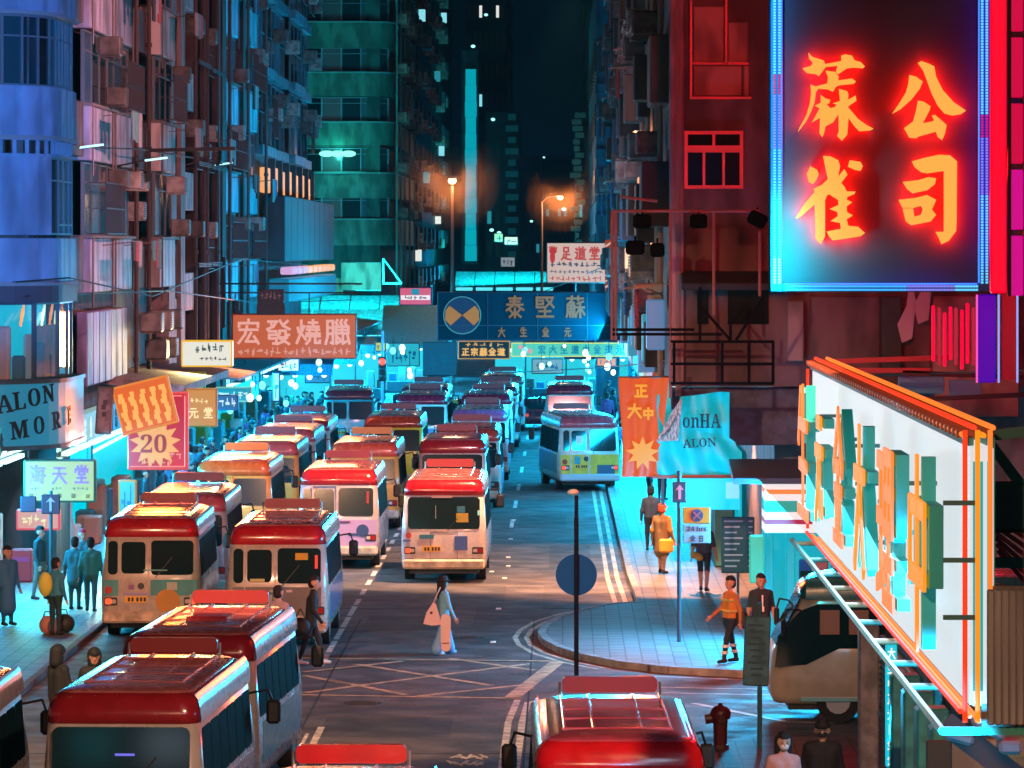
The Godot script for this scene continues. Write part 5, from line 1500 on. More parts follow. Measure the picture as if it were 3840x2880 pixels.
func mahjong_sign() -> void:
	var s := 128.0
	var z := -K / s
	var t := thing("neon_sign", "huge neon sign with four glowing orange characters and a blue bead border", "neon sign", W(1900, 630, s))
	var o := t.position
	var P := func(px: float, py: float, dz: float) -> Vector3: return W(px, py, s) - o + Vector3(0, 0, dz)
	var a: Vector3 = P.call(1662, 630, 0)
	var b: Vector3 = P.call(2138, -150, 0)
	var w := b.x - a.x
	var h := b.y - a.y
	var m := MB.new()
	m.cbox(Vector3(a.x + w / 2, a.y + h / 2, -0.2), Vector3(w, h, 0.4), 0.04)
	put(t, "sign_box", m, matt(0.1, 0.05, 0.07, 0.8))
	m = MB.new()
	for e in [[1664, -150, 1690, 630], [2112, -150, 2138, 630]]:
		var c: Vector3 = P.call(e[0], e[3], 0)
		var d: Vector3 = P.call(e[2], e[1], 0)
		m.cbox(Vector3((c.x + d.x) / 2, (c.y + d.y) / 2, 0.02), Vector3(d.x - c.x, d.y - c.y, 0.05), 0.01)
	var c2: Vector3 = P.call(1690, 630, 0)
	var d2: Vector3 = P.call(2112, 614, 0)
	m.cbox(Vector3((c2.x + d2.x) / 2, (c2.y + d2.y) / 2, 0.02), Vector3(d2.x - c2.x, d2.y - c2.y, 0.05), 0.01)
	put(t, "border", m, mat(0.05, 0.08, 0.2, 0.4))
	var fl := thing("floodlight", "added unseen cyan lamp tinting the raised characters of the white neon sign", "floodlight", Vector3(2.3, 4.85, -26.3))  # out-of-frame lamp added for the cyan on the character sides
	m = MB.new(); m.cbox(Vector3(0, 0.1, 0.1), Vector3(0.2, 0.14, 0.2), 0.03)
	put(fl, "lamp_case", m, mat(0.02, 0.02, 0.02))
	m = MB.new(); m.ell(Vector3(0, 0, -0.05), Vector3(0.08, 0.08, 0.04), 8, 5)
	put(fl, "lamp_bulb", m, emi(0.2, 0.9, 1.0, 2.0), true)
	spot(fl, Vector3(2.3, 4.85, -26.5), Vector3(2.36, 6.3, -40), CYAN, 70, 16, 0.08, 0.4)
	# bead lamps: two rows down each side and along the foot
	var lampset := {"blue": MB.new(), "pale": MB.new(), "red": MB.new(), "violet": MB.new()}
	var bead := func(px: float, py: float, key: String) -> void:
		var q: Vector3 = P.call(px, py, 0.05)
		lampset[key].box(q, Vector3(0.042, 0.034, 0.03))
	var y := -140.0
	while y < 612:
		for x in [1673.0, 1683.5]:
			var key := "pale" if y < 160 else ("red" if y < 205 else ("violet" if y < 320 else ("pale" if y < 555 else "red")))
			bead.call(x, y, key)
		for x in [2121.0, 2131.0]:
			var key := "pale" if y < 250 else ("red" if y < 300 else ("violet" if y < 420 else "pale"))
			bead.call(x, y, key)
		y += 6.2
	var x := 1700.0
	while x < 2110:
		for yy in [618.5, 626.0]: bead.call(x, yy, "blue" if x < 1960 else ("violet" if x < 2060 else "pale"))
		x += 6.2
	var em := {"blue": emi(0.05, 0.45, 1.0, 1.1), "pale": emi(0.12, 0.62, 1.0, 1.2), "red": emi(0.8, 0.02, 0.1, 0.8), "violet": emi(0.3, 0.3, 1.0, 0.8)}
	for k in lampset: stuff(t, "led_light_" + k, lampset[k], em[k])
	m = MB.new()
	for e in [[1688, -140, 1688, 610], [2114, -140, 2114, 610], [1692, 613, 2110, 613]]: m.tube([P.call(e[0], e[1], 0.06), P.call(e[2], e[3], 0.06)], 0.012, 5)
	put(t, "blue_neon_tube", m, emi(0.02, 0.12, 1.0, 3.0))
	# characters: amber faces on red halo boxes
	for name_ in CHARS:
		var halo := MB.new()
		var facem := MB.new()
		for flat in CHARS[name_][0]:
			var poly := PackedVector2Array()
			for i in range(0, flat.size(), 2):
				var q: Vector3 = P.call(1636 + flat[i] * 0.2604, flat[i + 1] * 0.2604, 0)
				poly.append(Vector2(q.x, q.y))
			facem.prism(poly, Vector3(0, 0, 0.2), Vector3.RIGHT, Vector3.UP, 0.02)
			for grown in Geometry2D.offset_polygon(poly, -0.006, Geometry2D.JOIN_ROUND):
				if Geometry2D.is_polygon_clockwise(grown) == Geometry2D.is_polygon_clockwise(poly): halo.prism(grown, Vector3(0, 0, 0.17), Vector3.RIGHT, Vector3.UP, 0.1)
		var hb := put(t, "character_neon", halo, emi(1.0, 0.012, 0.004, 28.0, 0.1))
		put(hb, "character_face_light", facem, emi(1.0, 0.38, 0.06, 1.15))
	# red tubes on the back, towards the old block
	for k in 3:
		m = MB.new(); m.tube([Vector3(-1.4 + k * 1.4, 0.5, -0.47), Vector3(-1.4 + k * 1.4, 5.5, -0.47)], 0.03)
		put(t, "red_neon_tube", m, emi(1.0, 0.03, 0.05, 3.0))
	m = MB.new()
	for yy in [1.2, 3.2, 5.2]: m.bar(Vector3(w / 2, yy, -0.2), Vector3(w / 2 + 6.0, yy, -0.2), 0.12, 0.12)
	put(t, "support_beam", m, mat(0.1, 0.08, 0.08, 0.6))
	area(t, o + Vector3(-0.3, 3.2, -0.6), Vector3(4.0, 11.5, -96), REDC, 240, 2.8, 4.0)
	# added blue spot stands in for an unseen blue sign across the street
	spot(t, o + Vector3(-2.0, 2.0, 0.1), Vector3(-12.6, 10.5, -104.5), Color(0.0, 0.6, 1.0), 2300, 9, 0.4, 0.6)
	area(t, o + Vector3(-1.7, 0.7, 0.6), o + Vector3(-1.4, 0.7, -0.1), Color(0.0, 0.8, 0.8), 20, 0.06, 1.4)
	area(t, o + Vector3(-1.82, 3.4, 0.3), o + Vector3(-1.6, 3.4, -0.1), Color(0.0, 0.6, 0.85), 6, 0.06, 6.0)
	area(t, o + Vector3(1.82, 3.4, 0.3), o + Vector3(1.7, 3.4, -0.1), Color(0.05, 0.1, 1.0), 1.5, 0.06, 6.0)
	area(t, o + Vector3(-0.3, 0.16, 0.3), o + Vector3(-0.3, 0.3, -0.1), Color(0.05, 0.2, 1.0), 0.5, 3.0, 0.06)
	# red neon column at the frame's edge and its ladder
	var r := thing("neon_column", "bright red vertical neon panel at the far right behind a ladder grid", "neon sign", W(2156, 640, 132))
	m = MB.new(); m.cbox(Vector3(0, 3.0, 0), Vector3(0.26, 5.9, 0.2), 0.03)
	put(r, "neon_panel", m, emi(1.0, 0.0, 0.025, 1.1))
	for k in 9:
		m = MB.new(); m.cbox(Vector3(0.29, 0.5 + k * 1.08, 0.1), Vector3(0.22, 0.98, 0.08), 0.02)
		put(r, "neon_tile", m, emi(0.7, 0.0, 0.06, 0.9) if k > 1 else emi(0.8, 0.0, 0.3, 0.8))
	m = MB.new(); m.bar(Vector3(0.17, 0, 0.15), Vector3(0.17, 9, 0.15), 0.06, 0.06); m.bar(Vector3(0.43, 0, 0.15), Vector3(0.43, 9, 0.15), 0.06, 0.06)
	put(r, "ladder", m, mat(0.08, 0.02, 0.02, 0.6))
	area(r, r.position + Vector3(0, 3, 0.3), r.position + Vector3(0, 2, 5), REDC, 25, 0.3, 5)
	for k in 14:        # slanting red tubes to the right of it
		m = MB.new()
		var yy := 4.6 - k * 0.36
		m.bar(Vector3(0.5, yy, 0.2), Vector3(1.0, yy + 0.16, 0.2), 0.1, 0.07)
		put(r, "neon_slat", m, emi(0.6, 0.0, 0.04, 0.8))
	# hanging red tube sign under the big one
	var u := thing("neon_curtain", "row of hanging red neon bars with a violet panel under the big sign", "neon sign", W(2100, 860, 112))
	var rr_ := RandomNumberGenerator.new(); rr_.seed = 8
	for k in 9:
		m = MB.new()
		var x0 := -0.75 + k * 0.11
		m.cbox(Vector3(x0, 1.25 - 0.06 * (k % 3), 0.05 * (k % 2)), Vector3(0.07, 1.0 + 0.2 * rr_.randf(), 0.08), 0.02)
		put(u, "neon_bar", m, emi(1.0, 0.0, 0.05, 0.9) if k % 3 != 1 else emi(0.5, 0.02, 0.05, 0.7))
	m = MB.new(); m.cbox(Vector3(0.28, 1.15, 0), Vector3(0.34, 1.7, 0.2), 0.03)
	put(u, "violet_panel_light", m, emi(0.05, 0.0, 0.45, 0.8))
	for x2 in [0.08, 0.5, 0.86]:
		m = MB.new(); m.tube([Vector3(x2, 0.3, 0.12), Vector3(x2, 2.0, 0.12)], 0.022)
		put(u, "neon_tube", m, emi(0.3, 0.4, 1.0, 1.0) if x2 > 0.4 else emi(1.0, 0.1, 0.5, 1.0))
	m = MB.new(); m.box(Vector3(0.7, 1.3, -0.1), Vector3(0.3, 1.9, 0.1))
	put(u, "back_panel", m, mat(0.2, 0.03, 0.04, 0.6))
	area(u, u.position + Vector3(-0.2, 1.2, 0.4), u.position + Vector3(-0.5, 0.5, 5), REDC, 12, 1, 1)
	# striped sheeting and beams behind the white sign
	var q := thing("steel_beams", "red-lit steel beams running behind the white neon sign", "steel beams", W(1950, 790, 105))
	for e in [[1752, 782, 2050, 772], [1790, 800, 2010, 800], [1950, 805, 2212, 815], [2000, 862, 2230, 852]]:
		m = MB.new(); m.bar(W(e[0], e[1], 105) - q.position, W(e[2], e[3], 105) - q.position, 0.09, 0.1)
		put(q, "beam", m, mat(0.3, 0.05, 0.06, 0.5) if e[1] < 803 else mat(0.03, 0.02, 0.025, 0.6))
	for e in [[1940, 812, 2040, 850], [2050, 820, 2120, 860]]:
		m = MB.new(); m.cbox(W((e[0] + e[2]) / 2.0, (e[1] + e[3]) / 2.0, 103) - q.position, Vector3((e[2] - e[0]) / 103.0, (e[3] - e[1]) / 103.0, 0.1), 0.02)
		put(q, "blue_sheet", m, mat(0.1, 0.3, 0.5, 0.5))
func white_sign() -> void:
	var xs := 2.6
	var o := Vector3(xs, 5.28, -37)
	var t := thing("neon_sign", "long white neon sign seen edge-on with orange tube border and six raised characters", "neon sign", o)
	var zl := ZX(1755, xs) - o.z
	var zr := ZX(2095, xs) - o.z
	var mid := (zl + zr) / 2
	var ln := absf(zl - zr)
	var h := 1.66
	var white := emi(0.66, 0.72, 0.74, 1.0)
	for k in 4:
		var m := MB.new(); m.box(Vector3(0.05, h / 2, zr - ln * (k + 0.5) / 4), Vector3(0.1, h, ln / 4 - 0.02))
		put(t, "light_panel", m, white)
	var m := MB.new()
	m.box(Vector3(0.13, h / 2, mid), Vector3(0.05, h + 0.1, ln + 0.1)); m.box(Vector3(0.0, h + 0.02, mid), Vector3(0.05, 0.05, ln)); 
	put(t, "back_box", m, mat(0.03, 0.3, 0.32, 0.5))
	area(t, o + Vector3(-0.3, h / 2, mid), o + Vector3(-5, -1.5, mid), Color(0.75, 0.85, 1.0), 60, 16, 1.4)
	# orange tubes
	var tubes := []
	for k in 4: tubes.append([Vector3(-0.03 + k * 0.06, h + 0.06 + (0.05 if k % 2 else 0.0), zl), Vector3(-0.03 + k * 0.06, h + 0.06 + (0.05 if k % 2 else 0.0), zr)])
	for k in 3: tubes.append([Vector3(-0.06 + k * 0.06, -0.04 - k * 0.03, zl), Vector3(-0.06 + k * 0.06, -0.04 - k * 0.03, zr)])
	for k in 3: tubes.append([Vector3(-0.04 + k * 0.08, -0.1, zr + 0.1), Vector3(-0.04 + k * 0.08, h + 0.1, zr + 0.1)])
	tubes.append([Vector3(-0.05, 0, zl), Vector3(-0.05, h, zl)])
	var oc := [emi(1.0, 0.22, 0.03, 1.1), emi(1.0, 0.05, 0.01, 1.0), emi(1.0, 0.26, 0.01, 1.15)]
	for k in tubes.size():
		m = MB.new(); m.tube(tubes[k], 0.018, 6)
		put(t, "neon_tube", m, oc[k % 3])
	m = MB.new()
	for k in 60: m.box(Vector3(0.06, h + 0.06, zl + ln * k / 60.0), Vector3(0.24, 0.05, 0.06))
	stuff(t, "tube_holders", m, mat(0.25, 0.05, 0.02, 0.5))
	area(t, o + Vector3(0.05, h + 0.2, mid), o + Vector3(0.05, 6, mid), Color(1, 0.35, 0.1), 14, 16, 0.3)
	area(t, o + Vector3(-0.05, -0.2, mid), o + Vector3(-0.6, -5, mid), Color(1, 0.35, 0.1), 6, 16, 0.2)
	# characters standing off the panel
	var teal := mat(0.02, 0.6, 0.62, 0.5)
	var chars := "生元金大理中"
	var spans := [[1726, 1748, 835, 1129], [1764, 1779, 884, 1124], [1803, 1823, 892, 1184], [1848, 1870, 918, 1233], [1898, 1933, 957, 1318], [1964, 2006, 990, 1399]]
	for k in 6:
		var e: Array = spans[k]
		var fx := xs - 0.3
		var za := ZX(e[0], fx) - o.z
		var zb := ZX(e[1], fx) - o.z
		var sm: float = (0.5 * (e[0] + e[1]) - VX) / fx
		var y0 := HY(e[3], sm) - o.y
		var y1 := HY(e[2], sm) - o.y
		var body := MB.new()
		var front := MB.new()
		glyph(body, chars[k], Vector3(-0.19, y0, za), Vector3(0, 0, 1), Vector3.UP, zb - za, y1 - y0, 0.085, 0.09)
		glyph(front, chars[k], Vector3(-0.3, y0, za), Vector3(0, 0, 1), Vector3.UP, zb - za, y1 - y0, 0.125, 0.02)
		var c := put(t, "raised_character", body, teal)
		put(c, "neon_tube_face", front, oc[2] if k % 2 else oc[0])
		var br := MB.new()
		for yy in [y0 + 0.25, (y0 + y1) / 2, y1 - 0.25]: br.bar(Vector3(-0.2, yy, zb - 0.1), Vector3(0.0, yy, zb - 0.1), 0.03, 0.03)
		put(c, "bracket", br, mat(0.05, 0.2, 0.2, 0.5))
	# tray of rungs below
	var gr := mat(0.05, 0.4, 0.32, 0.4)
	m = MB.new(); m.tube([Vector3(-0.21, -0.12, zl), Vector3(-0.21, -0.12, zr + 0.4)], 0.028, 6)
	put(t, "tray_rail", m, gr)
	m = MB.new(); m.bar(Vector3(-0.21, -0.12, zr + 0.4), Vector3(0.35, -0.12, zr + 0.4), 0.04, 0.05)
	put(t, "tray_rail", m, gr)
	for py in [1170, 1205, 1237, 1266, 1302, 1339, 1380, 1427, 1477]:
		var sc: float = (py - VY) / 3.02
		m = MB.new(); m.cbox(Vector3(-0.1, -0.12, -K / sc - o.z), Vector3(0.24, 0.035, 0.16), 0.01)
		put(t, "tray_rung", m, gr if py % 2 else mat(0.3, 0.3, 0.12, 0.4))
	# end of the box, towards the footbridge
	m = MB.new()
	for k in 3: m.tube([Vector3(0.02 + k * 0.045, 0.1, zr + 0.1), Vector3(0.02 + k * 0.045, h - 0.1, zr + 0.1)], 0.01, 5)
	put(t, "end_neon_tube", m, emi(0.0, 0.4, 0.42, 0.9))
	m = MB.new(); m.cbox(Vector3(0.07, h / 2, zr + 0.06), Vector3(0.15, h, 0.06), 0.02)
	put(t, "end_light_panel", m, white)
	# steelwork and wall of the near building, right of the sign
	var n := thing("sign_gantry", "dark green steel gantry holding the white sign at the right edge", "gantry", Vector3(3.1, 3.0, -30))
	var P := func(px: float, py: float) -> Vector3: return W(px, py, 318) - Vector3(3.1, 3.0, -30)
	for e in [[2132, 920, 2132, 1330], [2145, 940, 2230, 930], [2140, 960, 2230, 1080], [2140, 1060, 2230, 1062], [2140, 1215, 2230, 1215], [2140, 1270, 2230, 1285]]:
		m = MB.new(); m.bar(P.call(e[0], e[1]), P.call(e[2], e[3]), 0.06, 0.07)
		put(n, "steel_bar", m, mat(0.01, 0.13, 0.1, 0.5) if e[1] < 1250 else mat(0.3, 0.42, 0.3, 0.4))
	for k in 7:
		m = MB.new(); m.bar(P.call(2138 + k * 3, 1105 + k * 14), P.call(2235, 1150 + k * 22), 0.05, 0.03)
		put(n, "red_slat", m, mat(0.42, 0.04, 0.05, 0.5) if k % 2 else mat(0.2, 0.03, 0.04, 0.6))
	m = MB.new(); m.cbox(P.call(2185, 1095), Vector3(0.4, 0.35, 0.1), 0.03)
	put(n, "box", m, mat(0.02, 0.1, 0.08, 0.6))
func near_right() -> void:
	var t := thing("shop_building", "near right shop with louvred shutter below the white neon sign", "building", Vector3(4.6, 0, -60))
	var m := MB.new(); m.box(Vector3(4.2, 1.35, 6), Vector3(8.0, 2.7, 24))
	put(t, "wall", m, mat(0.06, 0.09, 0.1, 0.7, "streak"))
	m = MB.new(); m.cbox(Vector3(-0.05, 1.3, -6.1), Vector3(0.3, 2.6, 0.4), 0.03)
	put(t, "pillar", m, mat(0.26, 0.22, 0.24, 0.6, "grime"))
	for k in 26:
		m = MB.new(); m.cbox(Vector3(0.14, 0.18 + k * 0.09, -2.6), Vector3(0.1, 0.075, 6.4), 0.02)
		put(t, "shutter_slat", m, mat(0.14, 0.2, 0.24, 0.45, "grime"))
	for k in 4:
		m = MB.new(); m.cbox(Vector3(-0.1, 1.3, 1.6 + k * 2.1), Vector3(0.4, 2.6, 0.5), 0.03)
		put(t, "pillar", m, mat(0.02, 0.2, 0.22, 0.5, "grime"))
	var v := thing("neon_sign", "thin vertical cyan light sign with white marks beside the shutter", "neon sign", W(1925, 1655, 164))
	m = MB.new(); m.cbox(Vector3(0, 0.8, 0), Vector3(0.15, 1.62, 0.12), 0.02)
	put(v, "light_box", m, emi(0.0, 0.55, 0.68, 1.0))
	var glyphs := "大生中正元日金全"
	for k in 8:
		m = MB.new(); glyph(m, glyphs[k], Vector3(-0.05, 1.42 - k * 0.2, 0.065), Vector3.RIGHT, Vector3.UP, 0.1, 0.14, 0.022, 0.006)
		put(v, "lettering", m, emi(0.8, 0.95, 0.9, 1.0))
	area(v, v.position + Vector3(-0.1, 0.8, 0.2), v.position + Vector3(-2, 0, 2), CYAN, 8, 0.15, 1.6)
	# grey cladding and ducts of the near building's upper corner
	var g := thing("cladding_wall", "grey ribbed cladding wall at the lower right edge", "wall", Vector3(2.75, 3.6, -26.5))
	for k in 6:
		m = MB.new(); m.cbox(W(2140 + k * 16, 1420, 345) - g.position, Vector3(0.045, 0.85, 0.06), 0.01)
		put(g, "cladding_plank", m, mat(0.4, 0.36, 0.35, 0.6, "streak"))
	m = MB.new(); m.box(W(2180, 1420, 340) - g.position + Vector3(0, 0, -0.06), Vector3(0.34, 0.9, 0.04))
	put(g, "backing", m, mat(0.14, 0.12, 0.11, 0.7))
	var d := thing("duct", "pale sheet metal duct elbow under the end of the white sign", "duct", W(2100, 1600, 250))
	m = MB.new(); m.cbox(W(2140, 1560, 250) - d.position, Vector3(0.3, 0.2, 0.3), 0.03, Basis(Vector3.BACK, -0.5)); m.cbox(W(2180, 1612, 250) - d.position, Vector3(0.2, 0.12, 0.3), 0.03)
	put(d, "duct_section", m, mat(0.55, 0.5, 0.48, 0.5))
	m = MB.new(); m.cbox(W(2070, 1590, 250) - d.position, Vector3(0.26, 0.1, 0.3), 0.03, Basis(Vector3.BACK, -0.25))
	put(d, "lamp_hood", m, mat(0.3, 0.45, 0.5, 0.4))
	m = MB.new(); m.bar(W(2040, 1560, 250) - d.position, W(2210, 1690, 250) - d.position, 0.05, 0.2)
	put(d, "beam", m, mat(0.12, 0.09, 0.09, 0.6))
	var wl := thing("neighbour_wall", "grey rendered wall with a dark doorway at the lower right corner", "wall", W(2120, 1720, 200) * Vector3(1, 0, 1))
	m = MB.new(); m.box(Vector3(0.2, 1.4, -0.3), Vector3(1.0, 2.9, 0.2))
	put(wl, "wall", m, mat(0.16, 0.14, 0.14, 0.7, "streak"))
	m = MB.new(); m.box(Vector3(-0.45, 1.4, -0.2), Vector3(0.25, 2.9, 0.2))
	put(wl, "doorway", m, mat(0.01, 0.012, 0.015, 0.7))

# ---------------------------------------------------------------- signs over the street
func sign_box(n: String, label: String, x0: float, y0: float, x1: float, y1: float, s: float, facem: Material, edgem: Material, depth := 0.25, tilt := 0.0, yaw := 0.0) -> Node3D:
	# box sign whose face spans the surveyed rectangle at s; local origin at the foot of the face, x right, y up
	var t := thing(n, label, "sign", W((x0 + x1) / 2, y1, s), yaw)
	t.rotation.z = tilt
	var w := (x1 - x0) / s
	var h := (y1 - y0) / s
	var m := MB.new(); m.cbox(Vector3(0, h / 2, -depth / 2 - 0.012), Vector3(w + 0.08, h + 0.08, depth), 0.03)
	put(t, "sign_case", m, edgem)
	m = MB.new(); m.box(Vector3(0, h / 2, 0), Vector3(w - 0.02, h - 0.02, 0.03))
	put(t, "sign_light_panel", m, facem)
	t.set_meta("w", w); t.set_meta("h", h)
	return t
func marks(t: Node3D, n: String, x0: float, x1: float, y: float, h: float, count: int, m: Material, seed_: int, z := 0.02) -> void:   # a row of small print, each mark two or three strokes
	var r := RandomNumberGenerator.new(); r.seed = seed_
	var p := (x1 - x0) / count
	var b := MB.new()
	for i in count:
		var cx := x0 + p * (i + 0.5)
		for k in 3:
			var v := r.randf() < 0.5
			b.box(Vector3(cx + r.randf_range(-0.2, 0.2) * p, y + h * r.randf_range(0.2, 0.8), z + 0.001 * k), Vector3(p * (0.16 if v else 0.7), h * (0.9 if v else 0.2), 0.006))
	put(t, n, b, m)
func hangers(t: Node3D, xs: Array, h0: float, h1: float, m: Material) -> void:
	for x in xs:
		var b := MB.new(); b.bar(Vector3(x, h0, -0.12), Vector3(x, h1, -0.12), 0.04, 0.04)
		put(t, "hanger", b, m)
func signs() -> void:
	var blk := mat(0.012, 0.014, 0.016, 0.6)
	# roast meat sign
	var t := sign_box("shop_sign", "orange hanging sign with four large pale characters over the left lanes", 503, 680, 768, 773, 64, emi(0.62, 0.13, 0.05, 0.8), mat(0.3, 0.07, 0.04, 0.5))
	write_row(t, "character", "宏發燒臘", Vector3(-1.96, 0.45, 0.02), Vector3.RIGHT, Vector3.UP, 0.84, 0.86, 1.0, 0.09, 0.03, emi(0.85, 0.42, 0.36, 0.9))
	marks(t, "small_print", -1.9, 1.9, 0.1, 0.22, 18, emi(0.8, 0.35, 0.28, 0.8), 2)
	hangers(t, [-2.0, 0.5], 1.45, 2.2, blk)
	var m := MB.new(); m.bar(Vector3(-2.6, 2.5, -0.1), Vector3(2.3, 2.5, -0.1), 0.06, 0.06); m.bar(Vector3(-2.6, 2.2, -0.1), Vector3(2.3, 2.2, -0.1), 0.05, 0.05); m.bar(Vector3(-2.4, 1.0, -0.4), Vector3(-2.4, 3.4, -0.4), 0.09, 0.09)
	put(t, "support_frame", m, blk)
	area(t, t.position + Vector3(0, 0.8, 0.3), t.position + Vector3(0, 0, 6), Color(1, 0.55, 0.35), 70, 4.4, 1.5)
	m = MB.new()
	var top := thing("sign", "small dark plate with pale lettering above the roast meat sign", "sign", W(585, 660, 64))
	m.cbox(Vector3(0, 0.3, 0), Vector3(0.9, 0.5, 0.1), 0.02); m.box(Vector3(0, -0.3, -0.02), Vector3(0.95, 0.7, 0.06))
	put(top, "sign_panel", m, mat(0.06, 0.07, 0.08, 0.6))
	marks(top, "small_print", -0.35, 0.35, 0.2, 0.22, 5, mat(0.4, 0.3, 0.28, 0.6), 4, 0.06)
	# white and yellow sign
	t = sign_box("shop_sign", "white lit sign with yellow edge and small teal print beside the roast meat sign", 394, 738, 499, 790, 74, emi(0.72, 0.76, 0.66, 1.0), emi(0.9, 0.5, 0.04, 0.9), 0.5)
	marks(t, "small_print", -0.35, 0.5, 0.42, 0.2, 5, mat(0.02, 0.2, 0.25, 0.6), 12)
	marks(t, "small_print", -0.2, 0.6, 0.15, 0.1, 6, mat(0.05, 0.15, 0.2, 0.6), 13)
	area(t, t.position + Vector3(0, 0.4, 0.35), t.position + Vector3(0.5, -0.5, 5), Color(1, 0.9, 0.6), 22, 1.5, 0.8)
	# tilted orange sign over the red 20 sign
	t = sign_box("shop_sign", "tilted orange sign with tall wavy letter bars above the red 20 sign", 266, 824, 384, 924, 87, emi(0.85, 0.14, 0.02, 0.85), emi(0.9, 0.3, 0.05, 0.8), 0.2, 0.24)
	for k in 5:
		m = MB.new()
		for j in 8: m.box(Vector3(-0.52 + k * 0.26 + 0.03 * sin(j * 1.7 + k), 0.12 + j * 0.115, 0.025), Vector3(0.13 + 0.03 * cos(j * 2.1 + k), 0.118, 0.02 + 0.001 * (j % 2)))
		put(t, "letter_bar", m, emi(1.0, 0.45, 0.1, 0.95))
	area(t, t.position + Vector3(0.3, 0.5, 0.4), t.position + Vector3(2, -2, 4), Color(1, 0.5, 0.2), 30, 1.3, 1.0)
	t = sign_box("shop_sign", "red sign with yellow starburst and the number 20 by the left shops", 278, 850, 403, 1012, 84.5, emi(0.6, 0.006, 0.025, 0.85), emi(0.85, 0.08, 0.08, 0.8), 0.25)
	m = MB.new(); m.prism(star(0.66, 0.43, 13), Vector3(-0.06, 0.66, 0.03), Vector3.RIGHT, Vector3.UP, 0.012)
	put(t, "starburst", m, emi(0.95, 0.4, 0.1, 0.9))
	latin(t, "number", "20", Vector3(-0.1, 0.62, 0.045), Basis(), 0.62, emi(0.5, 0.02, 0.02, 0.6), true, 0.02)
	marks(t, "small_print", -0.45, 0.4, 0.09, 0.12, 4, emi(0.9, 0.4, 0.15, 0.8), 15, 0.03)
	marks(t, "small_print", 0.3, 0.65, 0.28, 0.14, 2, emi(0.9, 0.3, 0.2, 0.8), 16, 0.03)
	write_row(t, "character", "中大", Vector3(-0.2, 1.3, 0.03), Vector3.RIGHT, Vector3.UP, 0.24, 0.24, 0.4, 0.04, 0.01, emi(0.95, 0.25, 0.05, 0.9))
	m = MB.new()
	for e in [[-0.7, 0.05, 0.7, 0.05], [0.7, 0.05, 0.7, 1.86], [0.62, 1.86, -0.7, 1.86]]: m.tube([Vector3(e[0], e[1], 0.03), Vector3(e[2], e[3], 0.03)], 0.018)
	put(t, "neon_border", m, emi(1.0, 0.25, 0.2, 1.0))
	area(t, t.position + Vector3(0.2, 0.8, 0.4), t.position + Vector3(2, -1, 4), Color(1, 0.2, 0.15), 14, 1.3, 1.6)
	# ochre and green signs
	t = sign_box("shop_sign", "ochre sign with pale characters beside the red 20 sign", 402, 842, 466, 920, 80, emi(0.6, 0.24, 0.01, 0.8), mat(0.3, 0.15, 0.02, 0.5))
	write_row(t, "character", "元堂", Vector3(-0.33, 0.2, 0.02), Vector3.RIGHT, Vector3.UP, 0.26, 0.3, 0.4, 0.04, 0.01, emi(1.0, 0.7, 0.3, 0.9))
	marks(t, "small_print", -0.3, 0.2, 0.62, 0.12, 4, emi(1.0, 0.7, 0.3, 0.9), 18)
	t = sign_box("shop_sign", "small green and yellow lit sign above the ochre sign", 406, 806, 440, 862, 74, emi(0.25, 0.4, 0.02, 0.8), mat(0.2, 0.25, 0.02, 0.5))
	marks(t, "small_print", -0.15, 0.15, 0.2, 0.4, 2, emi(0.9, 0.55, 0.05, 0.8), 19)
	t = sign_box("shop_sign", "dark blue sign with white print among the cyan shop lights", 470, 856, 512, 884, 70, emi(0.01, 0.1, 0.25, 0.8), mat(0.05, 0.1, 0.2, 0.5))
	marks(t, "small_print", -0.26, 0.26, 0.08, 0.22, 3, emi(0.7, 0.8, 0.9, 0.8), 20)
	t = sign_box("shop_sign", "teal outlined sign with rows of print behind the dark blue sign", 468, 838, 542, 866, 64, emi(0.01, 0.2, 0.2, 0.8), emi(0.3, 0.6, 0.4, 0.7), 0.1)
	marks(t, "small_print", -0.5, 0.5, 0.1, 0.24, 5, emi(0.6, 0.7, 0.6, 0.8), 21)
	# green tea-house sign
	t = sign_box("shop_sign", "pale green lit sign with three mauve characters by the left pavement", 54, 996, 203, 1082, 92, emi(0.42, 0.62, 0.3, 0.95), mat(0.03, 0.12, 0.08, 0.5))
	write_row(t, "character", "海天堂", Vector3(-0.7, 0.4, 0.02), Vector3.RIGHT, Vector3.UP, 0.36, 0.44, 0.52, 0.05, 0.012, mat(0.45, 0.12, 0.4, 0.6))
	marks(t, "small_print", -0.68, -0.45, 0.26, 0.06, 3, mat(0.05, 0.15, 0.1, 0.6), 24); marks(t, "small_print", -0.2, 0.05, 0.26, 0.06, 3, mat(0.05, 0.15, 0.1, 0.6), 25); marks(t, "small_print", 0.3, 0.7, 0.26, 0.06, 4, mat(0.05, 0.15, 0.1, 0.6), 26)
	for k in 5:
		m = MB.new(); m.cbox(Vector3(-0.66 + k * 0.33, 0.12, 0.02), Vector3(0.1, 0.1, 0.02), 0.01)
		put(t, "square_mark", m, mat(0.3, 0.12, 0.05, 0.6))
	hangers(t, [-0.75, 0.75], 0.95, 1.3, blk)
	area(t, t.position + Vector3(0, 0.5, 0.3), t.position + Vector3(1, -1, 4), Color(0.5, 1, 0.7), 14, 1.6, 1)
	# dark sign with the round emblem, spanning the road
	t = sign_box("hanging_sign", "wide dark teal sign with a round bow-tie emblem hung across the road", 946, 632, 1376, 734, 50, matt(0.005, 0.028, 0.042), mat(0.015, 0.05, 0.08, 0.5), 0.4)
	m = MB.new(); m.prism(disc(0.8, 32), Vector3(-3.25, 1.06, 0.035), Vector3.RIGHT, Vector3.UP, 0.02)
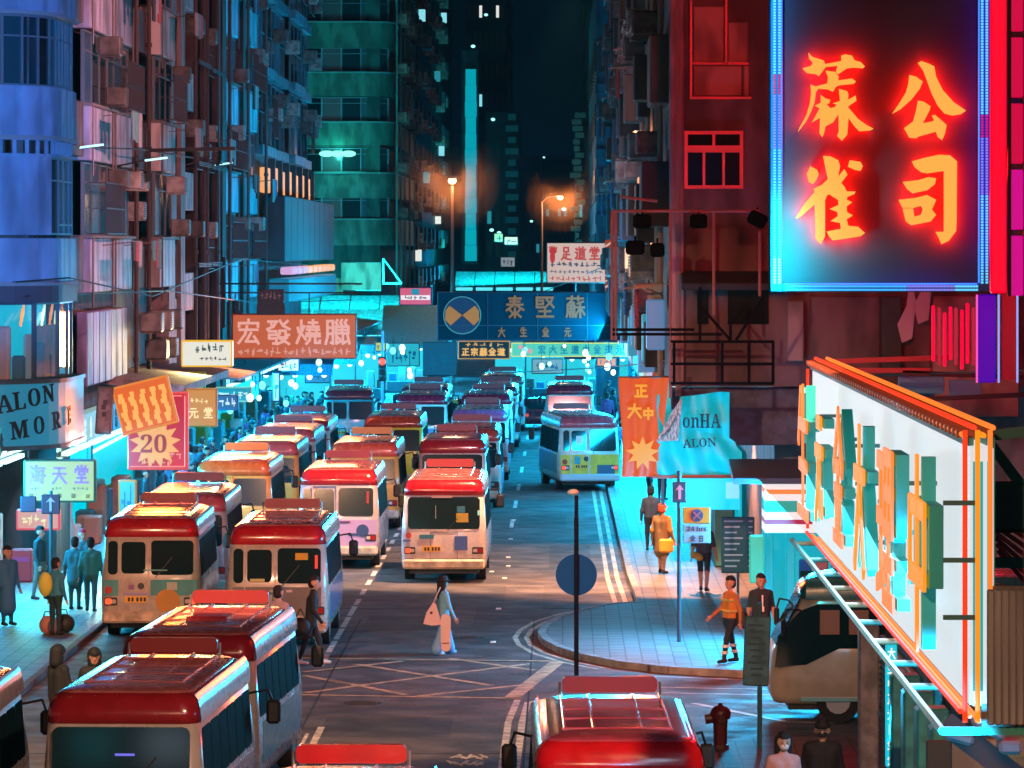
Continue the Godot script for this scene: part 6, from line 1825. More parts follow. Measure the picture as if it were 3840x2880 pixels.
	put(t, "emblem_disc", m, mat(0.008, 0.02, 0.05, 0.5))
	m = MB.new()
	for k in 40:
		var a0 := TAU * k / 40.0
		var a1 := TAU * (k + 1) / 40.0
		m.bar(Vector3(-3.25 + 0.8 * cos(a0), 1.06 + 0.8 * sin(a0), 0.04), Vector3(-3.25 + 0.8 * cos(a1), 1.06 + 0.8 * sin(a1), 0.04), 0.045, 0.03, Vector3.BACK)
	put(t, "emblem_ring", m, mat(0.3, 0.28, 0.2, 0.4))
	for sd in [-1, 1]:
		m = MB.new(); m.prism(PackedVector2Array([Vector2(0, 0), Vector2(0.55 * sd, 0.42), Vector2(0.72 * sd, 0.2), Vector2(0.74 * sd, -0.2), Vector2(0.5 * sd, -0.44)]), Vector3(-3.25, 1.06, 0.06), Vector3.RIGHT, Vector3.UP, 0.02)
		put(t, "emblem_wedge", m, emi(0.55, 0.22, 0.02, 0.6))
	var gold := emi(0.36, 0.16, 0.04, 0.55)
	for k in 3:
		m = MB.new(); glyph(m, "泰堅蘇"[k], Vector3(-1.4 + k * 1.3, 0.95, 0.03), Vector3.RIGHT, Vector3.UP, 0.85, 0.95, 0.1, 0.03)
		put(t, "character", m, gold)
	for k in 4:
		m = MB.new(); glyph(m, "大生金元"[k], Vector3(-1.7 + k * 0.95, 0.12, 0.03), Vector3.RIGHT, Vector3.UP, 0.3, 0.42, 0.06, 0.02)
		put(t, "small_character", m, gold)
	for k in 5:
		m = MB.new(); m.box(Vector3(-4.3 + k * 2.15, 1.02, 0.025), Vector3(0.03, 2.0, 0.03))
		put(t, "panel_joint", m, mat(0.01, 0.05, 0.07, 0.5))
	m = MB.new(); m.box(Vector3(0, 0.62, 0.028), Vector3(8.5, 0.03, 0.03))
	put(t, "panel_joint", m, mat(0.01, 0.05, 0.07, 0.5))
	# black and gold sign, green-lit banner
	t = sign_box("hanging_sign", "black sign with gold border and gold characters under the dark emblem sign", 991, 738, 1100, 774, 46, mat(0.012, 0.008, 0.004, 0.5), emi(0.75, 0.32, 0.04, 0.7), 0.15)
	write_row(t, "character", "正宗蘇金道", Vector3(-1.05, 0.12, 0.02), Vector3.RIGHT, Vector3.UP, 0.36, 0.36, 0.42, 0.06, 0.01, emi(0.95, 0.45, 0.08, 0.9))
	marks(t, "small_print", -0.9, 0.9, 0.58, 0.14, 5, emi(0.9, 0.4, 0.1, 0.8), 30)
	t = sign_box("hanging_sign", "long cyan and yellow lit banner sign with white characters", 1106, 742, 1366, 769, 46, emi(0.1, 0.62, 0.42, 0.9), emi(0.7, 0.8, 0.2, 0.9), 0.2)
	for k in 8:
		m = MB.new(); glyph(m, "宏大生道中金理元"[k], Vector3(-1.6 + k * 0.52, 0.1, 0.02), Vector3.RIGHT, Vector3.UP, 0.36, 0.4, 0.05, 0.01)
		put(t, "character", m, mat(0.02, 0.28, 0.3, 0.6))
	m = MB.new(); m.cbox(Vector3(-2.2, 0.32, 0.03), Vector3(0.7, 0.2, 0.02), 0.01, Basis(Vector3.BACK, -0.4))
	put(t, "emblem", m, emi(0.8, 0.4, 0.4, 0.8))
	area(t, t.position + Vector3(0, 0.2, 0.3), t.position + Vector3(0, -3, 4), CYAN, 250, 5, 0.5)
	# foot massage sign
	t = sign_box("hanging_sign", "pale pink sign with a red foot mark and red characters above the road", 1182, 525, 1307, 610, 48, emi(0.72, 0.5, 0.42, 0.85), mat(0.1, 0.07, 0.06, 0.5), 0.25)
	m = MB.new(); m.ell(Vector3(-1.06, 1.15, 0.02), Vector3(0.12, 0.3, 0.02), 10, 6)
	m.ell(Vector3(-1.04, 1.42, 0.02), Vector3(0.18, 0.16, 0.02), 10, 6)
	for k in 5: m.ell(Vector3(-1.2 + k * 0.08, 1.6 - absf(k - 1.5) * 0.02, 0.02), Vector3(0.035, 0.06, 0.02), 6, 4)
	put(t, "foot_mark", m, emi(0.6, 0.03, 0.03, 0.8), true)
	write_row(t, "character", "足道堂", Vector3(-0.7, 1.0, 0.02), Vector3.RIGHT, Vector3.UP, 0.5, 0.6, 0.64, 0.08, 0.01, emi(0.6, 0.06, 0.05, 0.8))
	marks(t, "small_print", -1.2, 1.2, 0.7, 0.2, 9, mat(0.08, 0.06, 0.1, 0.6), 33); marks(t, "small_print", -1.2, 1.2, 0.4, 0.14, 12, mat(0.3, 0.12, 0.12, 0.6), 34); marks(t, "small_print", -1.2, 1.2, 0.08, 0.18, 10, emi(0.6, 0.1, 0.08, 0.8), 35)
	t = thing("barber_pole", "tall narrow orange sign with white diagonal stripes beside the foot mark sign", "sign", W(1315, 690, 48.5))
	m = MB.new(); m.cbox(Vector3(0, 1.8, -0.1), Vector3(0.34, 3.5, 0.2), 0.06)
	put(t, "sign_case", m, emi(0.4, 0.06, 0.015, 0.7))
	for k in 11:
		m = MB.new(); m.box(Vector3(0, 0.75 + k * 0.26, 0.01), Vector3(0.36, 0.07, 0.03), Basis(Vector3.BACK, 0.6))
		put(t, "stripe_light", m, emi(0.85, 0.55, 0.45, 0.9))
	t = sign_box("shop_sign", "small red and white lit sign left of the dark emblem sign", 864, 622, 931, 658, 42, emi(0.7, 0.12, 0.22, 0.9), mat(0.05, 0.04, 0.1, 0.5))
	m = MB.new(); m.box(Vector3(0, 0.36, 0.02), Vector3(1.5, 0.24, 0.02))
	put(t, "white_band_light", m, emi(0.9, 0.8, 0.85, 1.0))
	m = MB.new(); m.box(Vector3(0, 0.66, 0.02), Vector3(0.4, 0.3, 0.02))
	put(t, "blue_square_light", m, emi(0.02, 0.3, 0.45, 0.9))
	marks(t, "small_print", -0.6, 0.6, 0.28, 0.16, 5, mat(0.2, 0.02, 0.05, 0.6), 37, 0.035)
	# lower left lit signs and shop panels
	t = sign_box("shop_sign", "pink and orange lit sign by the left pavement under the green sign", 38, 1104, 126, 1142, 90, emi(0.75, 0.28, 0.2, 0.85), emi(0.8, 0.1, 0.15, 0.8))
	marks(t, "small_print", -0.4, 0.2, 0.1, 0.2, 4, emi(0.9, 0.7, 0.3, 0.9), 40)
	t = sign_box("poster_board", "tall cyan poster board with dark characters behind the left minibuses", 258, 1040, 292, 1130, 84, emi(0.05, 0.5, 0.52, 0.9), emi(0.6, 0.25, 0.03, 0.8), 0.1)
	marks(t, "small_print", -0.15, 0.15, 0.4, 0.5, 2, mat(0.02, 0.1, 0.15, 0.6), 42)
	t = sign_box("shop_sign", "tilted pink sign board under the canopy beside the blue salon sign", 208, 838, 236, 935, 88, mat(0.42, 0.24, 0.28, 0.6, "grime"), mat(0.2, 0.12, 0.13, 0.6), 0.1, -0.06)
	marks(t, "small_print", -0.08, 0.08, 0.3, 0.6, 1, mat(0.12, 0.05, 0.08, 0.6), 43)
	t = thing("canopy_light", "green-white light tube under the sloping canopy edge left of the 20 sign", "light tube", W(225, 968, 86))
	m = MB.new(); m.bar(Vector3(-0.3, -0.1, 0), Vector3(0.55, 0.35, 0), 0.14, 0.09)
	put(t, "light_tube", m, emi(0.75, 0.9, 0.55, 1.1))
	area(t, t.position + Vector3(0.1, 0.0, 0.12), t.position + Vector3(1, -3, 3), Color(0.7, 1, 0.9), 40, 0.9, 0.15)

# ---------------------------------------------------------------- shops along both pavements
func shops() -> void:
	var r := RandomNumberGenerator.new(); r.seed = 14
	var zz := -97.0
	var k := 0
	var kinds := ["bakery", "phone", "fruit", "clothes", "noodle", "herb", "jewellery", "shoe", "tea", "cake", "pharmacy", "toy", "sports", "watch"]
	while zz > -255:
		var w := 9.0 + r.randf() * 4.0
		var x := -12.6
		if zz > -108: x = -13.6
		var t := thing("street_shop", "brightly lit cyan %s shop front, number %s along the left pavement from the corner" % ["open", ["one", "two", "three", "four", "five", "six", "seven", "eight", "nine", "ten", "eleven", "twelve", "thirteen", "fourteen", "fifteen", "sixteen"][k]], "shop", Vector3(x, 0.13, zz - w / 2))
		var m := MB.new(); m.box(Vector3(-1.2, 1.5, 0), Vector3(0.1, 3.0, w - 0.4))
		put(t, "shop_light_wall", m, emi(0.0, 0.4, 0.5, [1.4, 1.1, 1.6][k % 3]))
		m = MB.new(); m.box(Vector3(-0.6, 3.05, 0), Vector3(1.3, 0.1, w))
		put(t, "ceiling", m, mat(0.2, 0.3, 0.32, 0.7))
		for q in 3:
			m = MB.new(); m.box(Vector3(0.25, 2.95, -w / 2 + w * (q + 0.5) / 3), Vector3(0.16, 0.1, w / 3.6))
			put(t, "light_tube", m, emi(0.55, 0.95, 1.0, 1.6))
		m = MB.new(); m.cbox(Vector3(0.35, 3.5, 0), Vector3(0.3, 0.75, w - 0.6), 0.03)
		put(t, "fascia_sign", m, [emi(0.02, 0.28, 0.36, 0.9), emi(0.3, 0.5, 0.5, 0.8), emi(0.02, 0.14, 0.34, 0.9), emi(0.05, 0.42, 0.36, 0.9)][k % 4])
		for q in int(w / 1.4):
			m = MB.new(); glyph(m, ["金", "大", "堂", "生", "元", "中", "宗", "正"][r.randi() % 8], Vector3(0.51, 3.22, w / 2 - 0.8 - q * 1.4), Vector3.FORWARD, Vector3.UP, 0.5, 0.5, 0.08, 0.02)
			put(t, "character", m, emi(0.7, 0.85, 0.85, 0.9) if k % 2 else mat(0.02, 0.06, 0.1, 0.6))
		for q in 7:
			m = MB.new()
			var hh := r.randf_range(0.5, 1.9)
			m.cbox(Vector3(-0.9 + r.randf() * 0.7, hh / 2, -w / 2 + w * (q + 0.5) / 7), Vector3(0.45, hh, w / 9), 0.04)
			put(t, "display_stand", m, [mat(0.02, 0.08, 0.1), mat(0.3, 0.1, 0.06), mat(0.05, 0.25, 0.3), mat(0.4, 0.4, 0.38), mat(0.4, 0.2, 0.02)][r.randi() % 5])
		m = MB.new(); m.box(Vector3(1.3, 4.0, 0), Vector3(2.0, 0.08, w - 0.3), Basis(Vector3.BACK, -0.14))
		if zz < -130: put(t, "awning", m, mat(0.1, 0.16, 0.18, 0.7, "grime"))
		area(t, Vector3(x + 0.5, 2.9, zz - w / 2), Vector3(x + 5.0, 0.4, zz - w / 2), CYAN, 190, w - 1.5, 0.5)
		zz -= w
		k += 1
	zz = -112.0
	k = 0
	while zz > -260:
		var w := 10.0 + r.randf() * 3.0
		var t := thing("street_shop", "cyan lit shop front under the right-hand overhang, number %s past the corner store" % ["one", "two", "three", "four", "five", "six", "seven", "eight", "nine", "ten", "eleven", "twelve", "thirteen", "fourteen"][k], "shop", Vector3(4.55, 0.13, zz - w / 2))
		var m := MB.new(); m.box(Vector3(-0.06, 1.5, 0), Vector3(0.1, 2.8, w - 0.8))
		put(t, "shop_light_wall", m, emi(0.0, 0.4, 0.5, [1.0, 0.7, 0.9][k % 3]))
		for q in 6:
			m = MB.new()
			var hh := r.randf_range(0.6, 1.8)
			m.cbox(Vector3(-0.45, hh / 2, -w / 2 + w * (q + 0.5) / 6), Vector3(0.5, hh, w / 8), 0.04)
			put(t, "display_stand", m, [mat(0.02, 0.08, 0.1), mat(0.3, 0.1, 0.06), mat(0.05, 0.25, 0.3), mat(0.4, 0.4, 0.38)][r.randi() % 4])
		m = MB.new(); m.cbox(Vector3(-1.9, 4.2, 0), Vector3(0.3, 0.8, w * 0.7), 0.03)
		put(t, "fascia_sign", m, [emi(0.05, 0.5, 0.5, 0.8), emi(0.4, 0.06, 0.02, 0.8), emi(0.5, 0.5, 0.3, 0.8)][k % 3])
		m = MB.new(); m.box(Vector3(-1.0, 3.6, 0), Vector3(0.16, 0.1, w * 0.7))
		put(t, "light_tube", m, emi(0.55, 0.95, 1.0, 1.6))
		area(t, Vector3(3.4, 3.5, zz - w / 2), Vector3(2.0, 0.0, zz - w / 2), CYAN, 40 if k == 0 else (90 if k == 1 else 170), w * 0.7, 0.5)
		if zz < -140: area(t, Vector3(2.4, 4.6, zz - w / 2), Vector3(-12, 10.5, zz - w / 2 + 3), CYAN, 330, w * 0.6, 0.8)
		zz -= w
		k += 1
func market() -> void:
	# lit stalls and canopies that fill the far end of the street
	var r := RandomNumberGenerator.new(); r.seed = 6
	var order := ["first", "second", "third", "fourth", "fifth", "sixth", "seventh", "eighth", "ninth", "tenth", "eleventh", "twelfth"]
	var at := [[700, 800, 44], [640, 790, 48], [770, 780, 40], [860, 770, 38], [905, 760, 34], [1130, 790, 38], [1200, 790, 40], [1290, 785, 42], [940, 700, 28], [1050, 690, 26], [1160, 690, 27], [830, 700, 31]]
	for k in at.size():
		var s: float = at[k][2]
		var px: float = at[k][0]
		var p := Vector3((px - VX) / s, 0, -K / s)
		var t := thing("market_stall", "%s lit market stall with a pale tarpaulin roof at the far end of the street" % order[k], "market stall", p)
		var m := MB.new(); m.box(Vector3(0, 3.1, 0), Vector3(3.4, 0.1, 3.0), Basis(Vector3.RIGHT, 0.16)); m.box(Vector3(0, 2.75, 1.5), Vector3(3.4, 0.5, 0.06))
		put(t, "tarpaulin", m, [mat(0.1, 0.45, 0.5, 0.7, "cloth"), mat(0.03, 0.2, 0.36, 0.7, "cloth"), mat(0.3, 0.5, 0.5, 0.7, "cloth")][k % 3])
		for sx in [-1, 1]:
			m = MB.new(); m.bar(Vector3(sx * 1.6, 0, 1.3), Vector3(sx * 1.6, 3.0, 1.3), 0.07, 0.07)
			put(t, "post", m, mat(0.05, 0.1, 0.12, 0.6))
		m = MB.new(); m.box(Vector3(0, 1.6, -1.2), Vector3(3.2, 2.2, 0.1))
		put(t, "lit_back_light", m, emi(0.02, 0.45, 0.52, 1.3))
		for q in 5:
			m = MB.new(); m.ell(Vector3(-1.3 + q * 0.65, 2.5 - 0.1 * (q % 2), 0.9), Vector3(0.13, 0.13, 0.13), 8, 5)
			put(t, "bulb_light", m, emi(0.75, 1.0, 0.95, 1.8), true)
		for q in 6:
			m = MB.new()
			var hh := r.randf_range(0.3, 1.0)
			m.cbox(Vector3(-1.35 + q * 0.54, 0.6 + hh / 2, 0.6 + r.randf() * 0.5), Vector3(0.42, hh, 0.4), 0.05)
			put(t, "goods", m, [mat(0.3, 0.08, 0.06), mat(0.02, 0.15, 0.25), mat(0.4, 0.4, 0.35), mat(0.02, 0.2, 0.12)][r.randi() % 4])
		m = MB.new(); m.cbox(Vector3(0, 0.35, 0.9), Vector3(3.2, 0.6, 1.0), 0.03)
		put(t, "counter", m, mat(0.04, 0.12, 0.15, 0.7))
		area(t, p + Vector3(0, 2.6, 1.2), p + Vector3(0, 0.5, 6), CYAN, 190, 3, 0.3)
	# long translucent roofs over the stalls on the left
	for e in [[760, 700, 38, 8.0, "upper long lit canopy roof over the left-hand stalls"], [720, 668, 36, 9.0, "topmost long lit canopy roof behind the roast meat sign"], [1090, 606, 24, 9.0, "pale canopy roof lit from below at the far end of the street"]]:
		var t := thing("canopy", e[4], "canopy", W(e[0], e[1], e[2]))
		for k in 5:
			var m := MB.new(); m.cbox(Vector3(-e[3] / 2 + e[3] * (k + 0.5) / 5, 0, -1), Vector3(e[3] / 5 - 0.06, 0.12, 5.0), 0.02, Basis(Vector3.RIGHT, 0.3))
			put(t, "roof_sheet", m, mat(0.12, 0.5, 0.55, 0.5, "grime"))
			m = MB.new(); m.box(Vector3(-e[3] / 2 + e[3] * (k + 0.5) / 5, -0.75, 1.4), Vector3(e[3] / 6, 0.3, 0.15))
			put(t, "light_tube", m, emi(0.1, 0.75, 0.85, 1.1))
		area(t, t.position + Vector3(0, -0.5, 2.2), t.position + Vector3(0, -3, 7), CYAN, 340, e[3], 0.3)
		area(t, t.position + Vector3(0, 0.8, 1.5), t.position + Vector3(-1, 6, -4), Color(0.08, 0.78, 0.8), 350, e[3], 0.3)
	var t := thing("stall_tarpaulin", "large pale teal tarpaulin sloping behind the traffic light", "tarpaulin", W(880, 740, 40))
	var m := MB.new(); m.box(Vector3(0.3, 0.9, -1.0), Vector3(3.4, 0.08, 4.0), Basis(Vector3.RIGHT, 0.55))
	put(t, "tarpaulin", m, mat(0.03, 0.5, 0.52, 0.7, "cloth"))
	# scattered distant lamps over the road
	for e in [[1062, 497, 22], [1078, 503, 22], [1148, 478, 16], [1070, 520, 20], [1112, 500, 18], [1218, 452, 24], [1175, 340, 12], [1065, 258, 21], [1050, 32, 20], [1022, 100, 22], [1010, 135, 22]]:
		var q := thing("distant_lamp", "tiny distant lamp glowing among the far towers", "lamp", W(e[0], e[1], e[2]), 0.0, "distant lamps among the far towers")
		m = MB.new(); m.ell(Vector3.ZERO, Vector3(0.22, 0.16, 0.16), 8, 5)
		put(q, "lamp_bulb", m, emi(0.4, 1.0, 1.0, 1.5), true)

# ---------------------------------------------------------------- street furniture
func street_lamp(label: String, foot: Vector3, h: float, arm: Vector3, e: float, aim: Vector3, cone: float, lit_col := WARM) -> void:
	var t := thing("street_lamp", label, "street lamp", foot)
	var m := MB.new()
	m.cyl(Vector3.ZERO, Vector3(0, h - 0.4, 0), 0.13, 0.08, 10)
	put(t, "pole", m, mat(0.45, 0.3, 0.24, 0.5))
	m = MB.new(); m.tube([Vector3(0, h - 0.5, 0), arm * 0.3 + Vector3(0, h - 0.05, 0), arm + Vector3(0, h, 0)], 0.05)
	put(t, "arm", m, mat(0.3, 0.22, 0.2, 0.5))
	m = MB.new(); m.cbox(arm + Vector3(0, h + 0.1, 0), Vector3(0.5, 0.16, 0.7), 0.07)
	put(t, "lamp_hood", m, mat(0.12, 0.14, 0.3, 0.5))
	m = MB.new(); m.ell(arm + Vector3(0, h - 0.1, 0), Vector3(0.24, 0.2, 0.24), 10, 6)
	put(t, "lamp_bulb", m, emi(1.0, 0.6, 0.32, 5.0), true)
	if cone > 0: spot(t, foot + arm + Vector3(0, h - 0.25, 0), aim, lit_col, e, cone, 0.18, 0.35)
	else:
		omni(t, arm + Vector3(0, h - 0.06, 0), lit_col, e, 0.15)
		for halo_shell in [[2.4, 0.05], [3.8, 0.025], [5.4, 0.012]]:      # added fog shells imitate a bloom halo, no real mist
			var fog := FogVolume.new()
			fog.name = numbered(t, "lamp_halo")
			fog.shape = RenderingServer.FOG_VOLUME_SHAPE_ELLIPSOID
			fog.size = Vector3.ONE * halo_shell[0]
			var fm := FogMaterial.new()
			fm.density = halo_shell[1]
			fm.albedo = Color(1.0, 0.75, 0.5)
			fog.material = fm
			fog.position = arm + Vector3(0, h - 0.1, 0)
			fog.set_meta("kind", "stuff")
			t.add_child(fog, true)
func furniture() -> void:
	street_lamp("tall street lamp with a warm glow on a slim pole beyond the minibuses", Vector3((977 - VX) / 39.0, 0, -K / 39.0), 12.0, Vector3(0, 0, 0.1), 50, Vector3.ZERO, 0)
	street_lamp("street lamp glowing warm in the open sky above the pink foot sign", Vector3((1213 - VX) / 28.5 - 1.5, 0, -K / 28.5), 12.1, Vector3(1.4, 0, 0), 50, Vector3.ZERO, 0)
	# lamps just outside the frame, two of them added as fill: they light the near traffic
	street_lamp("near street lamp at the left kerb by the footbridge", Vector3(-13.6, 0, -60), 12.6, Vector3(3.8, 0, 0), 680, Vector3(-6, 0, -82), 27)
	street_lamp("added front fill lamp above the footbridge", Vector3(-4.5, 5.0, -5), 5.8, Vector3(2.5, 0, 0), 220, Vector3(-1, 0, -60), 50)  # unseen lamp added as soft fill from the viewing side
	street_lamp("added fill lamp on the right close to the footbridge", Vector3(7.0, 0.13, -40), 12.2, Vector3(-2.6, 0, 0), 320, Vector3(-2, 0, -56), 34)  # unseen lamp added to light the rears of the nearest minibuses
	var wl := thing("wall_lamp", "wall lamp on an arm over the road from the red-lit block", "wall lamp", Vector3(2.3, 14.9, -107))
	var m := MB.new(); m.tube([Vector3.ZERO, Vector3(-0.6, 0.25, 0), Vector3(-1.9, 0.2, 0)], 0.05)
	put(wl, "arm", m, mat(0.2, 0.15, 0.14, 0.5))
	m = MB.new(); m.ell(Vector3(-2.0, 0.08, 0), Vector3(0.22, 0.12, 0.2), 10, 6)
	put(wl, "lamp_bulb", m, emi(1.0, 0.72, 0.5, 4.0), true)
	spot(wl, wl.position + Vector3(-2.0, -0.1, 0), Vector3(-0.4, 0, -112.5), WARM, 950, 29, 0.2, 0.3)
	spot(wl, wl.position + Vector3(-2.0, -0.1, -0.1), Vector3(-13.5, 8.5, -128), PINK, 540, 42, 0.2, 0.6)
	# unseen downlight added under the overhang to make the warm pool on the pavement
	var dl := thing("added_soffit_lamp", "added warm lamp under the overhang lighting the pavement by the kerb", "lamp", Vector3(3.3, 5.1, -108))
	m = MB.new(); m.ell(Vector3(0, -0.05, 0), Vector3(0.2, 0.08, 0.2), 10, 6)
	put(dl, "lamp_bulb", m, emi(1.0, 0.72, 0.5, 4.0), true)
	spot(dl, dl.position + Vector3(0, -0.2, 0), dl.position + Vector3(-0.3, -5, 0.2), Color(1, 0.62, 0.4), 130, 50, 0.15, 0.25)
	# round sign seen from behind
	var t := thing("road_sign", "round dark blue sign seen from behind on a tall pole near the box junction", "road sign", Vector3((1245 - VX) / 116.0, 0, -K / 116.0))
	m = MB.new(); m.cyl(Vector3.ZERO, Vector3(0, HY(1118, 116), 0), 0.045, 0.045, 10)
	m.cyl(Vector3(0, HY(1118, 116), 0), Vector3(0, HY(1070, 116), 0), 0.035, 0.035, 10)
	put(t, "pole", m, matt(0.01, 0.014, 0.03))
	m = MB.new(); m.cyl(Vector3(0, HY(1242, 116), -0.07), Vector3(0, HY(1242, 116), -0.045), 0.38, 0.38, 32)
	put(t, "sign_disc", m, matt(0.012, 0.1, 0.36))
	m = MB.new(); m.cyl(Vector3(0, HY(1242, 116), -0.045), Vector3(0, HY(1242, 116), -0.035), 0.386, 0.386, 32)
	m.cyl(Vector3(0, HY(1242, 116), -0.034), Vector3(0, HY(1242, 116), -0.03), 0.36, 0.36, 32)
	put(t, "sign_rim", m, matt(0.012, 0.09, 0.32))
	m = MB.new(); m.ell(Vector3(-0.06, HY(1063, 116), 0), Vector3(0.11, 0.06, 0.08), 8, 5)
	put(t, "pole_cap", m, mat(0.5, 0.55, 0.55, 0.4), true)
	# pavement pole with three plates
	var s := 105.5
	t = thing("road_sign", "pole on the right corner pavement with arrow plate and no-stopping plate", "road sign", Vector3((1467 - VX) / s, 0.13, -K / s))
	m = MB.new(); m.cyl(Vector3.ZERO, Vector3(0, 3.5, 0), 0.045, 0.045, 10)
	put(t, "pole", m, mat(0.04, 0.07, 0.1, 0.5))
	var H := func(py: float) -> float: return HY(py, s) - 0.13
	m = MB.new(); m.cbox(Vector3(0.01, H.call(1063), 0.06), Vector3(0.29, 0.42, 0.05), 0.015)
	var pl := put(t, "arrow_plate", m, mat(0.02, 0.08, 0.14, 0.4))
	m = MB.new(); m.prism(PackedVector2Array([Vector2(0, 0.15), Vector2(0.09, 0.03), Vector2(0.03, 0.05), Vector2(0.03, -0.15), Vector2(-0.03, -0.15), Vector2(-0.03, 0.05), Vector2(-0.09, 0.03)]), Vector3(0.01, H.call(1062), 0.095), Vector3.RIGHT, Vector3.UP, 0.012)
	put(pl, "arrow", m, mat(0.6, 0.35, 0.5, 0.5))
	m = MB.new(); m.cbox(Vector3(0.36, H.call(1113), 0.05), Vector3(0.56, 0.33, 0.04), 0.015)
	pl = put(t, "no_stopping_plate", m, mat(0.6, 0.24, 0.02, 0.5))
	m = MB.new(); m.cyl(Vector3(0.36, H.call(1113), 0.07), Vector3(0.36, H.call(1113), 0.085), 0.13, 0.13, 24)
	put(pl, "round_emblem", m, mat(0.02, 0.06, 0.16, 0.5))
	m = MB.new(); m.box(Vector3(0.36, H.call(1113), 0.09), Vector3(0.22, 0.03, 0.012), Basis(Vector3.BACK, 0.78)); m.box(Vector3(0.36, H.call(1113), 0.0895), Vector3(0.22, 0.03, 0.012), Basis(Vector3.BACK, -0.78))
	put(pl, "cross_bars", m, mat(0.35, 0.1, 0.12, 0.5))
	m = MB.new(); m.cbox(Vector3(0.36, H.call(1152), 0.05), Vector3(0.56, 0.4, 0.04), 0.015)
	pl = put(t, "hours_plate", m, mat(0.18, 0.42, 0.5, 0.5))
	latin(pl, "lettering", "24 hrs", Vector3(0.36, H.call(1142), 0.075), Basis(), 0.14, mat(0.02, 0.06, 0.12, 0.6), false, 0.01)
	write_row(pl, "character", "全日", Vector3(0.22, H.call(1169), 0.072), Vector3.RIGHT, Vector3.UP, 0.12, 0.12, 0.17, 0.02, 0.006, mat(0.02, 0.06, 0.12, 0.6))
	# blue-grey plate on a near pole
	s = 134.0
	t = thing("road_sign", "grey-blue plate of close print on a pole beside the waiting green minibus", "road sign", Vector3((1641 - VX) / s, 0.13, -K / s))
	m = MB.new(); m.cyl(Vector3.ZERO, Vector3(0, 2.35, 0), 0.04, 0.04, 10)
	put(t, "pole", m, mat(0.06, 0.16, 0.16, 0.5))
	m = MB.new(); m.cbox(Vector3(-0.05, HY(1406, s) - 0.13, 0.05), Vector3(0.42, 1.12, 0.04), 0.02, Basis(Vector3.BACK, -0.04))
	pl = put(t, "sign_plate", m, mat(0.08, 0.22, 0.26, 0.5, "grime"))
	for k in 9:
		m = MB.new(); m.box(Vector3(-0.06 + 0.01 * (k % 2), HY(1350, s) - 0.13 - k * 0.1, 0.075), Vector3(0.26 - 0.05 * (k % 3), 0.035, 0.008), Basis(Vector3.BACK, -0.04))
		put(pl, "print_line", m, mat(0.03, 0.08, 0.1, 0.5))
	# left arrow sign
	s = 96.0
	t = thing("road_sign", "dark blue arrow sign on a pole on the left pavement", "road sign", Vector3((110 - VX) / s, 0.13, -K / s))
	m = MB.new(); m.cyl(Vector3.ZERO, Vector3(0, 2.6, 0), 0.04, 0.04, 8)
	put(t, "pole", m, mat(0.02, 0.12, 0.14, 0.5))
	m = MB.new(); m.cbox(Vector3(0, 2.3, 0.05), Vector3(0.42, 0.44, 0.05), 0.02); m.cbox(Vector3(-0.5, 2.3, 0.05), Vector3(0.36, 0.36, 0.05), 0.02)
	pl = put(t, "sign_plate", m, mat(0.015, 0.06, 0.11, 0.4))
	m = MB.new(); m.prism(PackedVector2Array([Vector2(0, 0.16), Vector2(0.11, 0.04), Vector2(0.025, 0.07), Vector2(0.025, -0.16), Vector2(-0.025, -0.16), Vector2(-0.025, 0.07), Vector2(-0.11, 0.04)]), Vector3(0, 2.3, 0.09), Vector3.RIGHT, Vector3.UP, 0.012)
	put(pl, "arrow", m, mat(0.3, 0.42, 0.55, 0.5))
	# hydrant
	s = 134.0
	t = thing("fire_hydrant", "dark red fire hydrant on the near right pavement", "fire hydrant", Vector3((1556 - VX) / s, 0.13, -K / s))
	m = MB.new(); m.cyl(Vector3.ZERO, Vector3(0, 0.06, 0), 0.15, 0.14, 14); m.cyl(Vector3(0, 0.06, 0), Vector3(0, 0.48, 0), 0.11, 0.12, 14); m.cyl(Vector3(0, 0.48, 0), Vector3(0, 0.54, 0), 0.16, 0.17, 14)
	put(t, "barrel", m, mat(0.1, 0.008, 0.008, 0.4))
	m = MB.new(); m.ell(Vector3(0, 0.56, 0), Vector3(0.17, 0.14, 0.17), 14, 8); m.cyl(Vector3(0, 0.66, 0), Vector3(0, 0.73, 0), 0.04, 0.035, 8)
	put(t, "bonnet", m, mat(0.1, 0.008, 0.008, 0.4), true)
	m = MB.new(); m.cyl(Vector3(0, 0.5, 0), Vector3(-0.24, 0.47, 0.02), 0.075, 0.08, 10); m.cyl(Vector3(0, 0.5, 0), Vector3(0.02, 0.48, 0.2), 0.06, 0.065, 10)
	put(t, "outlet", m, mat(0.08, 0.006, 0.006, 0.4))
	# traffic light
	s = 50.0
	t = thing("traffic_light", "traffic light showing red in the middle of the crowded street", "traffic light", Vector3((826 - VX) / s, 0, -K / s))
	m = MB.new(); m.cyl(Vector3.ZERO, Vector3(0, 4.6, 0), 0.06, 0.06, 8)
	put(t, "pole", m, mat(0.3, 0.35, 0.5, 0.5))
	m = MB.new(); m.cbox(Vector3(0, 2.95, 0.05), Vector3(0.36, 1.05, 0.28), 0.05)
	var hs := put(t, "signal_head", m, mat(0.006, 0.006, 0.008, 0.5))
	m = MB.new(); m.ell(Vector3(0, 3.28, 0.19), Vector3(0.15, 0.15, 0.06), 12, 6)
	put(hs, "red_signal_lamp", m, emi(1.0, 0.06, 0.03, 3.0), true)
	for y in [2.96, 2.64]:
		m = MB.new(); m.ell(Vector3(0, y, 0.19), Vector3(0.13, 0.13, 0.04), 10, 5)
		put(hs, "unlit_signal_lamp", m, mat(0.02, 0.03, 0.03, 0.3), true)
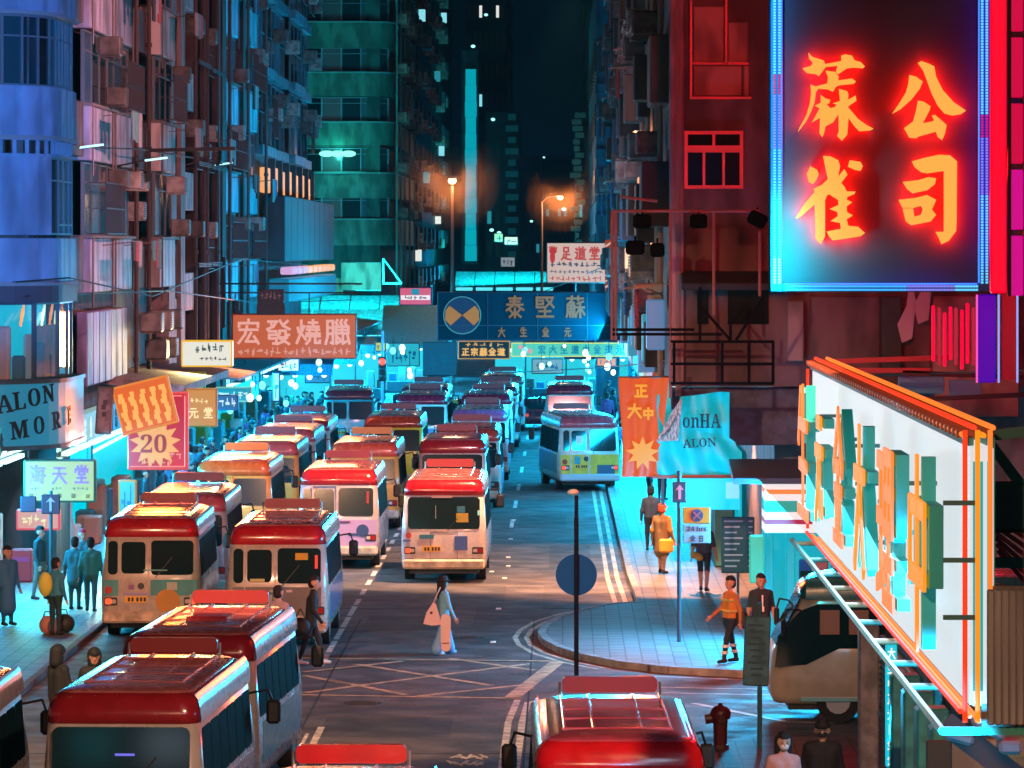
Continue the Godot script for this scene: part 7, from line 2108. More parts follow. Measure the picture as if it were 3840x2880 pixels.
	# overhead wires
	for e in [[[0, 612, 92], [150, 600, 92], [330, 640, 84], [520, 560, 66], [690, 575, 48]], [[60, 640, 92], [360, 628, 76], [560, 655, 60], [760, 648, 56]], [[130, 316, 88], [300, 322, 80], [485, 352, 62]], [[1095, 660, 30], [1220, 612, 40], [1340, 560, 60], [1470, 470, 100]], [[1110, 805, 48], [1330, 792, 70], [1450, 778, 98], [1800, 815, 100], [2212, 800, 110]]]:
		t = thing("cable", ["thin dark cable slung across the left facades at sign height", "second dark cable looping below the first one on the left", "short cable with a small lamp high on the left flats", "cable rising from the far street to the pipe scaffold", "long black cable crossing under the big neon sign"][[0, 60, 130, 1095, 1110].find(int(e[0][0]))], "cable", W(e[0][0], e[0][1], e[0][2]))
		var pts := []
		for q in e: pts.append(W(q[0], q[1], q[2]) - t.position)
		m = MB.new(); m.tube(pts, 0.02, 5)
		put(t, "wire", m, mat(0.01, 0.01, 0.012, 0.6))
	for e in [[478, 355, 64], [330, 345, 80], [190, 317, 86]]:
		t = thing("facade_lamp", ["small white tube lamp on a bracket at the pale blue flats", "small tube lamp on a dark bracket at the pink flats", "small tube lamp at the edge of the blue corner building"][[478, 330, 190].find(e[0])], "lamp", W(e[0], e[1], e[2]))
		m = MB.new(); m.bar(Vector3(-0.2, -0.02, 0), Vector3(0.4, 0.05, 0.2), 0.09, 0.05)
		put(t, "light_tube", m, emi(0.5, 0.9, 1.0, 1.5))
		m = MB.new(); m.bar(Vector3(-1.2, -0.2, -0.4), Vector3(-0.2, -0.02, 0), 0.04, 0.04)
		put(t, "bracket", m, mat(0.01, 0.01, 0.012, 0.6))
	# dark T-shaped bracket on the pink flats
	t = thing("sign_bracket", "black empty sign bracket standing off the pink-lit flats", "sign bracket", W(322, 360, 78))
	m = MB.new(); m.bar(Vector3(0, -0.4, 0), Vector3(0, 1.0, 0), 0.1, 0.1); m.bar(Vector3(0, 0.45, 0), Vector3(2.4, 0.5, 0.2), 0.1, 0.1)
	put(t, "bracket_arm", m, mat(0.008, 0.008, 0.01, 0.6))
	# shopping bags and suitcase on the left pavement
	for e in [[102, 1368, 0.34, 0.4, mat(0.5, 0.2, 0.14), "orange-pink shopping bag on the left pavement by the worker"], [118, 1370, 0.3, 0.36, mat(0.2, 0.12, 0.2), "mauve shopping bag between the orange bag and the black bag"], [138, 1366, 0.46, 0.42, mat(0.02, 0.03, 0.03), "black bulging bag on the left pavement at the worker's feet"]]:
		var g := G(e[0], e[1] + 14)
		t = thing("bag", e[5], "bag", g + Vector3(0, 0.13, 0))
		m = MB.new(); m.ell(Vector3(0, e[3] * 0.45, 0), Vector3(e[2] / 2, e[3] * 0.5, e[2] * 0.4), 10, 7)
		put(t, "bag_body", m, e[4], true)
		m = MB.new(); m.tube([Vector3(-0.08, e[3] * 0.85, 0), Vector3(-0.05, e[3] * 1.15, 0), Vector3(0.05, e[3] * 1.15, 0), Vector3(0.08, e[3] * 0.85, 0)], 0.012, 5)
		put(t, "handle", m, mat(0.05, 0.03, 0.03))
	t = thing("vending_box", "small red box stall on the left pavement by the shop light", "box", G(48, 1268) + Vector3(0, 0.13, 0))
	m = MB.new(); m.cbox(Vector3(0, 0.4, 0), Vector3(0.5, 0.8, 0.4), 0.04)
	put(t, "body", m, mat(0.35, 0.04, 0.06, 0.5))
	m = MB.new(); m.box(Vector3(0, 0.55, 0.205), Vector3(0.4, 0.12, 0.02))
	put(t, "label_band", m, mat(0.3, 0.05, 0.2, 0.5))
	# paper scraps on the road
	for q in [[1840, 40], [1860, 55]]:
		var g := G(547 + q[0] * 0.2604 + 0, 1227 + q[1] * 0.2604)
		t = thing("paper_scrap", "small pale paper scrap on the road behind the front minibus", "litter", g, 0.0, "paper scraps on the road")
		m = MB.new(); m.box(Vector3(0, 0.02, 0), Vector3(0.16, 0.015, 0.12), Basis(Vector3.RIGHT, 0.3))
		put(t, "paper", m, mat(0.6, 0.6, 0.55))

func behind() -> void:
	# unseen lit block added behind the footbridge for rear windows and roofs to mirror
	var r := RandomNumberGenerator.new(); r.seed = 51
	var t := thing("tower_block", "added unseen block with many lit windows behind the footbridge", "tower block", Vector3(0, 0, 60))
	var m := MB.new(); m.box(Vector3(0, 30, 5), Vector3(80, 60, 10))
	put(t, "wall", m, mat(0.05, 0.07, 0.08, 0.8))
	var lit := [MB.new(), MB.new(), MB.new()]
	for j in range(2, 18):
		for i in 26:
			if r.randf() < 0.4:
				lit[[0, 0, 1, 2][r.randi() % 4]].box(Vector3(-38 + i * 3.0, j * 3.2 + 1.5, -0.05), Vector3(1.2 + r.randf(), 1.5, 0.1))
	for k in 3: stuff(t, "lit_windows", lit[k], [emi(0.03, 0.5, 0.6, 1.6), emi(1.0, 0.6, 0.3, 1.6), emi(0.6, 0.8, 1.0, 2.0)][k])

func small_signs() -> void:
	var rows := [
		["bright white lit board above the crowd left of the traffic light", 601, 776, 645, 801, 50, emi(0.75, 0.85, 0.85, 1.0), 4],
		["round-cornered cyan picture board right of the traffic light", 838, 742, 905, 790, 42, emi(0.02, 0.42, 0.5, 0.9), 6],
		["small yellow lit plate beside the traffic light pole", 812, 740, 832, 758, 46, emi(0.6, 0.55, 0.08, 0.9), 2],
		["narrow upright cyan sign over the left crowd near the ochre sign", 545, 790, 560, 862, 58, emi(0.02, 0.5, 0.56, 1.0), 1],
		["upright white and teal sign between the left shops and the crowd", 590, 806, 603, 866, 54, emi(0.35, 0.6, 0.6, 0.9), 1],
		["blue lit board low under the long canopy roofs on the left", 660, 800, 712, 826, 48, emi(0.02, 0.25, 0.5, 0.9), 3],
		["dark blue shutter board under the dark emblem sign", 915, 740, 985, 810, 44, emi(0.005, 0.08, 0.16, 0.8), 2],
		["small orange and green lit sign under the long cyan banner", 1290, 774, 1330, 790, 47, emi(0.9, 0.25, 0.05, 0.9), 3],
		["pale print board hanging right of the orange banner's top", 1150, 776, 1215, 806, 45, emi(0.2, 0.4, 0.45, 0.8), 5],
		["tiny pink lit sign among the canopy lights right of the pink foot sign", 1082, 556, 1112, 576, 30, emi(0.3, 0.35, 0.4, 0.7), 3],
		["green and yellow lit sign high in the far centre", 1068, 505, 1086, 522, 24, emi(0.3, 0.8, 0.4, 1.0), 1],
		["white and yellow lit sign beside the far green one", 1090, 512, 1118, 528, 24, emi(0.7, 0.85, 0.6, 1.0), 2],
	]
	for e in rows:
		var t := sign_box("shop_sign", e[0], e[1], e[2], e[3], e[4], e[5], e[6], mat(0.02, 0.06, 0.08, 0.5), 0.15)
		marks(t, "small_print", -t.get_meta("w") * 0.4, t.get_meta("w") * 0.4, t.get_meta("h") * 0.2, t.get_meta("h") * 0.5, e[7], mat(0.01, 0.1, 0.14, 0.6), int(e[1]))
	# bare bulbs strung over the far stalls
	var r := RandomNumberGenerator.new(); r.seed = 33
	for k in 46:
		var px := 470.0 + r.randf() * 430.0 if k < 32 else 1110.0 + r.randf() * 270.0
		var s := 44.0 + r.randf() * 14.0
		var q := thing("hanging_bulb", "bare bright bulb hanging over the far left stalls" if k < 32 else "bare bright bulb hanging over the far right stalls", "bulb", W(px, 742 + r.randf() * 70.0 + (30.0 + r.randf() * 70.0 if px < 640 else 0.0), s + (10.0 if px < 600 else 0.0)), 0.0, "bulbs over the left stalls" if k < 32 else "bulbs over the right stalls")
		var m := MB.new(); m.ell(Vector3.ZERO, Vector3(0.09, 0.11, 0.09) * (0.7 + r.randf() * 0.8), 8, 5)
		put(q, "bulb_light", m, [emi(0.5, 1.0, 1.0, 2.0), emi(0.9, 1.0, 0.8, 2.0), emi(0.2, 0.8, 1.0, 1.5)][r.randi() % 3], true)
		m = MB.new(); m.cyl(Vector3(0, 0.08, 0), Vector3(0, 0.6, 0), 0.012, 0.012, 4)
		put(q, "flex", m, mat(0.01, 0.01, 0.01))

# ---------------------------------------------------------------- traffic
func traffic() -> void:
	var cream := mat(0.44, 0.395, 0.355, 0.35, "paint")
	var pinkw := mat(0.45, 0.36, 0.4, 0.35, "paint")
	var orange := mat(0.62, 0.3, 0.06, 0.4, "paint")
	var teal := mat(0.04, 0.3, 0.33, 0.4, "paint")
	var lred := mat(0.48, 0.06, 0.06, 0.3, "paint")
	var oroof := mat(0.5, 0.1, 0.02, 0.3, "paint")
	var bred := mat(0.5, 0.008, 0.014, 0.25, "paint")
	var maroon := mat(0.26, 0.012, 0.02, 0.28, "paint")
	var blue := mat(0.08, 0.25, 0.5, 0.4, "paint")
	var yel := mat(0.75, 0.52, 0.03, 0.4, "paint")
	var ink := mat(0.02, 0.03, 0.05, 0.5)
	var B := func(label: String, x: float, z: float, turn: float, o: Dictionary) -> void:
		minibus(label, Vector3(x, 0, z), turn, o)
	B.call("nearest red minibus at the lower left with a wide dark rear window", -5.62, -56.5, -0.045, {"style": "wide", "near": true, "body": cream, "roof": maroon, "side": pinkw, "stickers": [[0.05, 1.75, 0.25, 0.03, emi(0.2, 0.2, 1.0, 0.8)], [-0.4, 1.45, 0.5, 0.02, mat(0.1, 0.3, 0.35)]], "discs": []})
	B.call("red minibus with a teal ad along its side in front of the nearest one", -5.5, -65.0, -0.05, {"style": "wide", "near": true, "body": cream, "roof": maroon, "side": teal, "hatch": true})
	B.call("red minibus half cut off by the lower left edge of the view", -8.36, -55.0, 0.0, {"style": "door", "near": true, "body": pinkw, "roof": maroon})
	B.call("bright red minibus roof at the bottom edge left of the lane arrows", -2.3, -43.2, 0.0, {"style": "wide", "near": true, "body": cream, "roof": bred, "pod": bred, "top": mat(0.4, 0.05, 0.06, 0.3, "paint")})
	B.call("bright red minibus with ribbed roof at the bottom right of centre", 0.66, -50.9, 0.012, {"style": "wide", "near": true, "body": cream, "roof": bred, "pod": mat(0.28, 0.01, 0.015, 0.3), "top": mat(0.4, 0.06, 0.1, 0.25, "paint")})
	B.call("teal-backed red minibus with an orange spare cover at the left kerb", -8.62, -93.0, 0.015, {"style": "door", "near": true, "body": cream, "lower": teal, "lower_rects": [[-0.98, 0.92, -0.66, 1.25], [0.0, 0.92, 0.98, 1.25]], "lit": 2, "discs": [[0.36, 0.8, 0.26, mat(0.55, 0.22, 0.03, 0.5)], [-0.88, 1.04, 0.08, mat(0.4, 0.02, 0.02)], [-0.2, 1.12, 0.07, ink]], "stickers": [[-0.4, 1.1, 0.12, 0.1, mat(0.25, 0.1, 0.3)], [-0.3, 0.96, 0.56, 0.05, mat(0.3, 0.28, 0.5)], [0.45, 1.12, 0.22, 0.16, mat(0.5, 0.45, 0.4)], [0.1, 1.45, 0.5, 0.03, mat(0.1, 0.3, 0.35)]]})
	B.call("red minibus with small pink stickers on its rear and a man walking behind it", -5.82, -90.6, 0.0, {"style": "door", "near": true, "body": cream, "lower": mat(0.13, 0.12, 0.13, 0.5), "lower_rects": [[-0.9, 0.7, 0.9, 1.28]], "lit": 0, "side": blue, "stickers": [[-0.7, 1.2, 0.2, 0.05, mat(0.5, 0.3, 0.4)], [0.0, 1.2, 0.12, 0.05, mat(0.5, 0.4, 0.45)], [0.25, 1.2, 0.12, 0.05, mat(0.5, 0.4, 0.45)], [-0.2, 1.02, 0.1, 0.08, mat(0.5, 0.35, 0.45)], [0.5, 1.9, 0.26, 0.14, mat(0.5, 0.3, 0.02)], [0.8, 1.78, 0.06, 0.3, emi(1, 0.05, 0.03, 0.8)], [-0.4, 1.42, 0.3, 0.06, mat(0.5, 0.45, 0.2)]]})
	B.call("red minibus alone heading its lane, with a blue poster on its tailgate", -2.9, -108.6, -0.004, {"style": "wide", "near": true, "body": mat(0.66, 0.56, 0.54, 0.35, "paint"), "roof": mat(0.42, 0.01, 0.02, 0.28, "paint"), "lit": 1, "stickers": [[0.42, 0.98, 0.32, 0.34, mat(0.05, 0.12, 0.4)], [-0.42, 1.14, 0.36, 0.1, mat(0.03, 0.2, 0.3)], [-0.9, 1.04, 0.18, 0.05, mat(0.1, 0.15, 0.45)], [0.45, 1.6, 0.3, 0.22, mat(0.5, 0.35, 0.05)], [0.42, 1.8, 0.2, 0.16, mat(0.03, 0.2, 0.3)], [-0.2, 1.7, 0.02, 0.4, mat(0.3, 0.3, 0.35)], [0.85, 1.72, 0.05, 0.12, emi(0.5, 0.9, 0.6, 0.8)], [-0.05, 2.1, 0.5, 0.04, mat(0.5, 0.3, 0.3)]], "discs": [[-0.86, 1.17, 0.07, mat(0.5, 0.05, 0.05)]]})
	B.call("lilac-backed red minibus with dark shapes printed on its lower rear", -5.72, -113.4, 0.0, {"style": "door", "body": pinkw, "lower": mat(0.4, 0.26, 0.44, 0.5), "lower_rects": [[-0.98, 0.58, 0.98, 1.26]], "discs": [[0.62, 0.98, 0.16, mat(0.02, 0.05, 0.14)]], "stickers": [[0.1, 1.2, 0.4, 0.05, mat(0.1, 0.04, 0.12)], [0.75, 1.8, 0.06, 0.36, emi(0.9, 0.05, 0.05, 0.6)], [0.5, 0.88, 0.5, 0.06, mat(0.02, 0.05, 0.14)]]})
	# left kerb queue
	B.call("second red minibus of the left kerb queue, with a dark yellow-edged rear", -8.7, -101.9, 0.01, {"style": "door", "body": cream, "roof": lred, "side": pinkw})
	B.call("third minibus of the left kerb queue, with an orange roof", -8.75, -118.0, 0.0, {"style": "door", "body": orange, "roof": oroof, "side": orange, "pod": mat(0.7, 0.12, 0.01, 0.3)})
	B.call("fourth red minibus of the left kerb queue, catching cyan light on its roof", -8.7, -129.5, 0.0, {"style": "door", "body": orange, "roof": mat(0.4, 0.05, 0.05, 0.25, "paint"), "side": mat(0.4, 0.3, 0.1, 0.4)})
	B.call("fifth red minibus of the left kerb queue, teal on its side", -8.7, -138.5, 0.0, {"style": "door", "body": cream, "roof": lred, "side": teal})
	B.call("sixth red minibus at the head of the left kerb queue", -8.7, -147.0, 0.0, {"style": "door", "body": cream, "roof": maroon, "side": teal})
	B.call("teal minibus standing apart among the far cyan lights on the left", -8.5, -177.0, 0.05, {"style": "door", "body": teal, "roof": maroon})
	# second lane
	B.call("orange-fronted red minibus second in the middle-left lane", -5.75, -128.8, 0.0, {"style": "door", "body": orange, "roof": mat(0.5, 0.06, 0.03, 0.3, "paint"), "pod": mat(0.6, 0.12, 0.02, 0.3)})
	B.call("yellow-backed red minibus third in the middle-left lane", -5.7, -149.5, 0.0, {"style": "door", "body": yel, "roof": mat(0.42, 0.03, 0.01, 0.3, "paint"), "side": teal})
	B.call("white-framed red minibus fourth in the middle-left lane", -5.45, -171.5, 0.0, {"style": "door", "body": mat(0.7, 0.68, 0.66, 0.35, "paint"), "roof": mat(0.4, 0.01, 0.03, 0.3, "paint"), "lower": mat(0.15, 0.2, 0.35, 0.5)})
	B.call("far red minibus fifth in the middle-left lane, only its roof showing", -5.6, -181.0, 0.0, {"style": "door", "body": pinkw, "roof": maroon})
	# third lane
	B.call("red minibus close behind the lone front one, hidden up to its roof", -3.25, -131.0, 0.0, {"style": "wide", "body": cream, "roof": maroon})
	B.call("cream minibus with brown band third in the lane beside the empty lane", -2.95, -139.0, 0.0, {"style": "wide", "body": cream, "roof": mat(0.36, 0.04, 0.03, 0.3, "paint"), "lower": mat(0.08, 0.03, 0.03, 0.5), "lower_rects": [[-0.98, 0.6, 0.98, 0.82]], "side": blue})
	B.call("minibus with a mauve roof fourth in the lane beside the empty lane", -2.9, -155.5, 0.0, {"style": "door", "body": pinkw, "roof": mat(0.4, 0.08, 0.2, 0.3, "paint"), "side": blue})
	B.call("white-framed minibus fifth in the lane beside the empty lane", -2.95, -172.0, 0.0, {"style": "door", "body": mat(0.72, 0.72, 0.7, 0.35, "paint"), "roof": mat(0.4, 0.01, 0.03, 0.3, "paint"), "side": blue})
	B.call("sixth minibus in the lane beside the empty lane, roof only", -2.8, -181.5, 0.0, {"style": "door", "body": pinkw, "roof": maroon})
	B.call("seventh minibus in the lane beside the empty lane, pink roof far away", -2.7, -197.0, 0.0, {"style": "door", "body": pinkw, "roof": lred})
	# right lane
	B.call("yellow-backed minibus pulling in at the right kerb, turned to the left", 0.92, -149.5, 0.12, {"style": "door", "near": true, "body": mat(0.55, 0.6, 0.55, 0.35, "paint"), "roof": mat(0.48, 0.06, 0.09, 0.3, "paint"), "lower": yel, "lower_rects": [[-0.98, 0.58, -0.62, 1.24], [-0.6, 0.58, 0.0, 1.24], [0.02, 0.58, 0.98, 1.24]], "lit": 2, "bumper": mat(0.4, 0.45, 0.5, 0.5), "side": mat(0.05, 0.14, 0.17, 0.4), "discs": [[-0.12, 1.1, 0.09, ink], [-0.85, 1.0, 0.09, mat(0.35, 0.04, 0.02)]], "stickers": [[-0.42, 1.05, 0.2, 0.26, mat(0.02, 0.3, 0.35)], [-0.35, 1.72, 0.22, 0.3, mat(0.7, 0.75, 0.72)], [0.55, 0.74, 0.6, 0.3, mat(0.03, 0.1, 0.18)]]})
	B.call("far red minibus with white window pillars ahead of the yellow-backed one", 0.3, -183.0, 0.0, {"style": "wide", "body": mat(0.7, 0.7, 0.68, 0.35, "paint"), "roof": mat(0.36, 0.01, 0.03, 0.3, "paint"), "lower": teal})
	# green minibus waiting in the side road
	var g := minibus("green and cream minibus waiting in the side road, seen from its side", Vector3(10.0, 0, -77.6), PI / 2, {"body": mat(0.5, 0.42, 0.34, 0.4, "paint"), "roof": mat(0.01, 0.09, 0.07, 0.35, "paint"), "pod": mat(0.01, 0.1, 0.08, 0.4), "edge": mat(0.02, 0.11, 0.09, 0.35, "paint"), "style": "door", "group": "vehicles other than red minibuses"})
	var m := MB.new()
	m.prism(PackedVector2Array([Vector2(-0.3, 1.35), Vector2(1.9, 1.35), Vector2(1.9, 2.06), Vector2(0.4, 2.06), Vector2(0.1, 1.95), Vector2(-0.3, 1.5)]), Vector3(-1.075, 0, -BL + 0.4), Vector3.BACK, Vector3.UP, 0.05)
	put(g, "driver_window", m, glass(0.008, 0.03, 0.035))
	m = MB.new()
	m.prism(PackedVector2Array([Vector2(-0.34, 0.98), Vector2(0.2, 1.02), Vector2(0.9, 1.36), Vector2(-0.3, 1.36)]), Vector3(-1.07, 0, -BL + 0.4), Vector3.BACK, Vector3.UP, 0.04)
	put(g, "quarter_light", m, glass(0.008, 0.03, 0.035))
	m = MB.new(); m.cbox(Vector3(-1.05, 0.86, -2.2), Vector3(0.02, 0.5, 3.2), 0.005)
	put(g, "green_band", m, mat(0.02, 0.12, 0.11, 0.4))
	m = MB.new(); m.cbox(Vector3(-1.06, 0.42, -BL / 2), Vector3(0.04, 0.08, BL - 1.0), 0.01)
	put(g, "sill_strip", m, mat(0.2, 0.5, 0.55, 0.3))
	for k in 2:
		m = MB.new(); m.cbox(Vector3(-1.11, 1.75, -BL + 1.0 + k * 0.5), Vector3(0.02, 0.42, 0.34), 0.005)
		put(g, "window_sheet", m, mat(0.36, 0.17, 0.13, 0.6))
	# far taxi and dark cars
	car("yellow-roofed car far ahead between the two minibus lanes", Vector3(-4.5, 0, -196), mat(0.5, 0.38, 0.1, 0.3, "paint"))
	car("dark car far ahead behind the first dark one on the left", Vector3(-9.2, 0, -196), mat(0.02, 0.05, 0.07, 0.3, "paint"))
	car("second dark car far ahead left of the traffic light", Vector3(-7.2, 0, -205), mat(0.03, 0.04, 0.05, 0.3, "paint"))
	car("dark red car far ahead in the right lane", Vector3(-1.0, 0, -199), mat(0.2, 0.02, 0.03, 0.3, "paint"))
func car(label: String, pos: Vector3, paint: Material) -> void:
	var t := thing("parked_car", label, "car", pos, 0.0, "vehicles other than red minibuses")
	var m := MB.new()
	m.loft([ring(0.82, 0, -4.4, 0.2, 0.3), ring(0.87, 0.02, -4.42, 0.25, 0.6), ring(0.84, -0.05, -4.3, 0.25, 0.9)])
	put(t, "body", m, paint, true)
	m = MB.new()
	m.loft([ring(0.8, -0.3, -3.1, 0.25, 0.88), ring(0.66, -0.8, -2.5, 0.25, 1.38), ring(0.5, -1.0, -2.3, 0.25, 1.43)])
	put(t, "cabin", m, paint, true)
	m = MB.new(); m.prism(rr(1.16, 0.44, 0.08), Vector3(0, 1.13, -0.5), Vector3.RIGHT, Vector3(0, 1, -0.98).normalized(), 0.02)
	put(t, "rear_window", m, glass(0.008, 0.02, 0.024))
	for s in [-1, 1]:
		m = MB.new(); m.cbox(Vector3(s * 0.66, 0.7, 0.02), Vector3(0.3, 0.14, 0.06), 0.02)
		put(t, "tail_lamp", m, emi(0.8, 0.05, 0.03, 1.0))
		for z in [-0.9, -3.5]:
			m = MB.new(); m.cyl(Vector3(s * 0.72, 0.31, z), Vector3(s * 0.88, 0.31, z), 0.31, 0.31, 16)
			put(t, "wheel", m, mat(0.015, 0.015, 0.016, 0.8))

# ---------------------------------------------------------------- people
func at_feet(px: float, py: float, lift := 0.0) -> Vector3:
	var s := (py - VY) / (EYE - lift)
	return Vector3((px - VX) / s, lift, -K / s)
func cast() -> void:
	var sk := Color(0.45, 0.26, 0.19)
	var black := Color(0.01, 0.01, 0.013)
	# woman crossing with tote and skateboard
	var p := at_feet(957, 1414)
	person("woman in a black hat and wide pale blue trousers crossing the road", p, 0.35 - PI / 2 + PI, {"top": Color(0.12, 0.35, 0.5), "sleeve": Color(0.15, 0.4, 0.55), "legs": Color(0.12, 0.34, 0.66), "shin": Color(0.15, 0.38, 0.7), "shoe": Color(0.7, 0.68, 0.65), "wide": 0.085, "stride": 0.2, "long": 0.3, "hat": mat(0.008, 0.008, 0.01, 0.8), "arm_l": [Vector3(0.05, -0.29, 0.02), Vector3(0.05, -0.24, 0.05)], "arm_r": [Vector3(0.05, -0.29, 0.03), Vector3(0.02, -0.22, 0.1)]}, 1.56)
	var t := thing("tote_bag", "pale pink tote bag hanging at the side of the woman in the black hat", "bag", p + Vector3(-0.17, 0.62, 0.16))
	var m := MB.new(); m.prism(PackedVector2Array([Vector2(-0.22, 0.02), Vector2(-0.05, -0.02), Vector2(0.14, 0.0), Vector2(0.1, 0.2), Vector2(0.03, 0.42), Vector2(-0.02, 0.45), Vector2(-0.16, 0.24)]), Vector3(0, 0, 0.06), Vector3.RIGHT, Vector3.UP, 0.12)
	put(t, "bag_body", m, mat(0.6, 0.48, 0.48, 0.8))
	m = MB.new(); m.tube([Vector3(-0.02, 0.42, 0), Vector3(0.08, 0.66, 0), Vector3(0.12, 0.74, -0.05)], 0.015)
	put(t, "strap", m, mat(0.5, 0.4, 0.4, 0.8))
	m = MB.new(); m.prism(disc(0.03, 10), Vector3(-0.06, 0.24, 0.068), Vector3.RIGHT, Vector3.UP, 0.006)
	put(t, "print_dot", m, mat(0.02, 0.02, 0.03))
	t = thing("skateboard", "pale skateboard held upright by the woman in the black hat", "skateboard", p + Vector3(0.06, 0.08, 0.24))
	m = MB.new(); m.prism(rr(0.2, 0.76, 0.099, 5), Vector3(0, 0.38, 0), Vector3.RIGHT, Vector3.UP, 0.025)
	put(t, "deck", m, mat(0.6, 0.5, 0.48, 0.6))
	for y in [0.16, 0.62]:
		for x in [-0.08, 0.08]:
			m = MB.new(); m.cyl(Vector3(x - 0.02, y, -0.06), Vector3(x + 0.02, y, -0.06), 0.028, 0.028, 10)
			put(t, "wheel", m, mat(0.5, 0.5, 0.45))
	m = MB.new(); m.box(Vector3(0, 0.17, 0.002), Vector3(0.14, 0.02, 0.006))
	put(t, "print_mark", m, mat(0.1, 0.03, 0.04))
	# man in black walking right
	p = at_feet(672, 1436)
	person("man in a black suit and white shoes walking behind the stickered minibus", p, PI / 2, {"top": black, "legs": black, "shoe": Color(0.6, 0.6, 0.65), "stride": 0.22, "skin": sk, "lean": 0.05, "arm_l": [Vector3(0.05, -0.28, -0.04), Vector3(0.02, -0.24, 0.1)]}, 1.72)
	t = thing("shoulder_bag", "black bag carried low by the man in the black suit", "bag", p + Vector3(-0.2, 0.62, 0.22))
	m = MB.new(); m.ell(Vector3(0, 0.14, 0), Vector3(0.2, 0.19, 0.09), 12, 7)
	put(t, "bag_body", m, mat(0.01, 0.015, 0.02), true)
	m = MB.new(); m.tube([Vector3(-0.1, 0.3, 0), Vector3(0.0, 0.5, -0.05), Vector3(0.1, 0.3, 0)], 0.014)
	put(t, "strap", m, mat(0.01, 0.012, 0.014))
	p = W(601, 1262, 112.5); p.y = 0
	person("dark-haired person mostly hidden behind the second minibus's corner", p, 2.6, {"top": Color(0.35, 0.25, 0.3), "skin": sk, "legs": black}, 1.68)
	# two in dark hoods between the near left minibuses
	p = W(126, 1408, 132.5); p.y = 0
	person("person in a dark hood looking down at a phone between the near left minibuses", p, 2.3, {"top": Color(0.006, 0.01, 0.013), "legs": black, "hood": true, "bulk": 1.15, "arm_l": [Vector3(0.04, -0.26, 0.06), Vector3(-0.1, -0.02, 0.24)], "arm_r": [Vector3(0.04, -0.26, 0.06), Vector3(-0.1, -0.02, 0.24)]}, 1.68)
	t = thing("phone", "small lit phone held by the person in the dark hood", "phone", p + Vector3(0.12, 1.12, 0.05))
	m = MB.new(); m.cbox(Vector3(0, 0, 0), Vector3(0.14, 0.015, 0.08), 0.004)
	put(t, "phone_case", m, mat(0.02, 0.02, 0.02))
	m = MB.new(); m.box(Vector3(0, 0.009, 0), Vector3(0.13, 0.003, 0.07))
	put(t, "phone_screen", m, emi(0.5, 0.6, 0.7, 1.0))
	p = W(204, 1412, 133.0); p.y = 0
	person("hooded man in black facing the camera beside the phone reader", p, 0.1, {"top": Color(0.006, 0.008, 0.01), "legs": black, "hood": true, "bulk": 1.2, "skin": Color(0.3, 0.17, 0.14)}, 1.66)
	# masked couple at the bottom right
	p = W(1692, 1602, 163.0); p.y = 0.13
	person("long-haired woman in a white mask and pale pink top at the bottom right", p, 0.15, {"top": Color(0.5, 0.26, 0.25), "skin": sk, "long": 0.3, "mask": mat(0.62, 0.5, 0.5, 0.8), "legs": black}, 1.62)
	p = W(1776, 1597, 161.0); p.y = 0.13
	person("man in black cap and black mask beside the long-haired woman", p, -0.05, {"top": Color(0.008, 0.009, 0.012), "skin": sk, "mask": mat(0.01, 0.015, 0.02, 0.8), "bulk": 1.25, "legs": black, "cap": mat(0.008, 0.008, 0.01, 0.8)}, 1.72)
	# worker on the right corner
	p = at_feet(1577, 1432, 0.13)
	person("street worker in an orange vest and striped trousers on the corner pavement", p, -PI / 2 + 0.5, {"top": Color(0.5, 0.2, 0.03), "sleeve": Color(0.35, 0.16, 0.05), "legs": Color(0.01, 0.02, 0.035), "skin": sk, "stride": 0.2, "lean": -0.02, "vest_stripe": mat(0.6, 0.55, 0.15, 0.5), "stripes": [[0.2, 0.26, 0.072], [0.33, 0.39, 0.076]], "arm_l": [Vector3(0.04, -0.28, 0.04), Vector3(-0.04, -0.16, 0.2)]}, 1.66)
	t = thing("tool_bag", "dark bag held at the hip of the worker in the orange vest", "bag", p + Vector3(0.22, 0.7, 0.12))
	m = MB.new(); m.cbox(Vector3(0, 0.15, 0), Vector3(0.22, 0.34, 0.14), 0.05)
	put(t, "bag_body", m, mat(0.015, 0.02, 0.025))
	p = W(1644, 1255, 111.0); p.y = 0.13
	person("man in a dark shirt with a white lanyard by the corner store", p, 0.2, {"top": Color(0.015, 0.03, 0.04), "forearm": sk, "skin": sk, "legs": Color(0.02, 0.04, 0.05)}, 1.7)
	t = thing("lanyard", "white lanyard card on the chest of the man by the corner store", "lanyard", p + Vector3(0.02, 1.1, 0.15))
	m = MB.new(); m.box(Vector3(0, 0.1, 0), Vector3(0.03, 0.24, 0.01)); m.box(Vector3(0, -0.05, 0), Vector3(0.07, 0.1, 0.012))
	put(t, "card", m, mat(0.7, 0.72, 0.7))
	# two on the warm pavement
	p = at_feet(1430, 1240, 0.13)
	person("person with a red cap in black and yellow patterned clothes on the warm pavement", p, 2.6, {"top": Color(0.12, 0.08, 0.04), "sleeve": Color(0.3, 0.16, 0.03), "skin": sk, "legs": Color(0.02, 0.015, 0.015), "shin": sk, "coat": 0.35, "bulk": 1.15, "stride": 0.1, "hair": Color(0.4, 0.05, 0.02), "cap": mat(0.5, 0.06, 0.03, 0.7)}, 1.72)
	t = thing("carrier_bag", "yellow carrier bag held by the person with the red cap", "bag", p + Vector3(0.1, 0.55, 0.28))
	m = MB.new(); m.cbox(Vector3(0, 0.17, 0), Vector3(0.36, 0.34, 0.14), 0.05)
	put(t, "bag_body", m, mat(0.6, 0.32, 0.03))
	p = at_feet(1406, 1190, 0.13)
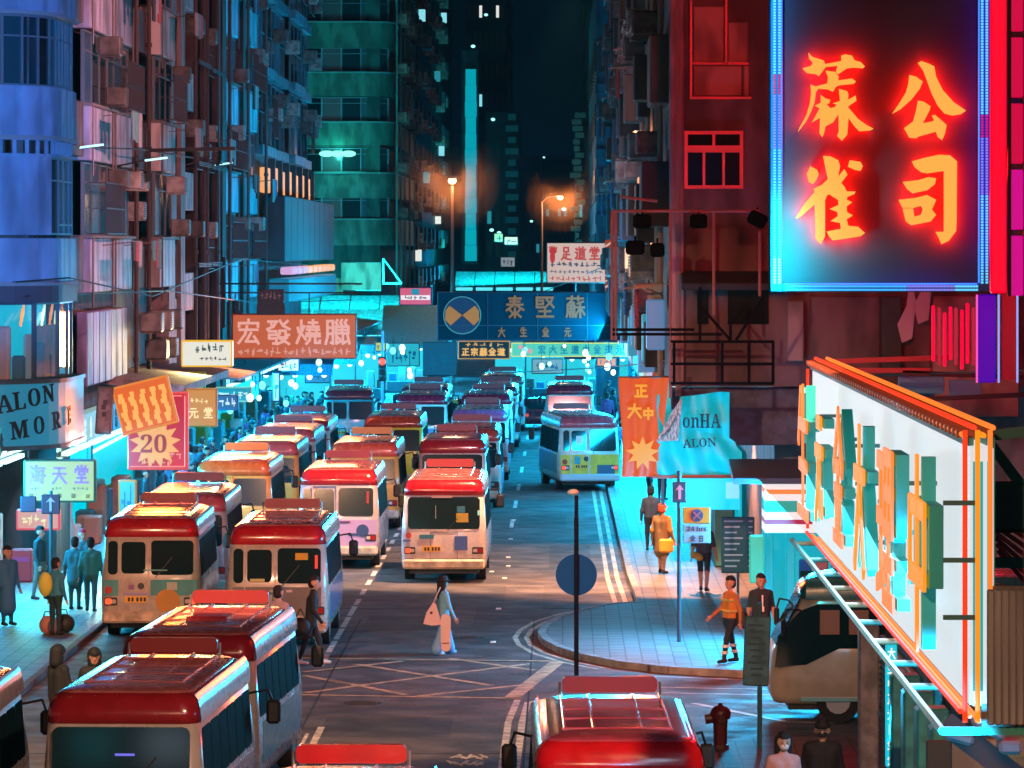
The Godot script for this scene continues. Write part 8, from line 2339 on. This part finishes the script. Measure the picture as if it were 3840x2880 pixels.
	person("person in dark clothes standing behind the red-capped person", p, 2.9, {"top": Color(0.04, 0.04, 0.05), "legs": black, "skin": sk}, 1.7)
	p = at_feet(1520, 1278, 0.13)
	person("walker in black shorts and white socks partly behind the no-stopping plate", p, 2.9, {"top": Color(0.04, 0.05, 0.07), "forearm": sk, "legs": Color(0.015, 0.018, 0.025), "shin": sk, "shoe": Color(0.03, 0.03, 0.04), "skin": sk, "stride": 0.16}, 1.72)
	t = thing("waist_bag", "black and yellow bag at the waist of the walker in shorts", "bag", p + Vector3(-0.16, 0.72, 0.14))
	m = MB.new(); m.cbox(Vector3(0, 0.12, 0), Vector3(0.3, 0.16, 0.12), 0.05, Basis(Vector3.BACK, -0.4))
	put(t, "bag_body", m, mat(0.45, 0.28, 0.04))
	# left pavement
	p = at_feet(120, 1372, 0.13)
	person("worker in blue with a yellow-green vest seen from behind on the left pavement", p, 2.5, {"top": Color(0.04, 0.24, 0.4), "sleeve": Color(0.03, 0.2, 0.35), "legs": Color(0.015, 0.05, 0.06), "skin": sk, "bulk": 1.05}, 1.58)
	t = thing("backpack", "bright yellow-green pack on the shoulder of the worker in blue", "bag", p + Vector3(-0.2, 0.85, 0.12))
	m = MB.new(); m.ell(Vector3(0, 0.22, 0), Vector3(0.15, 0.26, 0.1), 10, 7)
	put(t, "bag_body", m, mat(0.6, 0.62, 0.1, 0.7), true)
	p = at_feet(162, 1318, 0.13)
	person("dark-clothed person with long coat, left of the couple on the left pavement", p, 2.9, {"top": Color(0.02, 0.16, 0.19), "legs": Color(0.02, 0.1, 0.12), "skin": sk, "coat": 0.2}, 1.6)
	p = at_feet(196, 1322, 0.13)
	person("person in a teal jacket walking away beside the kerb minibus", p, 3.1, {"top": Color(0.02, 0.2, 0.2), "legs": Color(0.02, 0.12, 0.14), "skin": sk, "bulk": 1.1, "stride": 0.12}, 1.62)
	p = at_feet(178, 1296, 0.13)
	person("person with red-pink hair behind the couple on the left pavement", p, 0.4, {"top": Color(0.04, 0.2, 0.25), "hair": Color(0.5, 0.02, 0.06), "skin": sk}, 1.6)
	p = at_feet(16, 1352, 0.13)
	person("man in a blue coat at the left edge of the view", p, 0.7, {"top": Color(0.03, 0.15, 0.34), "legs": Color(0.02, 0.1, 0.24), "skin": sk, "coat": 0.5, "bulk": 1.15}, 1.68)
	p = at_feet(86, 1296, 0.13)
	person("person in dark teal standing by the arrow sign pole", p, 1.2, {"top": Color(0.01, 0.07, 0.08), "legs": Color(0.1, 0.2, 0.18), "skin": sk, "stride": 0.12}, 1.66)
	p = at_feet(437, 1056, 0.13)
	person("person in a white shirt on the left pavement beside the kerb queue", p, 2.8, {"top": Color(0.6, 0.5, 0.5), "skin": sk, "legs": Color(0.3, 0.25, 0.25)}, 1.7)
	# the crowd further along
	var r := RandomNumberGenerator.new(); r.seed = 20
	var looks := [{"top": Color(0.01, 0.06, 0.08), "legs": black}, {"top": Color(0.02, 0.12, 0.2), "legs": Color(0.01, 0.04, 0.06), "stride": 0.15}, {"top": Color(0.3, 0.35, 0.36), "legs": black, "long": 0.25}, {"top": Color(0.2, 0.03, 0.1), "legs": black, "stride": 0.1}, {"top": Color(0.015, 0.03, 0.04), "legs": black, "hood": true}]
	for i in 60:
		var z := -126.0 - r.randf() * 72.0
		var x := -12.0 + r.randf() * 1.8
		var k := r.randi() % 5
		person(["pedestrian in dark teal", "pedestrian in a blue top", "long-haired pedestrian in pale grey", "pedestrian in a plum top", "hooded dark pedestrian"][k] + " in the dense crowd on the far left pavement", Vector3(x, 0.13, z), r.randf() * TAU, looks[k], 1.6 + r.randf() * 0.2, "pedestrians crowding the far left pavement", "crowd%d" % k)
	for i in 14:
		var z := -132.0 - r.randf() * 80.0
		var k := r.randi() % 5
		person(["pedestrian in dark teal", "pedestrian in a blue top", "long-haired pedestrian in pale grey", "pedestrian in a plum top", "hooded dark pedestrian"][k] + " on the far right pavement under the overhang", Vector3(1.9 + r.randf() * 1.8, 0.13, z), r.randf() * TAU, looks[k], 1.6 + r.randf() * 0.2, "pedestrians on the far right pavement", "crowd%d" % k)

# ---------------------------------------------------------------- scene
func _ready() -> void:
	rng.seed = 1
	var cam := Camera3D.new()
	cam.name = "camera"
	cam.position = Vector3(0, EYE, 0)
	cam.keep_aspect = Camera3D.KEEP_HEIGHT
	cam.near = 1.0
	cam.far = 1600.0
	cam.set_frustum(1659.0 / K, Vector2((1106.0 - VX) / K, (VY - 829.5) / K), 1.0, 1600.0)
	add_child(cam)
	cam.current = true
	var we := WorldEnvironment.new()
	we.name = "environment"
	var env := Environment.new()
	env.background_mode = Environment.BG_SKY
	var sky := Sky.new()
	var sm := ProceduralSkyMaterial.new()
	sm.sky_top_color = Color(0.003, 0.015, 0.04)
	sm.sky_horizon_color = Color(0.006, 0.04, 0.075)
	sm.ground_bottom_color = Color(0.01, 0.03, 0.05)
	sm.ground_horizon_color = Color(0.006, 0.04, 0.075)
	sm.sky_curve = 0.2
	sky.sky_material = sm
	env.sky = sky
	env.tonemap_mode = Environment.TONE_MAPPER_LINEAR
	env.tonemap_exposure = 1.0
	env.fog_enabled = true
	env.fog_density = 0.0001
	env.volumetric_fog_enabled = true
	env.volumetric_fog_density = 0.0
	env.fog_light_color = Color(0.35, 0.85, 1.0)
	env.sdfgi_enabled = true; env.ssao_enabled = true; env.ssil_enabled = true
	we.environment = env
	add_child(we)
	var sun := DirectionalLight3D.new()
	sun.name = "night_sky_glow"
	sun.light_color = Color(0.75, 0.7, 0.85)
	sun.light_energy = 0.022
	sun.light_angular_distance = 25.0
	sun.shadow_enabled = true
	add_child(sun)
	sun.global_transform = Transform3D(Basis.looking_at(Vector3(-0.35, -0.75, -0.6)), Vector3(20, 60, 0))
	ground()
	left_side()
	right_building()
	corner_store()
	near_right()
	shops()
	market()
	signs()
	hanging_cloths()
	mahjong_sign()
	white_sign()
	furniture()
	small_signs()
	behind()
	traffic()
	cast()
